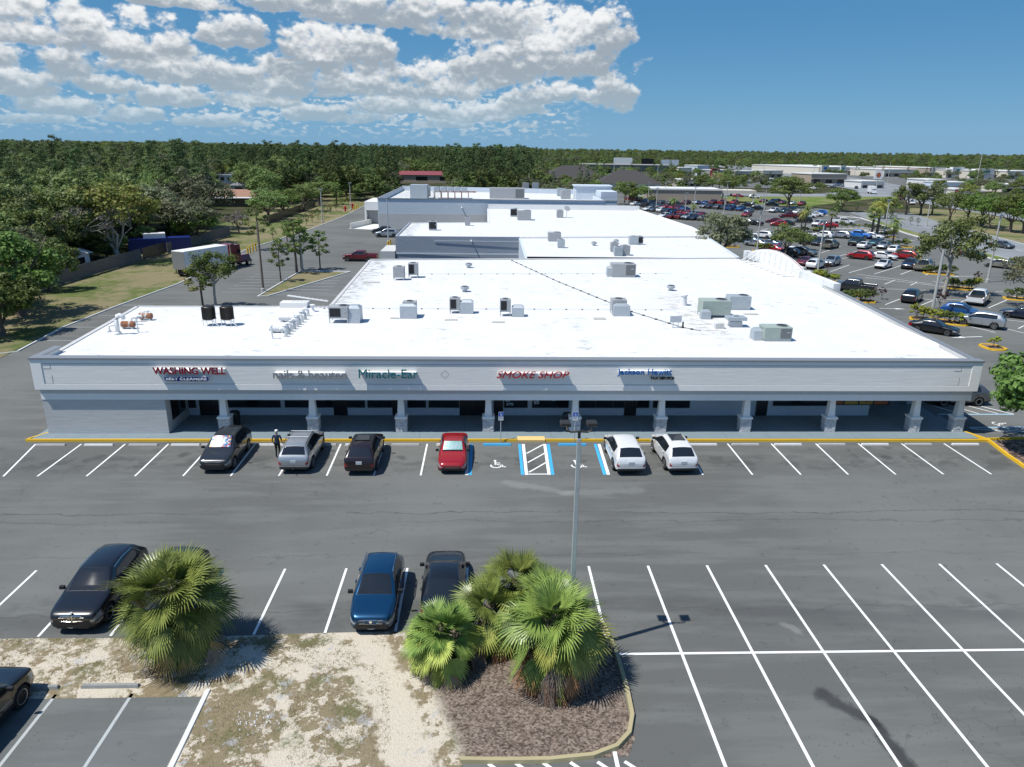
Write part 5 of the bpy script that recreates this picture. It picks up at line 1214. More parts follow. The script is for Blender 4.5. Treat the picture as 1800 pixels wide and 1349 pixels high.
for i in range(26):
    px = 1462+r.uniform(0,60) if i < 12 else 1240+r.uniform(0,120); py = 327+r.uniform(-3,5) if i < 12 else 318+r.uniform(-4,6)
    c = r.choice(FARC); pc('sedan', px, py, r.uniform(0,360), c, 'tiny distant %s car by the far shops' % {'darkred':'dark red','charcoal':'dark grey'}.get(c, c), lod=0, group='tiny cars by the far shops')
# left side vehicles
t = pc('pickup', 634, 459, 178, 'darkred', 'red pickup with open door beside the yellow bollards behind the strip', lod=2)
b = MB(); b.box(.95,1.75,.55,.62,.5,1.15); b.build('open_door', M['p_darkred'], t)
pc('bigsuv', 681, 417, 180, 'silver', 'silver blue SUV at the foot of the big grey blue wall', lod=1, s=1.05); pc('suv', 672, 411, 180, 'black', 'dark SUV mostly hidden behind the silver blue SUV by the wall', lod=1)
car('suv', -17.0, 166, 180, 'black', 'black car squeezed behind the roof corner by the big wall', lod=1)
# special fittings -------------------------------------------------
def shade(t, kind, cols, seed, tint):
    P = proto(kind, 2)[4]['P']; b = MB(); r = random.Random(seed)
    y0, z0, y1, z1 = P['cowl']-.14, P['hr']+.085, P['head']+.09, P['H']-.055
    for i in range(14):
        for j in range(7):
            b.mi = r.randrange(len(cols)); u0, u1 = i/14, (i+1)/14; v0, v1 = j/7, (j+1)/7
            def Q(u, v): w = .62-.07*v; x = (u-.5)*2*w; bow = .05*(1-(2*u-1)**2); return (x, y0+(y1-y0)*v+bow, z0+(z1-z0)*v+.035+bow*.5)
            b.quad(Q(u0,v0), Q(u1,v0), Q(u1,v1), Q(u0,v1))
    b.build('windscreen_sunshade', [M[c] for c in cols], t)
M['sh_a'] = mat('shade_pale', (.5,.58,.6), .3, vary=.2, vs=20); M['sh_b'] = mat('shade_blue', (.05,.15,.35), .3, vary=.4, vs=20); M['sh_c'] = mat('shade_yellow', (.5,.45,.2), .3, vary=.4, vs=20); M['sh_d'] = mat('shade_red', (.35,.08,.1), .3, vary=.4, vs=20)
M['sh_e'] = mat('shade_green', (.3,.62,.5), .25, .4, vary=.35, vs=14); M['sh_f'] = mat('shade_silver', (.6,.75,.72), .2, .5, vary=.2, vs=14); M['emblue'] = mat('badge', (.1,.2,.4), .3)
shade(CARS['sh1'], 'suv', ['sh_a','sh_b','sh_c','sh_b','sh_d','sh_a'], 3, None); shade(CARS['sh2'], 'sedan', ['sh_e','sh_f','sh_f'], 4, None)
t = CARS['bmw']; yf = 2.30; b = MB()
for s in (-1,1):
    pts = [(s*.03,.60),(s*.36,.62),(s*.40,.72),(s*.37,.83),(s*.03,.86)]; pts = pts if s > 0 else pts[::-1]
    for a, c in zip(pts, pts[1:]+pts[:1]): b.tube([(a[0],yf+.02-.1*abs(a[0]),a[1]),(c[0],yf+.02-.1*abs(c[0]),c[1])], .018, 5)
    for k in range(8): x = s*(.06+.038*k); b.box(x-.007,x+.007,yf-.06,yf+.015-.1*abs(x),.62,.85)
b.build('kidney_grille', M['chrome'], t); b = MB(); b.lathe((0,yf-.06,.93), [(.05,0),(.05,.02)], 14); b.build('bonnet_badge', M['plate'], t)
b = MB(); b.tube([(-.6,yf-.1,.36),(0,yf+.01,.34),(.6,yf-.1,.36)], .022, 6); b.build('bumper_strip', M['chrome'], t)
for s in (-1,1): b = MB(); b.tube([(s*.665,.18,1.575),(s*.64,-.6,1.62),(s*.66,-1.3,1.57),(s*.85,-1.7,1.17)], .013, 6); b.build('window_chrome', M['chrome'], t)
t = CARS['buick']; yf = 2.15; b = MB()
b.tube([(-.36,yf-.05,.66),(-.2,yf+.02,.72),(.2,yf+.02,.72),(.36,yf-.05,.66),(.2,yf+.02,.56),(-.2,yf+.02,.56),(-.36,yf-.05,.66)], .02, 6); b.lathe((0,yf+.0,.64), [(.06,0),(.06,.03)], 14, 'y'); b.build('grille_surround', M['chrome'], t)
b = MB(); b.tube([(-.6,yf-.12,.34),(0,yf,.32),(.6,yf-.12,.34)], .025, 6); b.build('bumper_strip', M['chrome'], t)
t = CARS['silver']; b = MB(); b.tube([(0,-2.35,.4),(0,-2.6,.38),(0,-2.63,.46)], .03, 6); b.build('tow_hitch', M['ctrim'], t); b = MB()
for yy in (.1, -.9): b.tube([(-.66,yy,1.83),(.66,yy,1.83)], .02, 6)
b.build('roof_crossbar', M['galv'], t)
# semi truck with box trailer
tr = thing('semi_truck', (*G(372,468)[:2], 0), 'red semi truck with a long white box trailer parked on the grass edge', 'truck', 0)
hd = G(428,461)-G(318,478); aa = math.atan2(hd.y, hd.x); aa = R(66); tr.location = (-42.6, 109.6, 0); tr.scale = (.9,.9,.9); tr.rotation_euler.z = aa-R(90)
b = MB(); b.box(-1.3,1.3,-3.6,6.0,1.15,4.1); b.build('trailer_box', M['white'], tr, bevel=.04)
b = MB(); b.box(-1.28,1.28,-3.64,-3.6,1.25,4.0); b.build('trailer_rear_door', M['coping'], tr); b = MB(); b.box(-.5,.5,-3.5,6,.85,1.13); b.box(-.5,.5,5,12,.6,.85); b.box(-1.25,1.25,-3.65,-3.5,.5,.62)
for s in (-.8,.8): b.box(s-.05,s+.05,-3.6,-3.5,.5,1.15)
b.build('chassis', M['ctrim'], tr)
b = MB(); b.frus(0,8.0,.9,3.9,1.15,1.25,1.1,1.15); b.frus(0,7.4,3.9,4.15,1.1,.55,.95,.35); cabo = b.build('cab', M['p_darkred'], tr, bevel=.08)
b = MB(); b.frus(0,10.4,.9,1.95,1.05,1.35,.75,1.2); b.build('bonnet', M['p_darkred'], tr, bevel=.08); b = MB(); b.box(-.95,.95,9.2,9.27,2.35,3.2); b.box(-1.17,-1.14,8.2,9.0,2.3,3.1); b.box(1.14,1.17,8.2,9.0,2.3,3.1); b.build('window', M['cglass'], tr)
b = MB(); b.box(-1.1,1.1,11.7,11.85,.5,.95); b.box(-.5,.5,11.7,11.78,1,1.8); b.build('grille', M['chrome'], tr)
for s in (-1,1): b = MB(); b.tube([(s*1.2,6.6,1),(s*1.2,6.6,4.2)], .08, 8); b.build('exhaust_stack', M['chrome'], tr)
wm = MB(); wm.lathe((-.25,0,0), [(.3,.0),(.5,.02),(.52,.1),(.52,.4),(.5,.48),(.3,.5)], 20, 'x'); wme = wm.mesh('truck_wheel', M['tyre'], True); rr_ = MB(); rr_.lathe((-.27,0,0), [(.3,0),(.28,.05),(.12,.14)], 14, 'x'); rr_.lathe((.17,0,0), [(.12,0),(.28,.05),(.3,.1)], 14, 'x'); rme = rr_.mesh('truck_rim', M['chrome'])
for yy in (-2.4,-1.2,6.3,7.5,10.9):
    for s in (-1,1): w_ = link('wheel', wme, tr); w_.location = (s*1.02, yy, .52); link('rim', rme, w_)
# white box van on the highway
p = G(1532,341); t = thing('box_truck', (p.x,p.y,0), 'white box truck on the highway behind the willow like palm tree', 'truck', R(-190)); b = MB(); b.box(-1.2,1.2,-3.2,1.8,.9,3.6); b.build('cargo_box', M['white'], t); b = MB(); b.frus(0,2.7,.5,2.4,1.05,.9,.95,.6); b.build('cab', M['p_white'], t)
b = MB(); b.box(-.9,.9,3.3,3.4,1.5,2.2); b.build('window', M['cglass'], t)
for yy in (-2,2.6):
    for s in (-1,1): w_ = link('wheel', wme, t); w_.location = (s*.95, yy, .5)
# ------------------------------------------------------------------ trees
def rdir(r):
    z = r.uniform(-1,1); a = r.uniform(0, 2*math.pi); s = math.sqrt(1-z*z); return Vector((s*math.cos(a), s*math.sin(a), z))
def leafquad(b, p, n, s, r, asp=.55):
    a = n.cross(Vector((.3,.5,.8))).normalized(); c = n.cross(a); t = r.uniform(0, 6.28); u = a*math.cos(t)+c*math.sin(t); v = n.cross(u)
    b.quad(p-u*s, p+v*s*asp, p+u*s, p-v*s*asp)
def clump(b, c, rad, n, s, r, flat=.7, up=.35):
    for _ in range(n):
        d = rdir(r); q = rad*(r.random()**.45); p = c+Vector((d.x*q, d.y*q, d.z*q*flat))
        nn = (d*1.0+rdir(r)*.55+Vector((0,0,up))).normalized(); leafquad(b, p, nn, s*r.uniform(.7,1.35), r)
def limb(b, a, c, r0_, r1_, r, n=4, wob=.12, sides=5):
    a, c = Vector(a), Vector(c); L = (c-a).length; pts = []
    for i in range(n+1):
        t = i/n; p = a.lerp(c, t)+(rdir(r)*L*wob*(1 if 0 < i < n else 0)); p.z += math.sin(t*math.pi)*L*.05; pts.append(p)
    b.tube(pts, [r0_+(r1_-r0_)*i/n for i in range(n+1)], sides, False); return pts
def broad(seed, h=9.0, rad=5.0, ncl=46, nl=100, ls=.20, low=.28, trunk=.28, dens=1.0, zc=.60, zr=.42):
    """returns trunk mesh-builder, crown mesh-builder; tree h m high"""
    r = random.Random(seed); T = MB(); K = MB(); fork = h*low; T.tube([(0,0,-.2),(.05,0,fork*.5),(.1*r.uniform(-1,1),.1,fork)], [trunk*1.3, trunk, trunk*.85], 8, False)
    hubs = []
    for i in range(7):
        a = i*2.4+r.uniform(-.3,.3); q = rad*r.uniform(.4,.72); z = h*r.uniform(.55,.86) if i else h*.8; e = Vector((math.cos(a)*q*(i>0), math.sin(a)*q*(i>0), z)); hubs.append(limb(T, (0,0,fork*r.uniform(.8,1)), e, trunk*.5, trunk*.14, r))
    for i in range(ncl):
        # lumpy crown: clumps on the shell of an uneven ellipsoid, a few inside
        d = rdir(r); d.z = abs(d.z)*1.0-.42*r.random(); d.normalize(); f = .62+.38*noise.noise(Vector((d.x*1.7+seed, d.y*1.7, d.z*1.7)))+.12
        q = rad*f*(r.uniform(.78,1.0) if r.random() < .8 else r.uniform(.3,.7)); c = Vector((d.x*q, d.y*q, h*zc+d.z*h*zr*f))
        cr_ = rad*r.uniform(.15,.27); clump(K, c, cr_, int(nl*dens*r.uniform(.6,1.2)), ls, r)
        if i % 3 == 0:
            hb = r.choice(hubs); limb(T, hb[2 if len(hb) > 2 else 0], c, trunk*.14, .015, r, 3, sides=4)
    return T, K
def pine(seed, h=18.0, rad=3.0, ls=.17):
    r = random.Random(seed); T = MB(); K = MB(); T.tube([(0,0,-.2),(.1,0,h*.5),(.0,.15,h*.97)], [.24,.17,.05], 6, False)
    for i in range(26):
        t = r.uniform(.42,1.0)**.8; z = h*t; q = rad*(1.05-t)*1.5*r.uniform(.4,1.1)+.3; a = r.uniform(0,6.28); c = Vector((math.cos(a)*q, math.sin(a)*q, z+q*.15)); T.tube([(0,0,z-.3),tuple(c)], [.05,.02], 4, False)
        clump(K, c, r.uniform(.6,1.15), 46, ls*1.15, r, .55)
    return T, K
def lightree(seed, h=6.0, rad=1.6, ncl=16, nl=60, ls=.13, trunk=.08, start=.4):
    r = random.Random(seed); T = MB(); K = MB(); T.tube([(0,0,-.1),(.05,.03,h*.5),(-.03,.05,h*.92)], [trunk*1.3,trunk,trunk*.3], 6, False)
    for i in range(ncl):
        t = start+(1-start)*(i+.5)/ncl; z = h*t; q = rad*math.sin(math.pi*min(1,(t-start)/(1-start)*.8+.15))*r.uniform(.3,1); a = i*2.4; c = Vector((math.cos(a)*q, math.sin(a)*q, z)); T.tube([(0,0,z-.35*q-.1),tuple(c)], [trunk*.3,.01], 4, False); clump(K, c, r.uniform(.35,.6)*rad*.6, nl, ls, r)
    return T, K
def baretree(seed, h=9, rad=5):
    r = random.Random(seed); T = MB(); K = MB(); T.tube([(0,0,-.1),(0,0,h*.3)], [.3,.24], 7, False)
    def rec(p, d, L, rr_, lv):
        e = p+d*L; T.tube([tuple(p), tuple(p.lerp(e,.5)+rdir(r)*L*.1), tuple(e)], [rr_, rr_*.8, rr_*.55], 4 if lv else 6, False)
        if lv == 0:
            for _ in range(7): dd = (d+rdir(r)*.9).normalized(); q = e+dd*L*.8; K.quad(tuple(e-dd.cross(rdir(r)).normalized()*.02), tuple(e), tuple(q), tuple(q+rdir(r)*.03))
            if r.random() < .8: clump(K, e, .5, 10, .08, r)
            return
        for _ in range(r.choice((3,4))): rec(e, (d+rdir(r)*.62+Vector((0,0,.12))).normalized(), L*r.uniform(.62,.82), rr_*.55, lv-1)
    for i in range(5): a = i*1.26; rec(Vector((0,0,h*.28)), Vector((math.cos(a)*.8, math.sin(a)*.8, .75)).normalized(), h*.27, .14, 3)
    return T, K
# ---- fan palms
def fan_blade(b, o, f, u, R_, r, nl=30, droop=.5, spread=100, w=.033, seg=3):
    s = f.cross(u).normalized(); g = Vector((0,0,-1))
    for i in range(nl):
        t = (i+.5)/nl*2-1; a = R(spread)*t; L = R_*(1.0-.34*abs(t)**1.6)*r.uniform(.88,1.08); d = (f*math.cos(a)+s*math.sin(a)+u*(.10+.30*abs(t))).normalized()
        st = o+f*R_*.10*(1-abs(t)); wv = d.cross(u).normalized(); p = st; pr = (p-wv*.008, p+wv*.008); dd = d.copy()
        for k in range(seg):
            q = p+dd*L/seg; ww = w*(1.0, .85, .04)[k] if seg == 3 else w*(.9, .05)[k]
            wr_ = wv*ww; nx = (q-wr_, q+wr_); b.quad(pr[0], pr[1], nx[1], nx[0]); pr = nx; p = q; dd = (dd+g*droop*(k+1)*.38*r.uniform(.7,1.3)).normalized()
def fan_palm(name, loc, label, trunk_h, nf, Lp, R_, seed, dead=0, brown=0, tr=.24, yell=.25, emin=-48, lean=(0,0), seeds=3, nl=30):
    r = random.Random(seed); t = thing(name, loc, label, 'palm'); hub = Vector((lean[0], lean[1], trunk_h))
    T = MB(); n = max(4, int(trunk_h/.12)); pts = [hub*(k/n) + Vector((0,0,-.1 if k == 0 else 0)) for k in range(n+1)]; T.tube(pts+[hub+Vector((0,0,.25))], [tr*(1.15-.3*k/n)*(1+.10*(k % 2)) for k in range(n+1)]+[.03], 10)
    for k in range(46):                                         # old leaf boots
        z = r.uniform(.12, 1.0); a = r.uniform(0,6.28); p = hub*z; d = Vector((math.cos(a), math.sin(a), .9)).normalized(); T.tube([p+Vector((math.cos(a),math.sin(a),0))*tr*.8, p+Vector((math.cos(a),math.sin(a),0))*tr*.8+d*r.uniform(.15,.3)], [.045,.025], 4)
    T.build('trunk', M['bark'], t)
    G_, Y_, D_, B_, S_ = MB(), MB(), MB(), MB(), MB()
    for i in range(nf):
        u_ = (i+.5)/nf; el = R(88-(88-emin)*u_**1.1+r.uniform(-13,13)); a = i*2.39996+r.uniform(-.15,.15); lp = Lp*(.34+.72*u_)*r.uniform(.85,1.12); h = Vector((math.cos(a), math.sin(a), 0)); pts = []; p = hub.copy(); e = el
        for k in range(5): pts.append(p.copy()); e -= R(7+9*u_); p = p+(h*math.cos(e)+Vector((0,0,math.sin(e))))*lp/4
        p = pts[-1]; d = (pts[-1]-pts[-2]).normalized(); S_.tube(pts, [.028,.022,.018,.015,.012], 4, False)
        f = (d+Vector((0,0,-.18-.22*u_))).normalized(); sd = h.cross(Vector((0,0,1))); uu = sd.cross(f).normalized(); uu = (uu+sd*r.uniform(-1.0,1.0)).normalized(); f = (f+sd*r.uniform(-.25,.25)+Vector((0,0,r.uniform(-.15,.25)))).normalized()
        tgt = Y_ if (u_ > .45 and r.random() < yell*(.6+1.9*u_)) else G_
        fan_blade(tgt, p, f, uu, R_*r.uniform(.78,1.12)*(1 if u_ > .12 else .85), r, nl=nl, droop=.12+.42*u_*r.uniform(.5,1.5))
    for i in range(dead+brown):
        a = r.uniform(0,6.28) if r.random() < .4 else R(r.uniform(-160,-20)); el = R(r.uniform(-66,-40)); h = Vector((math.cos(a), math.sin(a), 0)); lp = Lp*r.uniform(.7,1.05); st = hub*r.uniform(.75,1); e1 = st+h*.35+Vector((0,0,.0)); p = e1+(h*math.cos(el)+Vector((0,0,math.sin(el))))*lp; S_.tube([st, e1, p], [.02,.018,.014], 4, False)
        f = Vector((h.x*.25, h.y*.25, -.97)).normalized(); p.z = max(p.z, .45); fan_blade(D_ if i < dead else B_, p, f, h, R_*r.uniform(.7,1.0), r, nl=r.choice((9,11,14)), droop=r.uniform(.2,.6), spread=r.uniform(30,75), w=.017)
    for nm, b_, m in (('fronds',G_,'frond'),('yellowing_fronds',Y_,'frond_y'),('dead_fronds',D_,'frond_d'),('withered_fronds',B_,'frond_b'),('frond_stalks',S_,'stalk')):
        if b_.f: b_.build(nm, M[m], t)
    if seeds:
        b_ = MB()
        for i in range(seeds):
            a = r.uniform(0,6.28); c = hub+Vector((math.cos(a)*.75, math.sin(a)*.75, .15)); clump(b_, c, .30, 260, .022, r); 
        b_.build('seed_stalks', M['seed'], t)
    return t
M['frond'].node_tree.nodes
fan_palm('fan_palm', (-11.35,23.4,0), 'large single fan palm with a round shaggy crown beside the black SUV', 2.7, 66, 1.8, 1.3, 11, dead=5, brown=10, seeds=6, yell=.28, emin=-52, nl=30)
fan_palm('fan_palm', (-1.6,22.75,0), 'small fan palm with pale fringe, leftmost of the cluster beside the sand path', 1.35, 44, 1.15, 1.0, 21, dead=4, brown=12, seeds=0, yell=.6, tr=.2, nl=30, emin=-35)
fan_palm('fan_palm', (1.2,25.0,0), 'fan palm at the back of the cluster, nearest the black sedan and lamp pole', 2.0, 32, 1.25, 1.05, 31, dead=2, brown=4, seeds=0, yell=.25, nl=28)
fan_palm('fan_palm', (.1,23.9,0), 'fan palm in the middle left of the cluster with bright spreading fans', 1.6, 28, 1.15, 1.0, 41, dead=12, brown=3, seeds=0, yell=.4, nl=28)
fan_palm('fan_palm', (2.45,21.9,0), 'biggest fan palm of the cluster with orange dead fronds hanging over the mulch', 2.45, 50, 1.5, 1.22, 51, dead=30, brown=10, seeds=4, yell=.28, emin=-30, nl=28)
fan_palm('fan_palm', (2.3,23.6,0), 'upright fan palm right of the cluster, close to the lamp pole', 2.2, 36, 1.1, 1.0, 61, dead=3, brown=3, seeds=1, yell=.15, nl=28)
# ---- prototypes (first placed copy is the real tree)
TP = {}
def tproto(key, fn, tm, cm):
    T, K = fn; TP[key] = (T.mesh(key+'_trunk', M[tm], True), K.mesh(key+'_crown', M[cm]))
for i in range(4): tproto('oak%d' % i, broad(100+i, 9, 5.2, 44, 105, .2), 'bark', 'oak')
for i in range(2): tproto('dark%d' % i, broad(140+i, 8, 4.6, 38, 130, .17, low=.2), 'bark', 'green')
tproto('bush0', broad(145, 8, 4.6, 60, 120, .19, low=.12, zc=.46, zr=.5), 'bark', 'oak'); tproto('bush1', broad(146, 8, 4.2, 54, 120, .17, low=.12, zc=.48, zr=.48), 'bark', 'green')
tproto('grey0', broad(150, 9, 5.2, 36, 90, .19), 'bark', 'grey'); tproto('grey1', broad(151, 8.5, 5, 40, 80, .17, low=.3), 'bark', 'grey')
tproto('yel0', broad(160, 14, 6.3, 74, 64, .25, low=.16, trunk=.42), 'bark_l', 'yel')
tproto('bare0', baretree(170), 'bark_l', 'bare')
for i in range(3): tproto('pine%d' % i, pine(180+i), 'bark', 'pine')
for i in range(3): tproto('slim%d' % i, lightree(190+i), 'bark', 'green')
tproto('umbrella', broad(200, 8.5, 4.6, 40, 100, .17, low=.45, trunk=.2), 'bark_l', 'oak')
tproto('shrub0', broad(210, 1.0, .62, 18, 40, .055, low=.12, trunk=.02), 'bark', 'shrub'); tproto('shruby', broad(211, 1.0, .62, 18, 40, .055, low=.12, trunk=.02), 'bark', 'shruby')
tproto('purple', broad(212, 2.4, .9, 16, 60, .07, low=.3, trunk=.04), 'bark', 'purple')
def feather_palm(seed, h=5.5, L=2.4, n=26):
    r = random.Random(seed); T = MB(); K = MB(); T.tube([(0,0,-.1),(.03,0,h*.5),(0,0,h)], [.26,.19,.17], 9)
    for i in range(n):
        a = i*2.4; e = R(70-115*(i/n)); h_ = Vector((math.cos(a), math.sin(a), 0)); p = Vector((0,0,h)); sd = h_.cross(Vector((0,0,1)))
        for k in range(12):
            d = h_*math.cos(e)+Vector((0,0,math.sin(e))); q = p+d*L/12
            for s in (-1,1):
                tip = p+sd*s*.42*math.sin(math.pi*(k+1.5)/14)+d*.25+Vector((0,0,-.12)); K.quad(p, q, tip+d*.02, tip)
            p = q; e -= R(8)
    return T, K
tproto('feather', feather_palm(1), 'bark', 'frond')
def sabal_low(seed, h=5.0):
    r = random.Random(seed); T = MB(); K = MB(); T.tube([(0,0,-.1),(0,0,h)], [.2,.16], 8)
    for i in range(26):
        a = i*2.4; e = R(75-125*(i/26)); d = Vector((math.cos(a)*math.cos(e), math.sin(a)*math.cos(e), math.sin(e))); p = Vector((0,0,h))+d*.8; sd = Vector((-math.sin(a), math.cos(a), 0)); fan_blade(K, p, (d+Vector((0,0,-.2))).normalized(), sd.cross(d).normalized(), .8, r, nl=12, droop=.5, w=.06, seg=2)
    return T, K
tproto('sabal', sabal_low(3), 'bark', 'frond')
TU = set()
def tree(key, x, y, s, label, rz=None, sz=None, group=None, name='tree', cat='tree', z=0.0, mat_=None, sxy=None):
    t = thing(name, (x, y, z), label, cat, rnd.uniform(0,6.28) if rz is None else rz, group, s)
    if sz or sxy: t.scale = ((sxy or s), (sxy or s), (sz or s))
    link('trunk', TP[key][0], t); c = link('crown', TP[key][1], t)
    if mat_: c.material_slots[0].link = 'OBJECT'; c.material_slots[0].material = M[mat_]
    return t
def pt(key, px, py, s, label, **k): p = G(px, py); return tree(key, p.x, p.y, s, label, **k)
def ph(key, px, py, ptop, label, base_h, **k):
    """place at ground pixel and scale so the top reaches photo row ptop"""
    p = G(px, py); lo_, hi_ = .2, 60
    for _ in range(30):
        m_ = (lo_+hi_)/2
        if PJ((p.x, p.y, m_))[1] < ptop: hi_ = m_
        else: lo_ = m_
    s = m_/base_h; w = k.pop('w', 1.0); return tree(key, p.x, p.y, s, label, sxy=s*w, sz=s, **k)
# left bank, near row (photo px of the foot, row of the top)
ph('bush1',40,556,395,'rounded olive green tree at the left edge of the grass bank',8,w=1.25,mat_='green')
ph('bush0',5,590,462,'low leafy tree cut off by the left edge beside the fence end',8,w=1.1,mat_='green')
ph('bush0',88,512,412,'dense mid green bush tree on the bank in front of the fence',8,w=.85,mat_='oak')
ph('yel0',207,462,312,'tall open yellow green tree with pale forked limbs behind the fence',14,w=1.25)
ph('bare0',112,470,352,'grey leafless tree with fine tangled twigs',9,w=1.2)
ph('oak0',60,440,330,'broad dark oak crown behind the grey leafless tree',9,w=1.4); ph('dark0',20,470,355,'bright green tree left of the grey leafless tree',8,w=1.3)
ph('oak2',175,440,296,'very dark broad oak rising left of the yellow green tree',9,w=1.2); ph('grey0',45,410,320,'grey green tree crown far left',9,w=1.3)
ph('grey1',330,415,298,'wide grey green live oak left of the brown roofed house',8.5,w=1.0); ph('grey0',300,420,330,'grey green tree right of the yellow green tree',9,w=1.2)
ph('dark1',345,430,366,'bright green rounded tree by the fence in front of the brown roofed house',8,w=1.5); ph('bush1',322,428,372,'bright green bushy tree behind the blue container',8,w=1.0)
ph('oak3',472,388,333,'dense green tree right of the brown roofed house',9,w=1.6); ph('grey1',420,412,372,'small grey shrubby tree behind the fence end',8.5,w=1.1,mat_='bare')
ph('dark1',546,345,285,'tall bright green tree among the darker woods',8,w=.9); ph('oak1',500,355,276,'dark green tree left of the tall bright green one',9,w=1.3); ph('oak0',440,350,296,'nearly black green dense oak behind the grey roof',9,w=1.2)
ph('slim1',456,440,362,'small dark tree with a leaning crown on the grass bank',6,w=1.3,mat_='oak')
ph('oak2',610,352,312,'dark woodland tree beside the far end of the service road',9,w=1.3); ph('grey0',660,345,318,'grey green tree at the far end of the service road',9,w=1.3); ph('sabal',592,360,322,'cabbage palm at the wood edge by the tall light pole',6,w=1.1)
for i, (px, py, tp, k_, w_, m_) in enumerate(((20,505,430,'bush0',1.5,'oak'),(100,486,418,'bush0',1.3,'oak'),(160,466,410,'bush1',1.4,'green'),(60,493,405,'bush0',1.3,'green'),(190,456,400,'bush0',1.3,'oak'),(255,441,392,'bush1',1.2,'oak'),(130,462,360,'oak1',1.4,'oak'),(330,430,345,'oak2',1.4,'grey'),(30,480,390,'oak3',1.3,'oak'),(5,540,440,'bush1',1.4,'green'),(250,430,345,'dark1',1.3,'oak'),(120,430,335,'oak3',1.4,'oak'),(205,440,350,'dark0',1.4,'oak'),(500,380,330,'dark1',1.4,'green'),(535,372,322,'oak2',1.4,'oak'),(562,362,312,'grey1',1.4,'oak'))):
    ph(k_, px, py, tp, 'full crowned tree in the thick band along the board fence', {'dark0':8,'dark1':8,'bush0':8,'bush1':8,'grey1':8.5}.get(k_,9), w=w_, mat_=m_, group='trees in the band along the board fence')
# planted trees on the back lot
ph('slim0',357,540,462,'thin crowned tree left of the pair behind the round condensers',6,w=1.5,mat_='yel'); ph('umbrella',380,542,432,'tall open tree right of the pair behind the round condensers',8.5,w=.85,mat_='green')
for i, (px, py, tp, l, w_) in enumerate(((494,495,424,'small young tree in the parking island nearest the roof',1.1),(522,480,388,'full young tree in the middle of the parking island',1.5),(530,476,398,'slender young tree right of the full one on the parking island',1.3),(563,474,406,'slender young tree at the right end of the parking island',1.2),(480,422,400,'small yellow green young tree on the bank kerb',1.4),(505,425,388,'bright green young tree on the bank kerb',1.6))):
    ph('slim%d' % (i % 3), px, py, tp, l, 6, w=w_)
for i in range(11):
    px = 528+i*10.5; py = 402-i*5.0; ph('slim%d' % (i % 3), px, py, py-22+i*.6, 'young tree in the row along the far service road kerb', 6, w=1.3, group='young trees along the far kerb', mat_=('green','oak','yel')[i % 3])
# right lot trees
ph('oak0',1262,470,372,'big round grey green oak overhanging the white roof edge',9,w=1.25,mat_='grey'); ph('oak3',1380,452,394,'leafy oak in the middle of the right lot',9,w=1.25,mat_='oak'); ph('dark0',1413,440,408,'low dense tree right of the lot oak',8,w=1.4,mat_='oak')
ph('oak1',1385,365,311,'very large dark oak beyond the far rows of cars',9,w=1.5); ph('oak2',1285,345,305,'dark rounded oak behind the bank',9,w=1.35)
t = ph('umbrella',1659,520,366,'flat topped dark green tree leaning over the side road, beside the tall grey pole',8.5,w=.85,mat_='oak')
ph('bush0',1836,800,592,'dense green tree cut off by the right edge near the strip corner',8,w=1.05,mat_='green'); ph('grey1',1810,545,440,'pale leafed tree cut off by the right edge',8.5,w=1.0,mat_='grey')
ph('feather',1568,434,381,'tall single feather palm in the lot',5.5+1.2,w=.9); ph('feather',1541,412,352,'taller yellowish feather palm by the lane',6.7,w=1.2,mat_='frond_y'); ph('oak0',1555,385,345,'bright pale green tree behind the feather palms',9,w=1.2,mat_='yel')
ph('sabal',1531,418,367,'round headed cabbage palm left of the feather palm',6,w=1.4); ph('sabal',1459,406,368,'round headed cabbage palm in the centre rows',6,w=1.2); ph('feather',1407,410,368,'left one of the twin palms in the lot',6.7,w=.8,mat_='frond_y'); ph('feather',1414,408,360,'right one of the twin palms in the lot',6.7,w=.8)
ph('dark1',1478,372,330,'yellow green rounded tree at the exit lane',8,w=1.5,mat_='green'); ph('slim2',1470,385,355,'small young tree by the exit lane',6,w=1.4,mat_='green')
for i, (px, py, tp, k_, m_, w_) in enumerate(((1592,378,320,'oak0','oak',1.0),(1618,378,322,'grey0','grey',1.1),(1638,378,330,'oak1','oak',1.0),(1668,392,335,'oak2','oak',1.1),(1700,392,338,'yel','green',1.1),(1725,398,338,'oak3','green',1.2),(1738,402,345,'oak0','green',1.0),(1775,408,342,'oak1','green',1.2),(1797,410,350,'oak2','green',1.1),(1700,352,322,'oak3','yel',1.3),(1650,345,316,'oak0','oak',1.2),(1745,350,318,'oak2','oak',1.2),(1785,352,330,'oak1','oak',1.2))):
    ph(k_ if k_ != 'yel' else 'oak2', px, py, tp, 'roadside oak on the grass beyond the side road, %s from the left' % ('first','second','third','fourth','fifth','sixth','seventh','eighth','ninth','tenth','eleventh','twelfth','thirteenth')[i], 9, w=w_, mat_=m_)
for i, (px, py) in enumerate(((1530,388),(1565,388),(1572,392),(1600,395),(1612,397),(1566,385),(1540,380),(1480,398),(1505,375))): ph('slim%d' % (i % 3), px, py, py-14, 'small clipped young tree along the side road verge', 6, w=1.4, group='small trees on the verge', mat_='grey')
ph('feather',1098,357,330,'left feather palm at the corner of the far entrance tower',6.7,w=1.0,mat_='frond_y'); ph('feather',1110,358,335,'right feather palm at the corner of the far entrance tower',6.7,w=1.0,mat_='frond'); ph('feather',1182,377,346,'feather palm in the packed far rows',6.7,w=1.1); ph('feather',1218,382,358,'small feather palm beside the round oak',6.7,w=1.1)
ph('sabal',1252,333,306,'tall palm left of the pair behind the bank',6,w=1.0,mat_='seed'); ph('sabal',1264,333,307,'tall palm right of the pair behind the bank',6,w=1.0,mat_='seed')
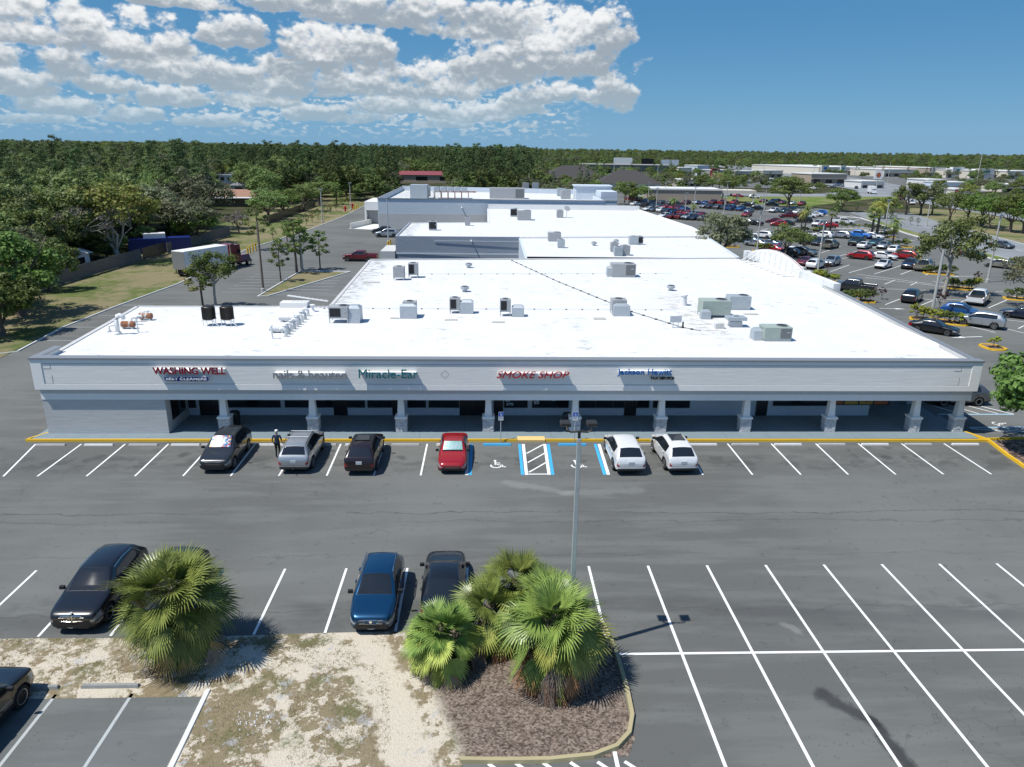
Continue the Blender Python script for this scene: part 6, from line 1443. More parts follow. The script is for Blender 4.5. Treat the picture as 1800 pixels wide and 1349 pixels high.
# islands of the right lot
ISL = [(1503,530,2.6,1.1,R(-14),'yellow'),(1650,566,3.2,1.3,R(-35),'yellow'),(1690,508,2.4,1.3,R(-30),'yellow'),(1650,482,2.4,1.1,R(-20),'yellow'),(1745,612,1.0,1.2,0,'yellow'),(1447,495,2.0,1.3,R(-40),'yellow'),(1795,527,2.2,1.2,R(-20),'yellow'),
       (1345,443,2.6,1.4,R(-30),'yellow'),(1595,453,2.4,1.2,R(-20),'yellow'),(1578,434,3.0,1.3,R(-20),'yellow'),(1545,407,3.5,1.6,R(-20),'conc_w'),(1420,410,4.5,1.6,R(-15),'conc_w'),(1500,402,4.5,1.6,R(-15),'conc_w'),(1275,434,3,1.5,R(-10),'yellow'),(1560,417,2,1.0,R(-20),'yellow'),(1790,470,1.5,1.0,R(-20),'yellow')]
word = ('oval island behind the raised parapet','island with the tall grey pole','notched island by the far right pole','island behind the off white pickup','small round island beside the edge tree','island under the near lamp pole','island cut off at the right edge','island right of the round oak','island beside the right red crossover','island under the tall feather palm','kerbed bed by the exit lane','kerbed bed with the twin palms','kerbed bed in the centre rows','island under the round oak','island at the middle row pole','island under the pale edge tree')
for i, (px, py, rx, ry, ro, m) in enumerate(ISL):
    c = island(px, py, rx, ry, ro, M[m], i); r = random.Random(i+70); n = (9 if i < 6 else 5)
    if i == 4: n = 1
    for k in range(n):
        u = (k+.5)/n*2-1; x = c.x+rx*.75*u*math.cos(ro)-ry*.3*r.uniform(-1,1)*math.sin(ro); y = c.y+rx*.75*u*math.sin(ro)+ry*.35*r.uniform(-1,1); yl = r.random() < (.5 if i in (1,2,5,7) else .15)
        tree('shruby' if yl else 'shrub0', x, y, r.uniform(1.2,1.9), ('yellow' if yl else 'green')+' low shrub in the '+word[i], group='low shrubs in the '+word[i], name='shrub', cat='shrub')
for px, py, s_, lab in ((1549,527,.75,'dark upright twiggy shrub in the oval island behind the raised parapet'),(1650,545,1.15,'purple leafed crape myrtle left of the tall grey pole'),(1717,497,.8,'dark upright shrub on the notched island'),(1454,483,.9,'purple leafed shrub beside the near lamp pole'),(1610,452,.8,'dark upright shrub in front of the right red crossover')): pt('purple', px, py, s_, lab, name='shrub', cat='shrub')
# ---- the woods: one mass
def woods():
    r = random.Random(99); me = bpy.data.meshes.new('woods'); pts = []
    def blocked(x, y):
        if -62 < x < 66 and y < 262: return True
        if x >= 60 and y < 345: return True
        q = PJ((x, y, 0)); px = q[0]
        # houses and clearings on the left
        for (cx, cy, rr_) in ((-92,205,16),(-75,190,12),(-190,330,28),(-165,335,16),(-110,330,30),(-70,140,9),(-25,385,22),(-58,128,8),(38,320,20),(62,330,20)):
            if (x-cx)**2+(y-cy)**2 < rr_*rr_: return True
        # shopping district to the right
        if px > 1060 and y < 780:
            if 118+.13*(y-60) < x < 196+.15*(y-60): return True
            return r.random() < (.66 if px < 1440 else .72)
        if px >= 1440 and y < 1040: return r.random() < .8
        if 880 < px <= 1060 and y < 330 : return r.random() < .2
        q0, q1 = PJ((x, y, 0)), PJ((x, y, 9))
        for (a_, c_, pb_) in ((198,240,316),(372,418,324),(378,458,362),(172,192,304),(425,458,346),(706,776,320),(284,298,308)):
            if a_-9 < q0[0] < c_+9 and q0[1] > pb_-1 and q1[1] < pb_-5: return True
        return False
    n = 0
    while n < 15000:
        a = R(-41+86*r.random()); d = 60*math.exp(r.random()*math.log(5200/60)); 
        if r.random() > min(1, (d/520)**.8+.22): continue
        x, y = d*math.sin(a), d*math.cos(a)
        if y < 70 or (x > -62 and y < 262 and x < 66) or blocked(x, y): continue
        if y < 240 and x > -60: continue
        pts.append((x, y, 0)); n += 1
    b = MB(); b.v = pts; me.from_pydata(pts, [], [])
    o = link('woods', me); tag(o, kind='stuff', label='mass of mixed green woodland stretching to the horizon'); return o, pts
WO, WP = woods()
# nearest of them as individuals, the remainder instanced on the points of one object
near = sorted(range(len(WP)), key=lambda i: WP[i][0]**2+WP[i][1]**2)[:70]; ns = set(near)
KS = ['oak0','oak1','oak2','oak3','dark0','grey0','grey1','pine0']
for i in near:
    x, y, _ = WP[i]; k_ = rnd.choice(KS[:7]); tree(k_, x, y, rnd.uniform(.8,1.15), 'mixed green woodland tree behind the fence and houses on the left', group='woodland trees behind the fence')
far = [p for i, p in enumerate(WP) if i not in ns]
me = bpy.data.meshes.new('woods_points'); me.from_pydata(far, [], [])
def at_(nm, vals, ty='FLOAT'):
    a = me.attributes.new(nm, ty, 'POINT'); a.data.foreach_set('value', vals)
sc_, ki_, rz_ = [], [], []
rr2 = random.Random(3)
for (x, y, _) in far:
    d = math.hypot(x, y); q = PJ((x, y, 0))[0]; pineish = (380 < q < 930 and 240 < y < 900)
    k_ = rr2.choice((8,8,9,10,0,4)) if pineish and rr2.random() < .7 else rr2.choice((0,1,1,2,3,3,4,5,6,7,7,8,9,5,11,6))
    s_ = rr2.uniform(.55,1.4)*(1+max(0, d-900)/2600)
    if k_ == 11: s_ *= .62
    elif k_ >= 8: s_ = rr2.uniform(.7,1.12)
    if q > 950: s_ *= (.62 if y < 800 else .85)
    if d > 1500 and q < 400: s_ *= 1.1
    sc_.append(s_); ki_.append(k_); rz_.append(rr2.uniform(0,6.28))
at_('sc', sc_); at_('ki', ki_, 'INT'); at_('rz', rz_); WO.data = me
ng = bpy.data.node_groups.new('woods', 'GeometryNodeTree'); ng.interface.new_socket('Geometry', in_out='INPUT', socket_type='NodeSocketGeometry'); ng.interface.new_socket('Geometry', in_out='OUTPUT', socket_type='NodeSocketGeometry')
N_ = ng.nodes; Lk = ng.links; gi = N_.new('NodeGroupInput'); go = N_.new('NodeGroupOutput'); iop = N_.new('GeometryNodeInstanceOnPoints'); jn = N_.new('GeometryNodeGeometryToInstance')
srcs = ['oak0','oak1','oak2','oak3','bush0','bush1','grey0','grey1','pine0','pine1','pine2','yel0']
# the source crowns are crowns of real trees standing in the scene
SRC = {}
for o in list(COL.objects):
    if o.type == 'MESH' and o.name.startswith('crown') and o.data.name.endswith('_crown'):
        kk = o.data.name[:-6]
        if kk in srcs and kk not in SRC: SRC[kk] = o
for i, kk in enumerate(('pine0','pine1','pine2')):
    t = ph(kk, (468,496,560)[i], 300, (246,252,254)[i], 'tall pine standing above the tree line, '+('leftmost of three','middle of three','rightmost of three')[i], 18); SRC[kk] = [c for c in t.children if c.name.startswith('crown')][0]
for kk in srcs[::-1]:
    oi = N_.new('GeometryNodeObjectInfo'); oi.inputs['Object'].default_value = SRC[kk]; oi.transform_space = 'ORIGINAL'; Lk.new(oi.outputs['Geometry'], jn.inputs[0])
def na(nm, dt): x = N_.new('GeometryNodeInputNamedAttribute'); x.data_type = dt; x.inputs[0].default_value = nm; return x.outputs[0]
Lk.new(gi.outputs[0], iop.inputs['Points']); Lk.new(jn.outputs[0], iop.inputs['Instance']); iop.inputs['Pick Instance'].default_value = True
Lk.new(na('ki','INT'), iop.inputs['Instance Index']); Lk.new(na('sc','FLOAT'), iop.inputs['Scale'])
cx_ = N_.new('ShaderNodeCombineXYZ'); Lk.new(na('rz','FLOAT'), cx_.inputs[2]); Lk.new(cx_.outputs[0], iop.inputs['Rotation']); Lk.new(iop.outputs[0], go.inputs[0])
md = WO.modifiers.new('woods', 'NODES'); md.node_group = ng
# far canopy sheet so no bare ground shows between distant crowns
b = MB(); n1, n2 = 90, 46; base = []
for j in range(n2):
    d = 620*math.exp(j/(n2-1)*math.log(9000/620))
    for i in range(n1):
        a = R(-42+88*i/(n1-1)); x, y = d*math.sin(a), d*math.cos(a); px = PJ((x, y, 0))[0]
        hz = 4.5+4.0*noise.noise(Vector((x*.01, y*.01, 0)))+2.5*noise.noise(Vector((x*.06, y*.06, 3)))
        if px > 900 and y < 1080: hz = -1.0
        if px < 500 and d > 2500: hz += (d-2500)*.0018*min(1,(500-px)/400)
        b.v.append((x, y, hz))
for j in range(n2-1):
    for i in range(n1-1): k = j*n1+i; b.f.append((k, k+1, k+n1+1, k+n1)); b.m.append(0)
def f_can(t, bb):
    p = POS(t); v = t.voro(p, .11, 'F1'); n = t.noise(p, .02, 4); c = t.mix(t.ss(v, .1, .8), (.062,.088,.034), (.022,.035,.016)); c = t.mix(t.ss(n,.4,.65,0,.5), c, (.07,.10,.03)); t.put(bb.inputs['Base Color'], c); t.put(bb.inputs['Normal'], t.bump(t.noise(p,.15,4,.7), 1, 3))
M['canopy'] = mat('distant_canopy', rough=1, fn=f_can, spec=0)
tag(b.build('distant_woodland', M['canopy'], smooth=True), kind='stuff', label='far dark green tree canopy reaching the horizon')
# dry grass tufts and pebbles on the sandy strip
r = random.Random(8); b = MB(); q = 0
while q < 9000:
    x = r.uniform(-24, 3.5); y = r.uniform(14, 24.5)
    if x < -9.3 and y < 21.9: continue
    nv = noise.noise(Vector((x*.8, y*.8, 1)))+.5*noise.noise(Vector((x*2.3, y*2.3, 5)))
    if nv < -.02 or (x > -3.2-(y-20)*.15 and r.random() < .93): continue
    s_ = r.uniform(.02,.055)
    for _ in range(3): a = r.uniform(0,6.28); d = Vector((math.cos(a), math.sin(a), 0)); p = Vector((x+r.uniform(-.05,.05), y+r.uniform(-.05,.05), .012)); b.poly([p-d.cross(Vector((0,0,1)))*.006, p+d.cross(Vector((0,0,1)))*.006, p+d*s_*r.uniform(.4,1.2)+Vector((0,0,s_))])
    q += 1
M['drygrass'] = leafmat('dry_grass', (.12,.11,.05), (.3,.26,.14), br=(.08,.12,.03), trans=.1)
tag(b.build('dry_grass', M['drygrass']), kind='stuff', label='sparse dry grass tufts on the sandy strip')
b = MB()
for _ in range(110): x, y = -7.6+r.gauss(0,.33), 20.1+r.gauss(0,.28); s_ = r.uniform(.008,.034); b.frus(x, y, .01, .01+s_, s_, s_*.8, s_*.5, s_*.5)
tag(b.build('broken_concrete', M['conc_w']), kind='stuff', label='scatter of white rubble on the sandy strip')
# ------------------------------------------------------------------ poles, stops, signs, fences
def wstop(x, y, m, label, group, w=1.83):
    b = MB(); b.frus(0,0,0,.12,w/2,.09,w/2-.04,.055); o = b.build('wheel_stop', M[m], bevel=.012); o.location = (x, y, .006); tag(o, label, 'wheel stop', group)
    for s in (-1,1): q = MB(); q.lathe((s*w*.36,0,.12), [(.016,0),(.012,.012)], 6); q.build('anchor_pin', M['coping'], o)
for k, px in enumerate((91,175,253,327,380,480,567,632,713,792,1147,1236,1310,1385,1462,1538,1614,1697)):
    p = G(px, 783); wstop(p.x, 43.75, 'conc_w' if k % 2 else 'conc', 'white concrete wheel stop at the head of a front bay by the yellow kerb', 'white wheel stops along the front kerb')
wstop(G(874,783).x, 43.75, 'sblue_p' if 'sblue_p' in M else 'line_blue', 'blue wheel stop in front of the left accessible bay sign', None); wstop(G(1006,783).x, 43.75, 'line_blue', 'blue wheel stop in front of the right accessible bay sign', None)
wstop(-13.15, 21.75, 'conc_d', 'grey wheel stop between the off road vehicle and the single palm', None, 2.0); wstop(-15.9, 21.72, 'conc_d', 'grey wheel stop ahead of the off road vehicle', None, 2.0)
def access_sign(px, label):
    p = G(px, 777); t = thing('accessible_parking_sign', (p.x, 44.25, 0), label, 'sign'); b = MB(); b.tube([(0,0,0),(0,0,2.1)], .03, 8); b.build('post', M['pole'], t)
    b = MB(); b.box(-.16,.16,-.05,-.04,1.55,2.12); pl_ = b.build('sign_panel', M['swht'], t); b = MB(); b.box(-.15,.15,-.056,-.051,1.82,2.11); b.build('blue_field', M['sblue'], pl_)
    b = MB(); n = 12
    for k in range(n):
        a0, a1 = R(-190+260*k/n), R(-190+260*(k+1)/n); b.quad(*[(rr_*math.cos(a)-.005, -.06, 1.925+rr_*math.sin(a)) for rr_, a in ((.065,a0),(.065,a1),(.048,a1),(.048,a0))])
    for a, c in (((-.01,2.02),(-.005,1.94)),((-.005,1.945),(.05,1.945)),((.05,1.945),(.075,1.87))): b.tube([(a[0],-.06,a[1]),(c[0],-.06,c[1])], .01, 4)
    b.lathe((-.01,-.065,2.05), [(.018,0),(.018,.004)], 8, 'y'); b.build('wheelchair_symbol', M['swht'], pl_)
    put_text('lettering', 'PARKING BY', -.12, .12, 1.72, 1.76, -.052, 'sblk', .004, parent=pl_); put_text('lettering', 'PERMIT ONLY', -.13, .13, 1.64, 1.68, -.052, 'sblk', .004, parent=pl_)
    return t
access_sign(880, 'blue and white accessible parking sign on a post, left one'); access_sign(1009, 'blue and white accessible parking sign on a post, right one behind the lamp heads')
# near lamp pole with two heads
lp = thing('lamp_post', (3.2, 23.35, 0), 'tall grey square lamp post with two dark shoebox heads, foot hidden in the palms', 'lamp post'); b = MB(); b.frus(0,0,0,8.75,.09,.09,.07,.07); b.build('pole', M['pole'], lp, bevel=.012); b = MB(); b.frus(0,0,0,.5,.3,.3,.28,.28); b.build('concrete_base', M['conc'], lp)
b = MB(); b.box(-.045,.045,-.045,.045,8.75,9.02); b.tube([(-.05,0,9.0),(.3,0,8.98),(.42,-.0,9.05),(.44,.12,9.16)], .035, 6); b.tube([(0.05,0,9.0),(-.3,0,8.98),(-.42,0,9.05),(-.44,.12,9.16)], .035, 6); b.build('bracket', M['bronze'], lp)
for s in (-1,1):
    b = MB(); b.frus(s*.46,.28,9.14,9.26,.19,.21,.17,.19); h_ = b.build('lamp_head', M['bronze'], lp, bevel=.02); b = MB(); b.box(s*.46-.17,s*.46+.17,.1,.45,9.12,9.14); b.build('lens', M['galv'], h_)
def lamp(px, py, ptop, label, m='pole_c', heads=2, r=.13, group=None, lean=0):
    p = G(px, py); lo_, hi_ = 1, 40
    for _ in range(30):
        m_ = (lo_+hi_)/2
        if PJ((p.x, p.y, m_))[1] < ptop: hi_ = m_
        else: lo_ = m_
    t = thing('lamp_post', (p.x, p.y, 0), label, 'lamp post', group=group); b = MB(); b.tube([(0,0,0),(0,0,m_)], [r*1.25, r*.75], 8); b.build('pole', M[m], t); b = MB(); b.lathe((0,0,0), [(r*2,0),(r*2,.5),(r*1.7,.55)], 10); b.build('base', M['conc'], t)
    if heads:
        b = MB()
        for s in ((-1,1) if heads == 2 else (1,)): b.box(s*.25-.2,s*.25+.28,-.2,.2,m_-.05,m_+.1)
        b.build('lamp_head', M['bronze' if m == 'pole' else 'galv'], t)
    return t
lamp(1636,560,440,'tall light grey lamp post rising from the shrub island, nearest the roof corner',heads=0,r=.16)
lamp(1735,497,378,'tall light grey lamp post at the right, on the notched island'); lamp(1436,487,388,'tall light grey lamp post behind the curved parapet'); lamp(1330,445,372,'weathered lamp post beside the lot oak')
for i, (px, py, tp) in enumerate(((1553,417,352),(1628,398,348),(1204,378,340),(1153,372,331),(1139,360,322),(1220,367,330),(1272,378,348),(1275,367,320),(1343,372,330),(1405,362,338),(1477,362,326),(1103,358,325),(1168,355,322),(1340,362,335))):
    lamp(px, py, tp, 'slim grey lamp post in the right lot, '+('right of the middle row','by the side road verge','left in the packed rows','far left in the packed rows','beside the bank corner','in front of the bank','left of the bank canopy','tall beside the bank canopy','in the far rows right of the bank','left of the leaning palms','by the exit lane','beside the entrance tower','left of the bank wall','behind the shaded cars')[i], r=.13)
# left side poles
lamp(463,514,390,'weathered brown utility pole in the parking island',m='wood_pole',heads=0,r=.14); lamp(567,392,333,'grey concrete light pole on the service road kerb'); lamp(617,370,322,'further grey concrete light pole on the service road kerb'); lamp(683,428,350,'thin grey light pole in front of the big grey blue wall',m='pole',heads=1); lamp(532,478,420,'grey light pole among the island trees')
lamp(1715,330,272,'very tall leaning utility pole by the far shops',m='pole_c',heads=0,r=.2)
for i, px in enumerate((1005,1025,1050,1078,1100,1135,1155,1260,1290,1340,1425,1428,1500,1560,1640)): 
    lamp(px, 322, 284+(i*7) % 18, 'thin distant pole among the far shops', heads=0, r=.16, group='thin distant poles')
# overhead wire on the left
b = MB(); a = WY(90,430,95); c = WY(300,446,112); pts = [a.lerp(c, k/14)+Vector((0,0,-1.2*math.sin(math.pi*k/14))) for k in range(15)]; b.tube(pts, .03, 4); tag(b.build('overhead_wire', M['black']), 'thin sagging overhead wire above the fence', 'wire')
# fence of boards
def fence(pts, h, label, m='fence'):
    t = thing('board_fence', (pts[0][0], pts[0][1], 0), label, 'fence'); o = Vector((pts[0][0], pts[0][1], 0)); b = MB(); q = MB()
    for (ax, ay), (cx, cy) in zip(pts, pts[1:]):
        a, c = Vector((ax, ay, 0))-o, Vector((cx, cy, 0))-o; L_ = (c-a).length; n = max(1, int(L_/2.4)); d = (c-a)/n; s = Vector((-d.y, d.x, 0)).normalized()*.02
        for k in range(n):
            u, v = a+d*k, a+d*(k+1); hh = h+.05*((k*7) % 3-1); b.box(0,1,-.02,.02,.05,hh, Matrix(((d.x,s.x/.02,0,u.x),(d.y,s.y/.02,0,u.y),(0,0,1,0),(0,0,0,1)))); q.box(u.x-.05,u.x+.05,u.y-.05,u.y+.05,0,hh+.05)
    b.build('boards', M[m], t); q.build('posts', M['wood_pole'], t)
fence([(-57.4,70),(-57.6,92),(-57.2,100),(-56.7,110),(-56.3,122.4)], 1.9, 'weathered grey board fence along the top of the grass bank'); fence([(-56.2,122.8),(-55.6,130)], 2.0, 'darker fence section beside the blue container', 'door_d'); fence([(-55.4,130.4),(-54.8,143),(-53.6,157.9)], 1.9, 'pale grey board fence section in front of the brown roofed house'); fence([(-53.2,185),(-54.0,240)], 1.9, 'dark screened fence by the far grass verge', 'door_d')
def simple_house(name, x, y, w, d, h, rh, rz, wall, roof_, label, hip=True, cat='house', win=3):
    t = thing(name, (x, y, 0), label, cat, rz); b = MB(); b.box(-w/2,w/2,-d/2,d/2,0,h); b.build('wall', M[wall], t); b = MB(); e = .5; k = min(w,d)/2 if hip else 0
    if rh > 0:
        A_ = [(-w/2-e,-d/2-e,h),(w/2+e,-d/2-e,h),(w/2+e,d/2+e,h),(-w/2-e,d/2+e,h)]; r0_, r1_ = ((-w/2+k,0,h+rh),(w/2-k,0,h+rh))
        b.poly([A_[0],A_[1],r1_,r0_]); b.poly([A_[2],A_[3],r0_,r1_]); b.poly([A_[1],A_[2],r1_]); b.poly([A_[3],A_[0],r0_]); b.poly(A_[::-1])
    else: b.box(-w/2-.2,w/2+.2,-d/2-.2,d/2+.2,h,h+.35)
    b.build('roof', M[roof_], t)
    for i in range(win):
        x0 = -w/2+w*(i+.5)/win; b = MB(); b.box(x0-w*.12/win*2,x0+w*.12/win*2,-d/2-.04,-d/2,h*.35,h*.8); f_ = b.build('window', M['glass_d'], t)
    return t
p = G(408,362); t = simple_house('house', p.x, p.y+4, 17, 9, 2.8, 2.0, R(4), 'tanwall', 'brownroof', 'tan house with a brown shingle roof and white porch edge among the oaks'); b = MB(); b.box(-8,7,-8.5,-5,2.5,2.75); b.build('porch_roof', M['white'], t)
p = G(440,345); simple_house('house', p.x, p.y+12, 18, 10, 3.4, 3.4, R(-6), 'cream', 'greyroof', 'house with a blue grey shingle roof just behind the brown roofed house')
for i, (px, py, w_, l) in enumerate(((215,312,14,'white mobile home deep in the woods, left one'),(180,300,16,'white roofed mobile home deep in the woods, furthest left'),(385,318,18,'long white mobile home deep in the woods'),(405,322,10,'small white mobile home deep in the woods, right one'),(290,305,14,'white mobile home peeking out between the wood trees'))):
    p = G(px, py); simple_house('mobile_home', p.x, p.y, w_, 5, 3.6, 0, R(12), 'white', 'white', l, hip=False, cat='mobile home')
p = G(742,322); simple_house('office_building', p.x, p.y+6, 38, 16, 4.2, 1.8, 0, 'tanwall', 'redroof', 'low building with a dark red metal roof in front of the pine wood')
p = G(1008,330); simple_house('house', p.x, p.y+8, 32, 22, 4.5, 6, R(5), 'tanwall', 'darkroof', 'house with a dark hip roof left of the entrance tower'); p = G(1105,338); simple_house('house', p.x, p.y+6, 28, 20, 4.0, 5.5, R(-3), 'cream', 'darkroof', 'office house with a dark hip roof and cream columns right of the entrance tower')
# blue container and white shed
p = G(300,436); p = G(283,443); t = thing('container', (p.x,p.y,0), 'dark blue container with a small white roof behind the fence', 'container', R(25)); b = MB(); b.box(-5,5,-1.4,1.4,0,2.5); b.build('casing', M['sblue' if False else 'snavy'], t); b = MB(); b.box(-2.5,1.0,-1,1.2,2.5,3.3); b.build('roof_box', M['white'], t)
simple_house('shed', -62.2, 112.5, 4.2, 3, 2.3, .7, R(80), 'white', 'white', 'small white garden shed behind the board fence', hip=False, cat='shed', win=1)
# bank with canopy
p = G(1222,357); t = thing('bank', (p.x+1, p.y+8, 0), 'low tan bank building with a white flat roof and drive through canopy', 'bank', R(-4)); b = MB(); b.box(-17,9,-7,8,0,4.4); b.build('wall', M['tanwall'], t); b = MB(); b.box(-17.3,9.3,-7.3,8.3,4.4,4.9); b.build('roof', M['conc_w'], t); b = MB(); b.box(9,22,-6,3,3.4,4.6); c_ = b.build('canopy', M['cream'], t); b = MB()
for x in (10,15.5,21.3): b.box(x-.3,x+.3,-5.6,-5,0,3.4)
b.build('canopy_columns', M['cream'], c_)
b = MB(); b.box(-16.8,8.8,-6.8,7.8,4.92,4.95); b.build('roof_membrane', M['roof'], t)
def slab(name, px0, px1, pyb, ptop, depth, wall, label, cat='shop', z0=0, extra=(), rot=0):
    a, c = G(px0, pyb), G(px1, pyb); w_ = (c-a).length; mid = (a+c)/2; lo_, hi_ = 1, 60
    for _ in range(30):
        m_ = (lo_+hi_)/2
        if PJ((mid.x, mid.y, m_))[1] < ptop: hi_ = m_
        else: lo_ = m_
    ang = math.atan2(c.y-a.y, c.x-a.x); t = thing(name, (mid.x, mid.y, 0), label, cat, ang); b = MB(); b.box(-w_/2,w_/2,0,depth,0,m_); b.build('wall', M[wall], t); b = MB(); b.box(-w_/2-.3,w_/2+.3,-.3,depth,m_,m_+.5); b.build('roof', M['conc_w'], t)
    b = MB(); n = max(3, int(w_/9))
    for i in range(n): x0 = -w_/2+w_*(i+.25)/n; b.box(x0, x0+w_*.5/n, -.15, 0, .3, m_*.42)
    b.build('shop_windows', M['glass_d'], t)
    b = MB(); b.box(-w_/2,w_/2,-1.6,-.05,m_*.5,m_*.56); b.build('awning', M['greybl'], t)
    for (f0, f1, hh, m2) in extra:
        b = MB(); b.box(-w_/2+w_*f0,-w_/2+w_*f1,-1.2,2,0,m_*hh); b.build('raised_front', M[m2], t); b = MB(); xm = (f0+f1)/2; b.box(-w_/2+w_*(xm-(f1-f0)*.2),-w_/2+w_*(xm+(f1-f0)*.2),-1.4,-1.2,m_*hh*.6,m_*hh*.82); b.build('sign_panel', M['sbl2' if m2 == 'cream' else 'steal'], t)
    return t, m_, w_
slab('department_store', 1441, 1550, 308, 295, 90, 'cream', 'far white department store with tall entrance blocks left of the dark tree', extra=((.0,.11,1.3,'cream'),(.3,.38,1.25,'conc_w')))
slab('shop_row', 1553, 1640, 311, 299, 60, 'cream', 'far pale shop row between the department store and the dark signed block'); slab('shop_row', 1632, 1660, 312, 296, 60, 'tanwall', 'far dark framed shop block with a long sign', extra=((.1,.9,1.1,'greybl'),))
slab('shop_row', 1662, 1702, 313, 299, 60, 'cream', 'far pale shop row with a low arched front and green sign', extra=((.2,.7,1.35,'conc_w'),)); slab('shop_row', 1704, 1765, 314, 301, 60, 'cream', 'far pale shop row with a wide arched front and green sign', extra=((.2,.65,1.3,'conc_w'),)); slab('shop_row', 1770, 1830, 315, 302, 60, 'cream', 'far pale shop row cut off by the right edge')
slab('shop_row', 1425, 1487, 323, 307, 20, 'tanwall', 'low tan restaurant block with palms in front of the department store'); slab('shop_row', 1630, 1660, 332, 317, 16, 'conc_w', 'pale blue white shop with a slanted roof behind the roadside oaks'); slab('shop_row', 1656, 1705, 334, 322, 14, 'walll', 'pale blue roofed shop behind the roadside oaks'); slab('shop_row', 1676, 1706, 347, 334, 12, 'cream', 'small shop with bright red panels behind the roadside oaks', extra=((.05,.4,.95,'scrim'),))
slab('shop_row', 1760, 1830, 338, 326, 14, 'cream', 'long white roofed shop at the right edge behind the oaks'); slab('shop_row', 1192, 1215, 309, 296, 18, 'cream', 'far small white shop right of the overpass like building'); slab('shop_row', 1225, 1245, 309, 292, 18, 'walll', 'far pale blue gabled shop'); slab('shop_row', 1250, 1285, 311, 300, 14, 'greybl', 'far grey shop with a red roof piece', extra=((.0,.35,1.25,'scrim'),))
slab('shop_row', 1290, 1330, 311, 302, 14, 'greybl', 'far low grey shop row left of the lighter one'); slab('shop_row', 1340, 1375, 312, 301, 14, 'cream', 'far low pale shop row behind the dark oak'); slab('shop_row', 1200, 1232, 328, 317, 12, 'cream', 'pale flat roofed shop behind the bank'); slab('shop_row', 1232, 1250, 327, 318, 10, 'greybl', 'dark grey shop block behind the bank'); slab('shop_row', 1000, 1018, 283, 277, 20, 'tanwall', 'tiny distant shop with a yellow sign'); 
# long grey office block on piers
a, c = G(1024,306), G(1172,308); mid = (a+c)/2; w_ = (c-a).length; t = thing('office_block', (mid.x, mid.y, 0), 'long grey flat block with open piers below, in front of the far woods', 'building', math.atan2(c.y-a.y, c.x-a.x)); hh = [h for h in [x*.25 for x in range(20,120)] if PJ((mid.x,mid.y,h))[1] < 291][0]
b = MB(); b.box(-w_/2,w_/2,0,16,hh*.45,hh); b.build('wall', M['greybl'], t); b = MB(); b.box(-w_/2-1.5,w_/2+1.5,-1.5,17,hh,hh+.6); b.build('roof', M['conc'], t); b = MB()
for k in range(9): x0 = -w_/2+w_*k/9; b.box(x0,x0+w_*.045,.5,15,0,hh*.45)
b.build('piers', M['conc'], t); b = MB(); b.box(-w_/2+1,w_/2-1,6,7,0,hh*.45); b.build('windows', M['glass_d'], t)
# fuel station canopy and its sign
t, m_, w_ = slab('fuel_station', 1513, 1553, 331, 320, 14, 'conc_w', 'fuel station with a white canopy beside the dark trees', 'fuel station'); p = G(1537,331); s_ = thing('pylon_sign', (p.x-1, p.y-4, 0), 'orange and yellow square pylon sign over the fuel station', 'sign'); h_ = m_*1.5; b = MB(); b.tube([(0,0,0),(0,0,h_)], .2, 6); b.build('post', M['pole_c'], s_); b = MB(); b.box(-2.2,2.2,-.3,.3,h_,h_+4.4); f_ = b.build('sign_panel', M['swht'], s_); b = MB(); b.lathe((0,-.36,h_+2.1), [(1.35,0),(1.35,.05)], 16, 'y'); b.build('orange_disc', M['posto'], f_)
# billboards
for px, py, w_, m_, lab in ((1094,283,16,'swht','white billboard on two posts above the grey block'),(1137,285,11,'sblk','black billboard above the grey block'),(1176,287,16,'walll','pale blue billboard right of the grey block')):
    p = G(px, 303); z_ = [h for h in [x*.5 for x in range(4,120)] if PJ((p.x,p.y,h))[1] < py][0]; t = thing('billboard', (p.x, p.y, 0), lab, 'billboard'); b = MB(); b.box(-w_/3,-w_/3+.6,0,.6,0,z_); b.box(w_/3-.6,w_/3,0,.6,0,z_); b.build('posts', M['pole_c'], t); b = MB(); b.box(-w_/2,w_/2,-.3,0,z_-3,z_+2.5); b.build('panel', M[m_], t)
# bollards, bins, dumpster
for i, (px, py) in enumerate(((683,456),(687,452))): p = G(px, py); b = MB(); b.tube([(0,0,0),(0,0,3.0)], .16, 10); o = b.build('bollard', M['yellow']); o.location = p; tag(o, ('left','right')[i]+' tall yellow bollard at the corner behind the red pickup', 'bollard')
for i, (px, py) in enumerate(((436,449),(440,446),(445,443),(450,441),(622,371),(626,369),(629,368))): p = G(px, py); b = MB(); b.tube([(0,0,0),(0,0,1.3)], .14, 8); b.lathe((0,0,1.28), [(.14,0),(.08,.08)], 8); o = b.build('bollard', M['yellow']); o.location = p; tag(o, 'yellow bollard in the cluster %s' % ('ahead of the semi truck' if i < 4 else 'at the far bend of the service road'), 'bollard', 'yellow bollards '+('ahead of the semi truck' if i < 4 else 'at the far bend'))
for px, py in ((607,372),(620,367)): p = G(px,py); b = MB(); b.tube([(0,0,0),(0,0,1.0)],.18,8); b.tube([(-.4,0,.7),(.4,0,.7)],.13,8); b.lathe((0,0,1.0),[(.2,0),(.1,.15)],8); o = b.build('fire_hydrant', M['sred']); o.location = p; o.scale=(1.4,1.4,1.4); tag(o, ('left' if px == 607 else 'right')+' red standpipe valve at the far bend of the service road', 'hydrant')
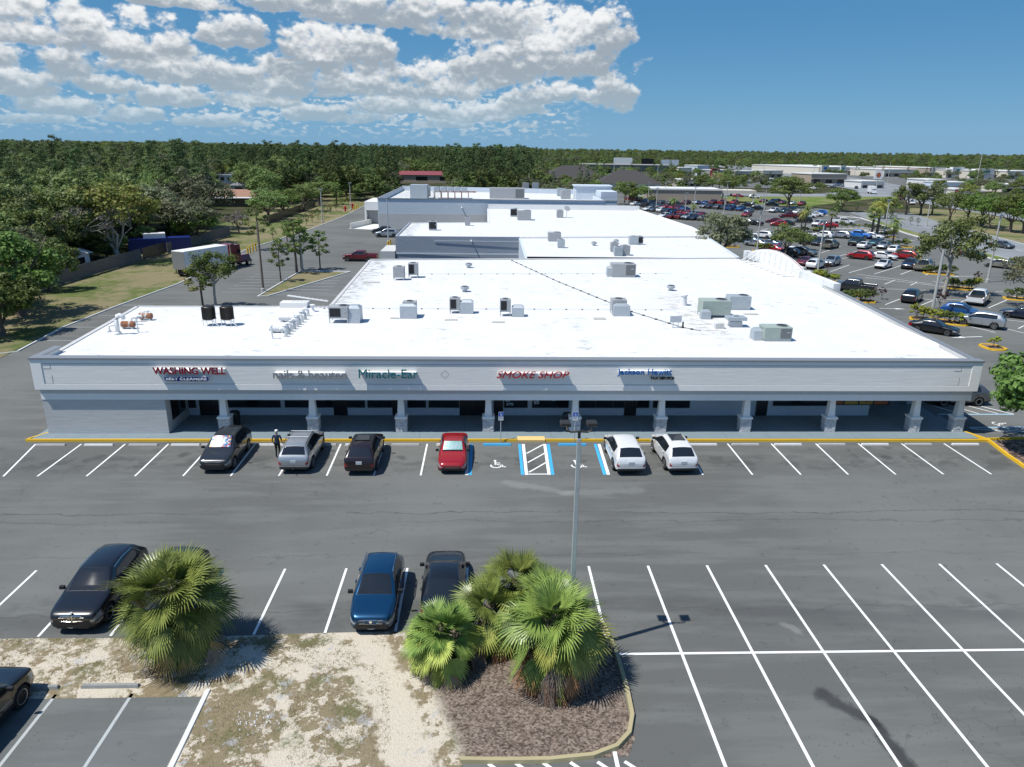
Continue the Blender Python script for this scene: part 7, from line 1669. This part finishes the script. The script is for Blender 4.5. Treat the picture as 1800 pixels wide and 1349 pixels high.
p = G(553,540); t = thing('dumpster', (p.x+.3, p.y+1.5, 0), 'dark blue open dumpster peeking over the left wing roof', 'dumpster'); b = MB(); b.box(-1.6,1.6,-1,-.9,0,1.8); b.box(-1.6,1.6,.9,1,0,1.8); b.box(-1.6,-1.5,-.9,.9,0,1.8); b.box(1.5,1.6,-.9,.9,0,1.8); b.box(-1.5,1.5,-.9,.9,.1,.2); b.build('body', M['p_navy'], t); b = MB(); b.box(-1.65,1.65,-1.08,-1.0,1.65,1.75); b.build('rim', M['snavy'], t); t.location = (-17.6, 66.3, 0); t.scale = (1,1,1.4)
t = thing('dumpster', (-14.8,109,0), 'dark green dumpster against the corner of the grey walled unit', 'dumpster'); M['dgreen'] = mat('green_dumpster', (.012,.06,.03), .5); b = MB(); b.frus(0,0,.2,1.6,1.0,1.6,1.2,1.8); b.build('body', M['dgreen'], t); b = MB(); b.quad((-1.2,-1.8,1.62),(1.2,-1.8,1.62),(1.0,1.8,2.1),(-1.0,1.8,2.1)); b.box(-.9,.9,-2.2,-1.9,.4,1.1); b.build('lid', M['dgreen'], t)
b = MB(); b.box(-.5,.5,-.4,.4,0,1.1); o = b.build('crate', M['posto'], bevel=.03); o.location = (-15.6,106.3,0); tag(o, 'orange crate in front of the dark green dumpster', 'crate')
b = MB(); b.lathe((0,0,0), [(.38,0),(.4,1.3),(.3,1.5)], 12); o = b.build('drum', M['line_blue']); o.location = (-17.2,92.3,0); tag(o, 'bright blue drum behind the tail of the red pickup', 'drum')
def bin_(px, lab, y=46.9):
    x = WY(px, 742, y).x; t = thing('litter_bin', (x, y, .15), lab, 'litter bin'); b = MB(); b.frus(0,0,.0,.85,.27,.27,.3,.3); b.build('body', M['ctrim'], t, bevel=.03); b = MB(); b.frus(0,0,.85,1.05,.32,.32,.2,.2); b.build('lid', M['frame_d'], t)
bin_(413, 'black litter bin beside the second stone based column'); bin_(997, 'black litter bin left of the stone column behind the lamp heads', 46.6)
for px, py, sz in ((1682,448,.7),(1686,450,.7)): p = G(px,py); b = MB(); b.frus(0,0,0,.05,.25,.25,.25,.25); b.lathe((0,0,.05), [(.2,0),(.04,1.0)], 10); o = b.build('traffic_cone', M['sred']); o.location = p; tag(o, ('left' if px == 1682 else 'right')+' red traffic cone beside the waiting black sedan', 'traffic cone')
# ------------------------------------------------------------------ person beside the silver SUV, walking away from the camera
def person(x, y, rz):
    V = {'pel':(0,0,.95),'w':(0,.01,1.12),'ch':(0,.02,1.34),'nk':(0,.03,1.5),'hd0':(0,.05,1.56),
         'sl':(-.19,.02,1.43),'el':(-.27,-.05,1.16),'wl':(-.25,.10,.93),'sr':(.19,.02,1.43),'er':(.28,.0,1.16),'wr':(.27,.14,.95),
         'hl':(-.10,0,.9),'kl':(-.11,.10,.5),'al':(-.11,-.02,.09),'tl':(-.12,.15,.04),'hr':(.10,0,.9),'kr':(.11,.0,.5),'ar':(.11,-.2,.12),'tr':(.12,-.05,.04)}
    E_ = [('pel','w'),('w','ch'),('ch','nk'),('nk','hd0'),('ch','sl'),('sl','el'),('el','wl'),('ch','sr'),('sr','er'),('er','wr'),('pel','hl'),('hl','kl'),('kl','al'),('al','tl'),('pel','hr'),('hr','kr'),('kr','ar'),('ar','tr')]
    RD = dict(pel=.15,w=.14,ch=.15,nk=.06,hd0=.058,sl=.075,el=.045,wl=.033,sr=.075,er=.045,wr=.033,hl=.10,kl=.062,al=.045,tl=.04,hr=.10,kr=.062,ar=.045,tr=.04)
    for s, k in ((-1,'l'),(1,'r')):
        wx, wy, wz = V['w'+k]; V['p'+k] = (wx, wy+.05, wz-.07); E_.append(('w'+k,'p'+k)); RD['p'+k] = .03
        for f in range(4): V['f%d%s' % (f,k)] = (wx-s*.0+(f-1.5)*.018*s, wy+.07+.012*f, wz-.15+.006*abs(f-1.5)); E_.append(('p'+k,'f%d%s' % (f,k))); RD['f%d%s' % (f,k)] = .009
        V['th'+k] = (wx-s*.035, wy+.07, wz-.08); E_.append(('p'+k,'th'+k)); RD['th'+k] = .010
    keys = list(V); me = bpy.data.meshes.new('person'); me.from_pydata([V[k] for k in keys], [(keys.index(a), keys.index(c)) for a, c in E_], [])
    o = link('person', me); o.modifiers.new('k','SKIN'); o.modifiers.new('s','SUBSURF').levels = 2
    sv = me.skin_vertices[0].data
    for i, k in enumerate(keys): sv[i].radius = (RD[k], RD[k]*(.75 if k in ('pel','w','ch') else 1)); sv[i].use_root = (k == 'pel')
    dg = bpy.context.evaluated_depsgraph_get(); ev = bpy.data.meshes.new_from_object(o.evaluated_get(dg)); bpy.data.objects.remove(o)
    M['skin'] = mat('skin', (.45,.27,.19), .6); M['shirt'] = mat('navy_shirt', (.02,.035,.07), .9); M['trous'] = mat('black_trousers', (.01,.01,.012), .9); M['cap'] = mat('white_cap', (.75,.75,.74), .8); M['hair'] = mat('grey_hair', (.25,.23,.2), .9)
    bm = bmesh.new(); bm.from_mesh(ev); ret = bmesh.ops.create_uvsphere(bm, u_segments=16, v_segments=12, radius=.105, matrix=Matrix.Translation((0,.06,1.66)) @ Matrix.Diagonal((.82,1.0,1.18,1)))
    bmesh.ops.create_uvsphere(bm, u_segments=8, v_segments=6, radius=.022, matrix=Matrix.Translation((0,.168,1.65)))
    for s in (-1,1): bmesh.ops.create_uvsphere(bm, u_segments=8, v_segments=6, radius=.024, matrix=Matrix.Translation((s*.088,.055,1.655)) @ Matrix.Diagonal((.5,1,1.3,1)))
    bm.to_mesh(ev); bm.free(); ev.materials.clear(); ev.materials.append(M['skin']); ev.materials.append(M['shirt']); ev.materials.append(M['trous'])
    for p in ev.polygons:
        c = p.center; p.use_smooth = True; r_ = math.hypot(c.x, c.y)
        p.material_index = 2 if (c.z < .97 and abs(c.x) < .225) else (1 if (c.z < 1.50 and c.z > .9 and (c.z > 1.14 or abs(c.x) < .2)) else 0)
    P_o = link('person', ev); P_o.location = (x, y, .006); P_o.rotation_euler = (0,0,rz); tag(P_o, 'person in a navy shirt, black trousers and white cap walking beside the silver SUV', 'person')
    b = MB(); b.lathe((0,.055,1.69), [(.098,0),(.102,.04),(.085,.09),(.04,.115),(.005,.12)], 14); b.box(-.06,.06,.14,.24,1.69,1.70); b.build('cap', M['cap'], P_o, smooth=True)
    b = MB(); b.lathe((0,.03,1.58), [(.07,0),(.095,.06),(.095,.11)], 12); b.build('hair', M['hair'], P_o, smooth=True)
person(G(487,808).x, G(487,808).y+.3, R(0))
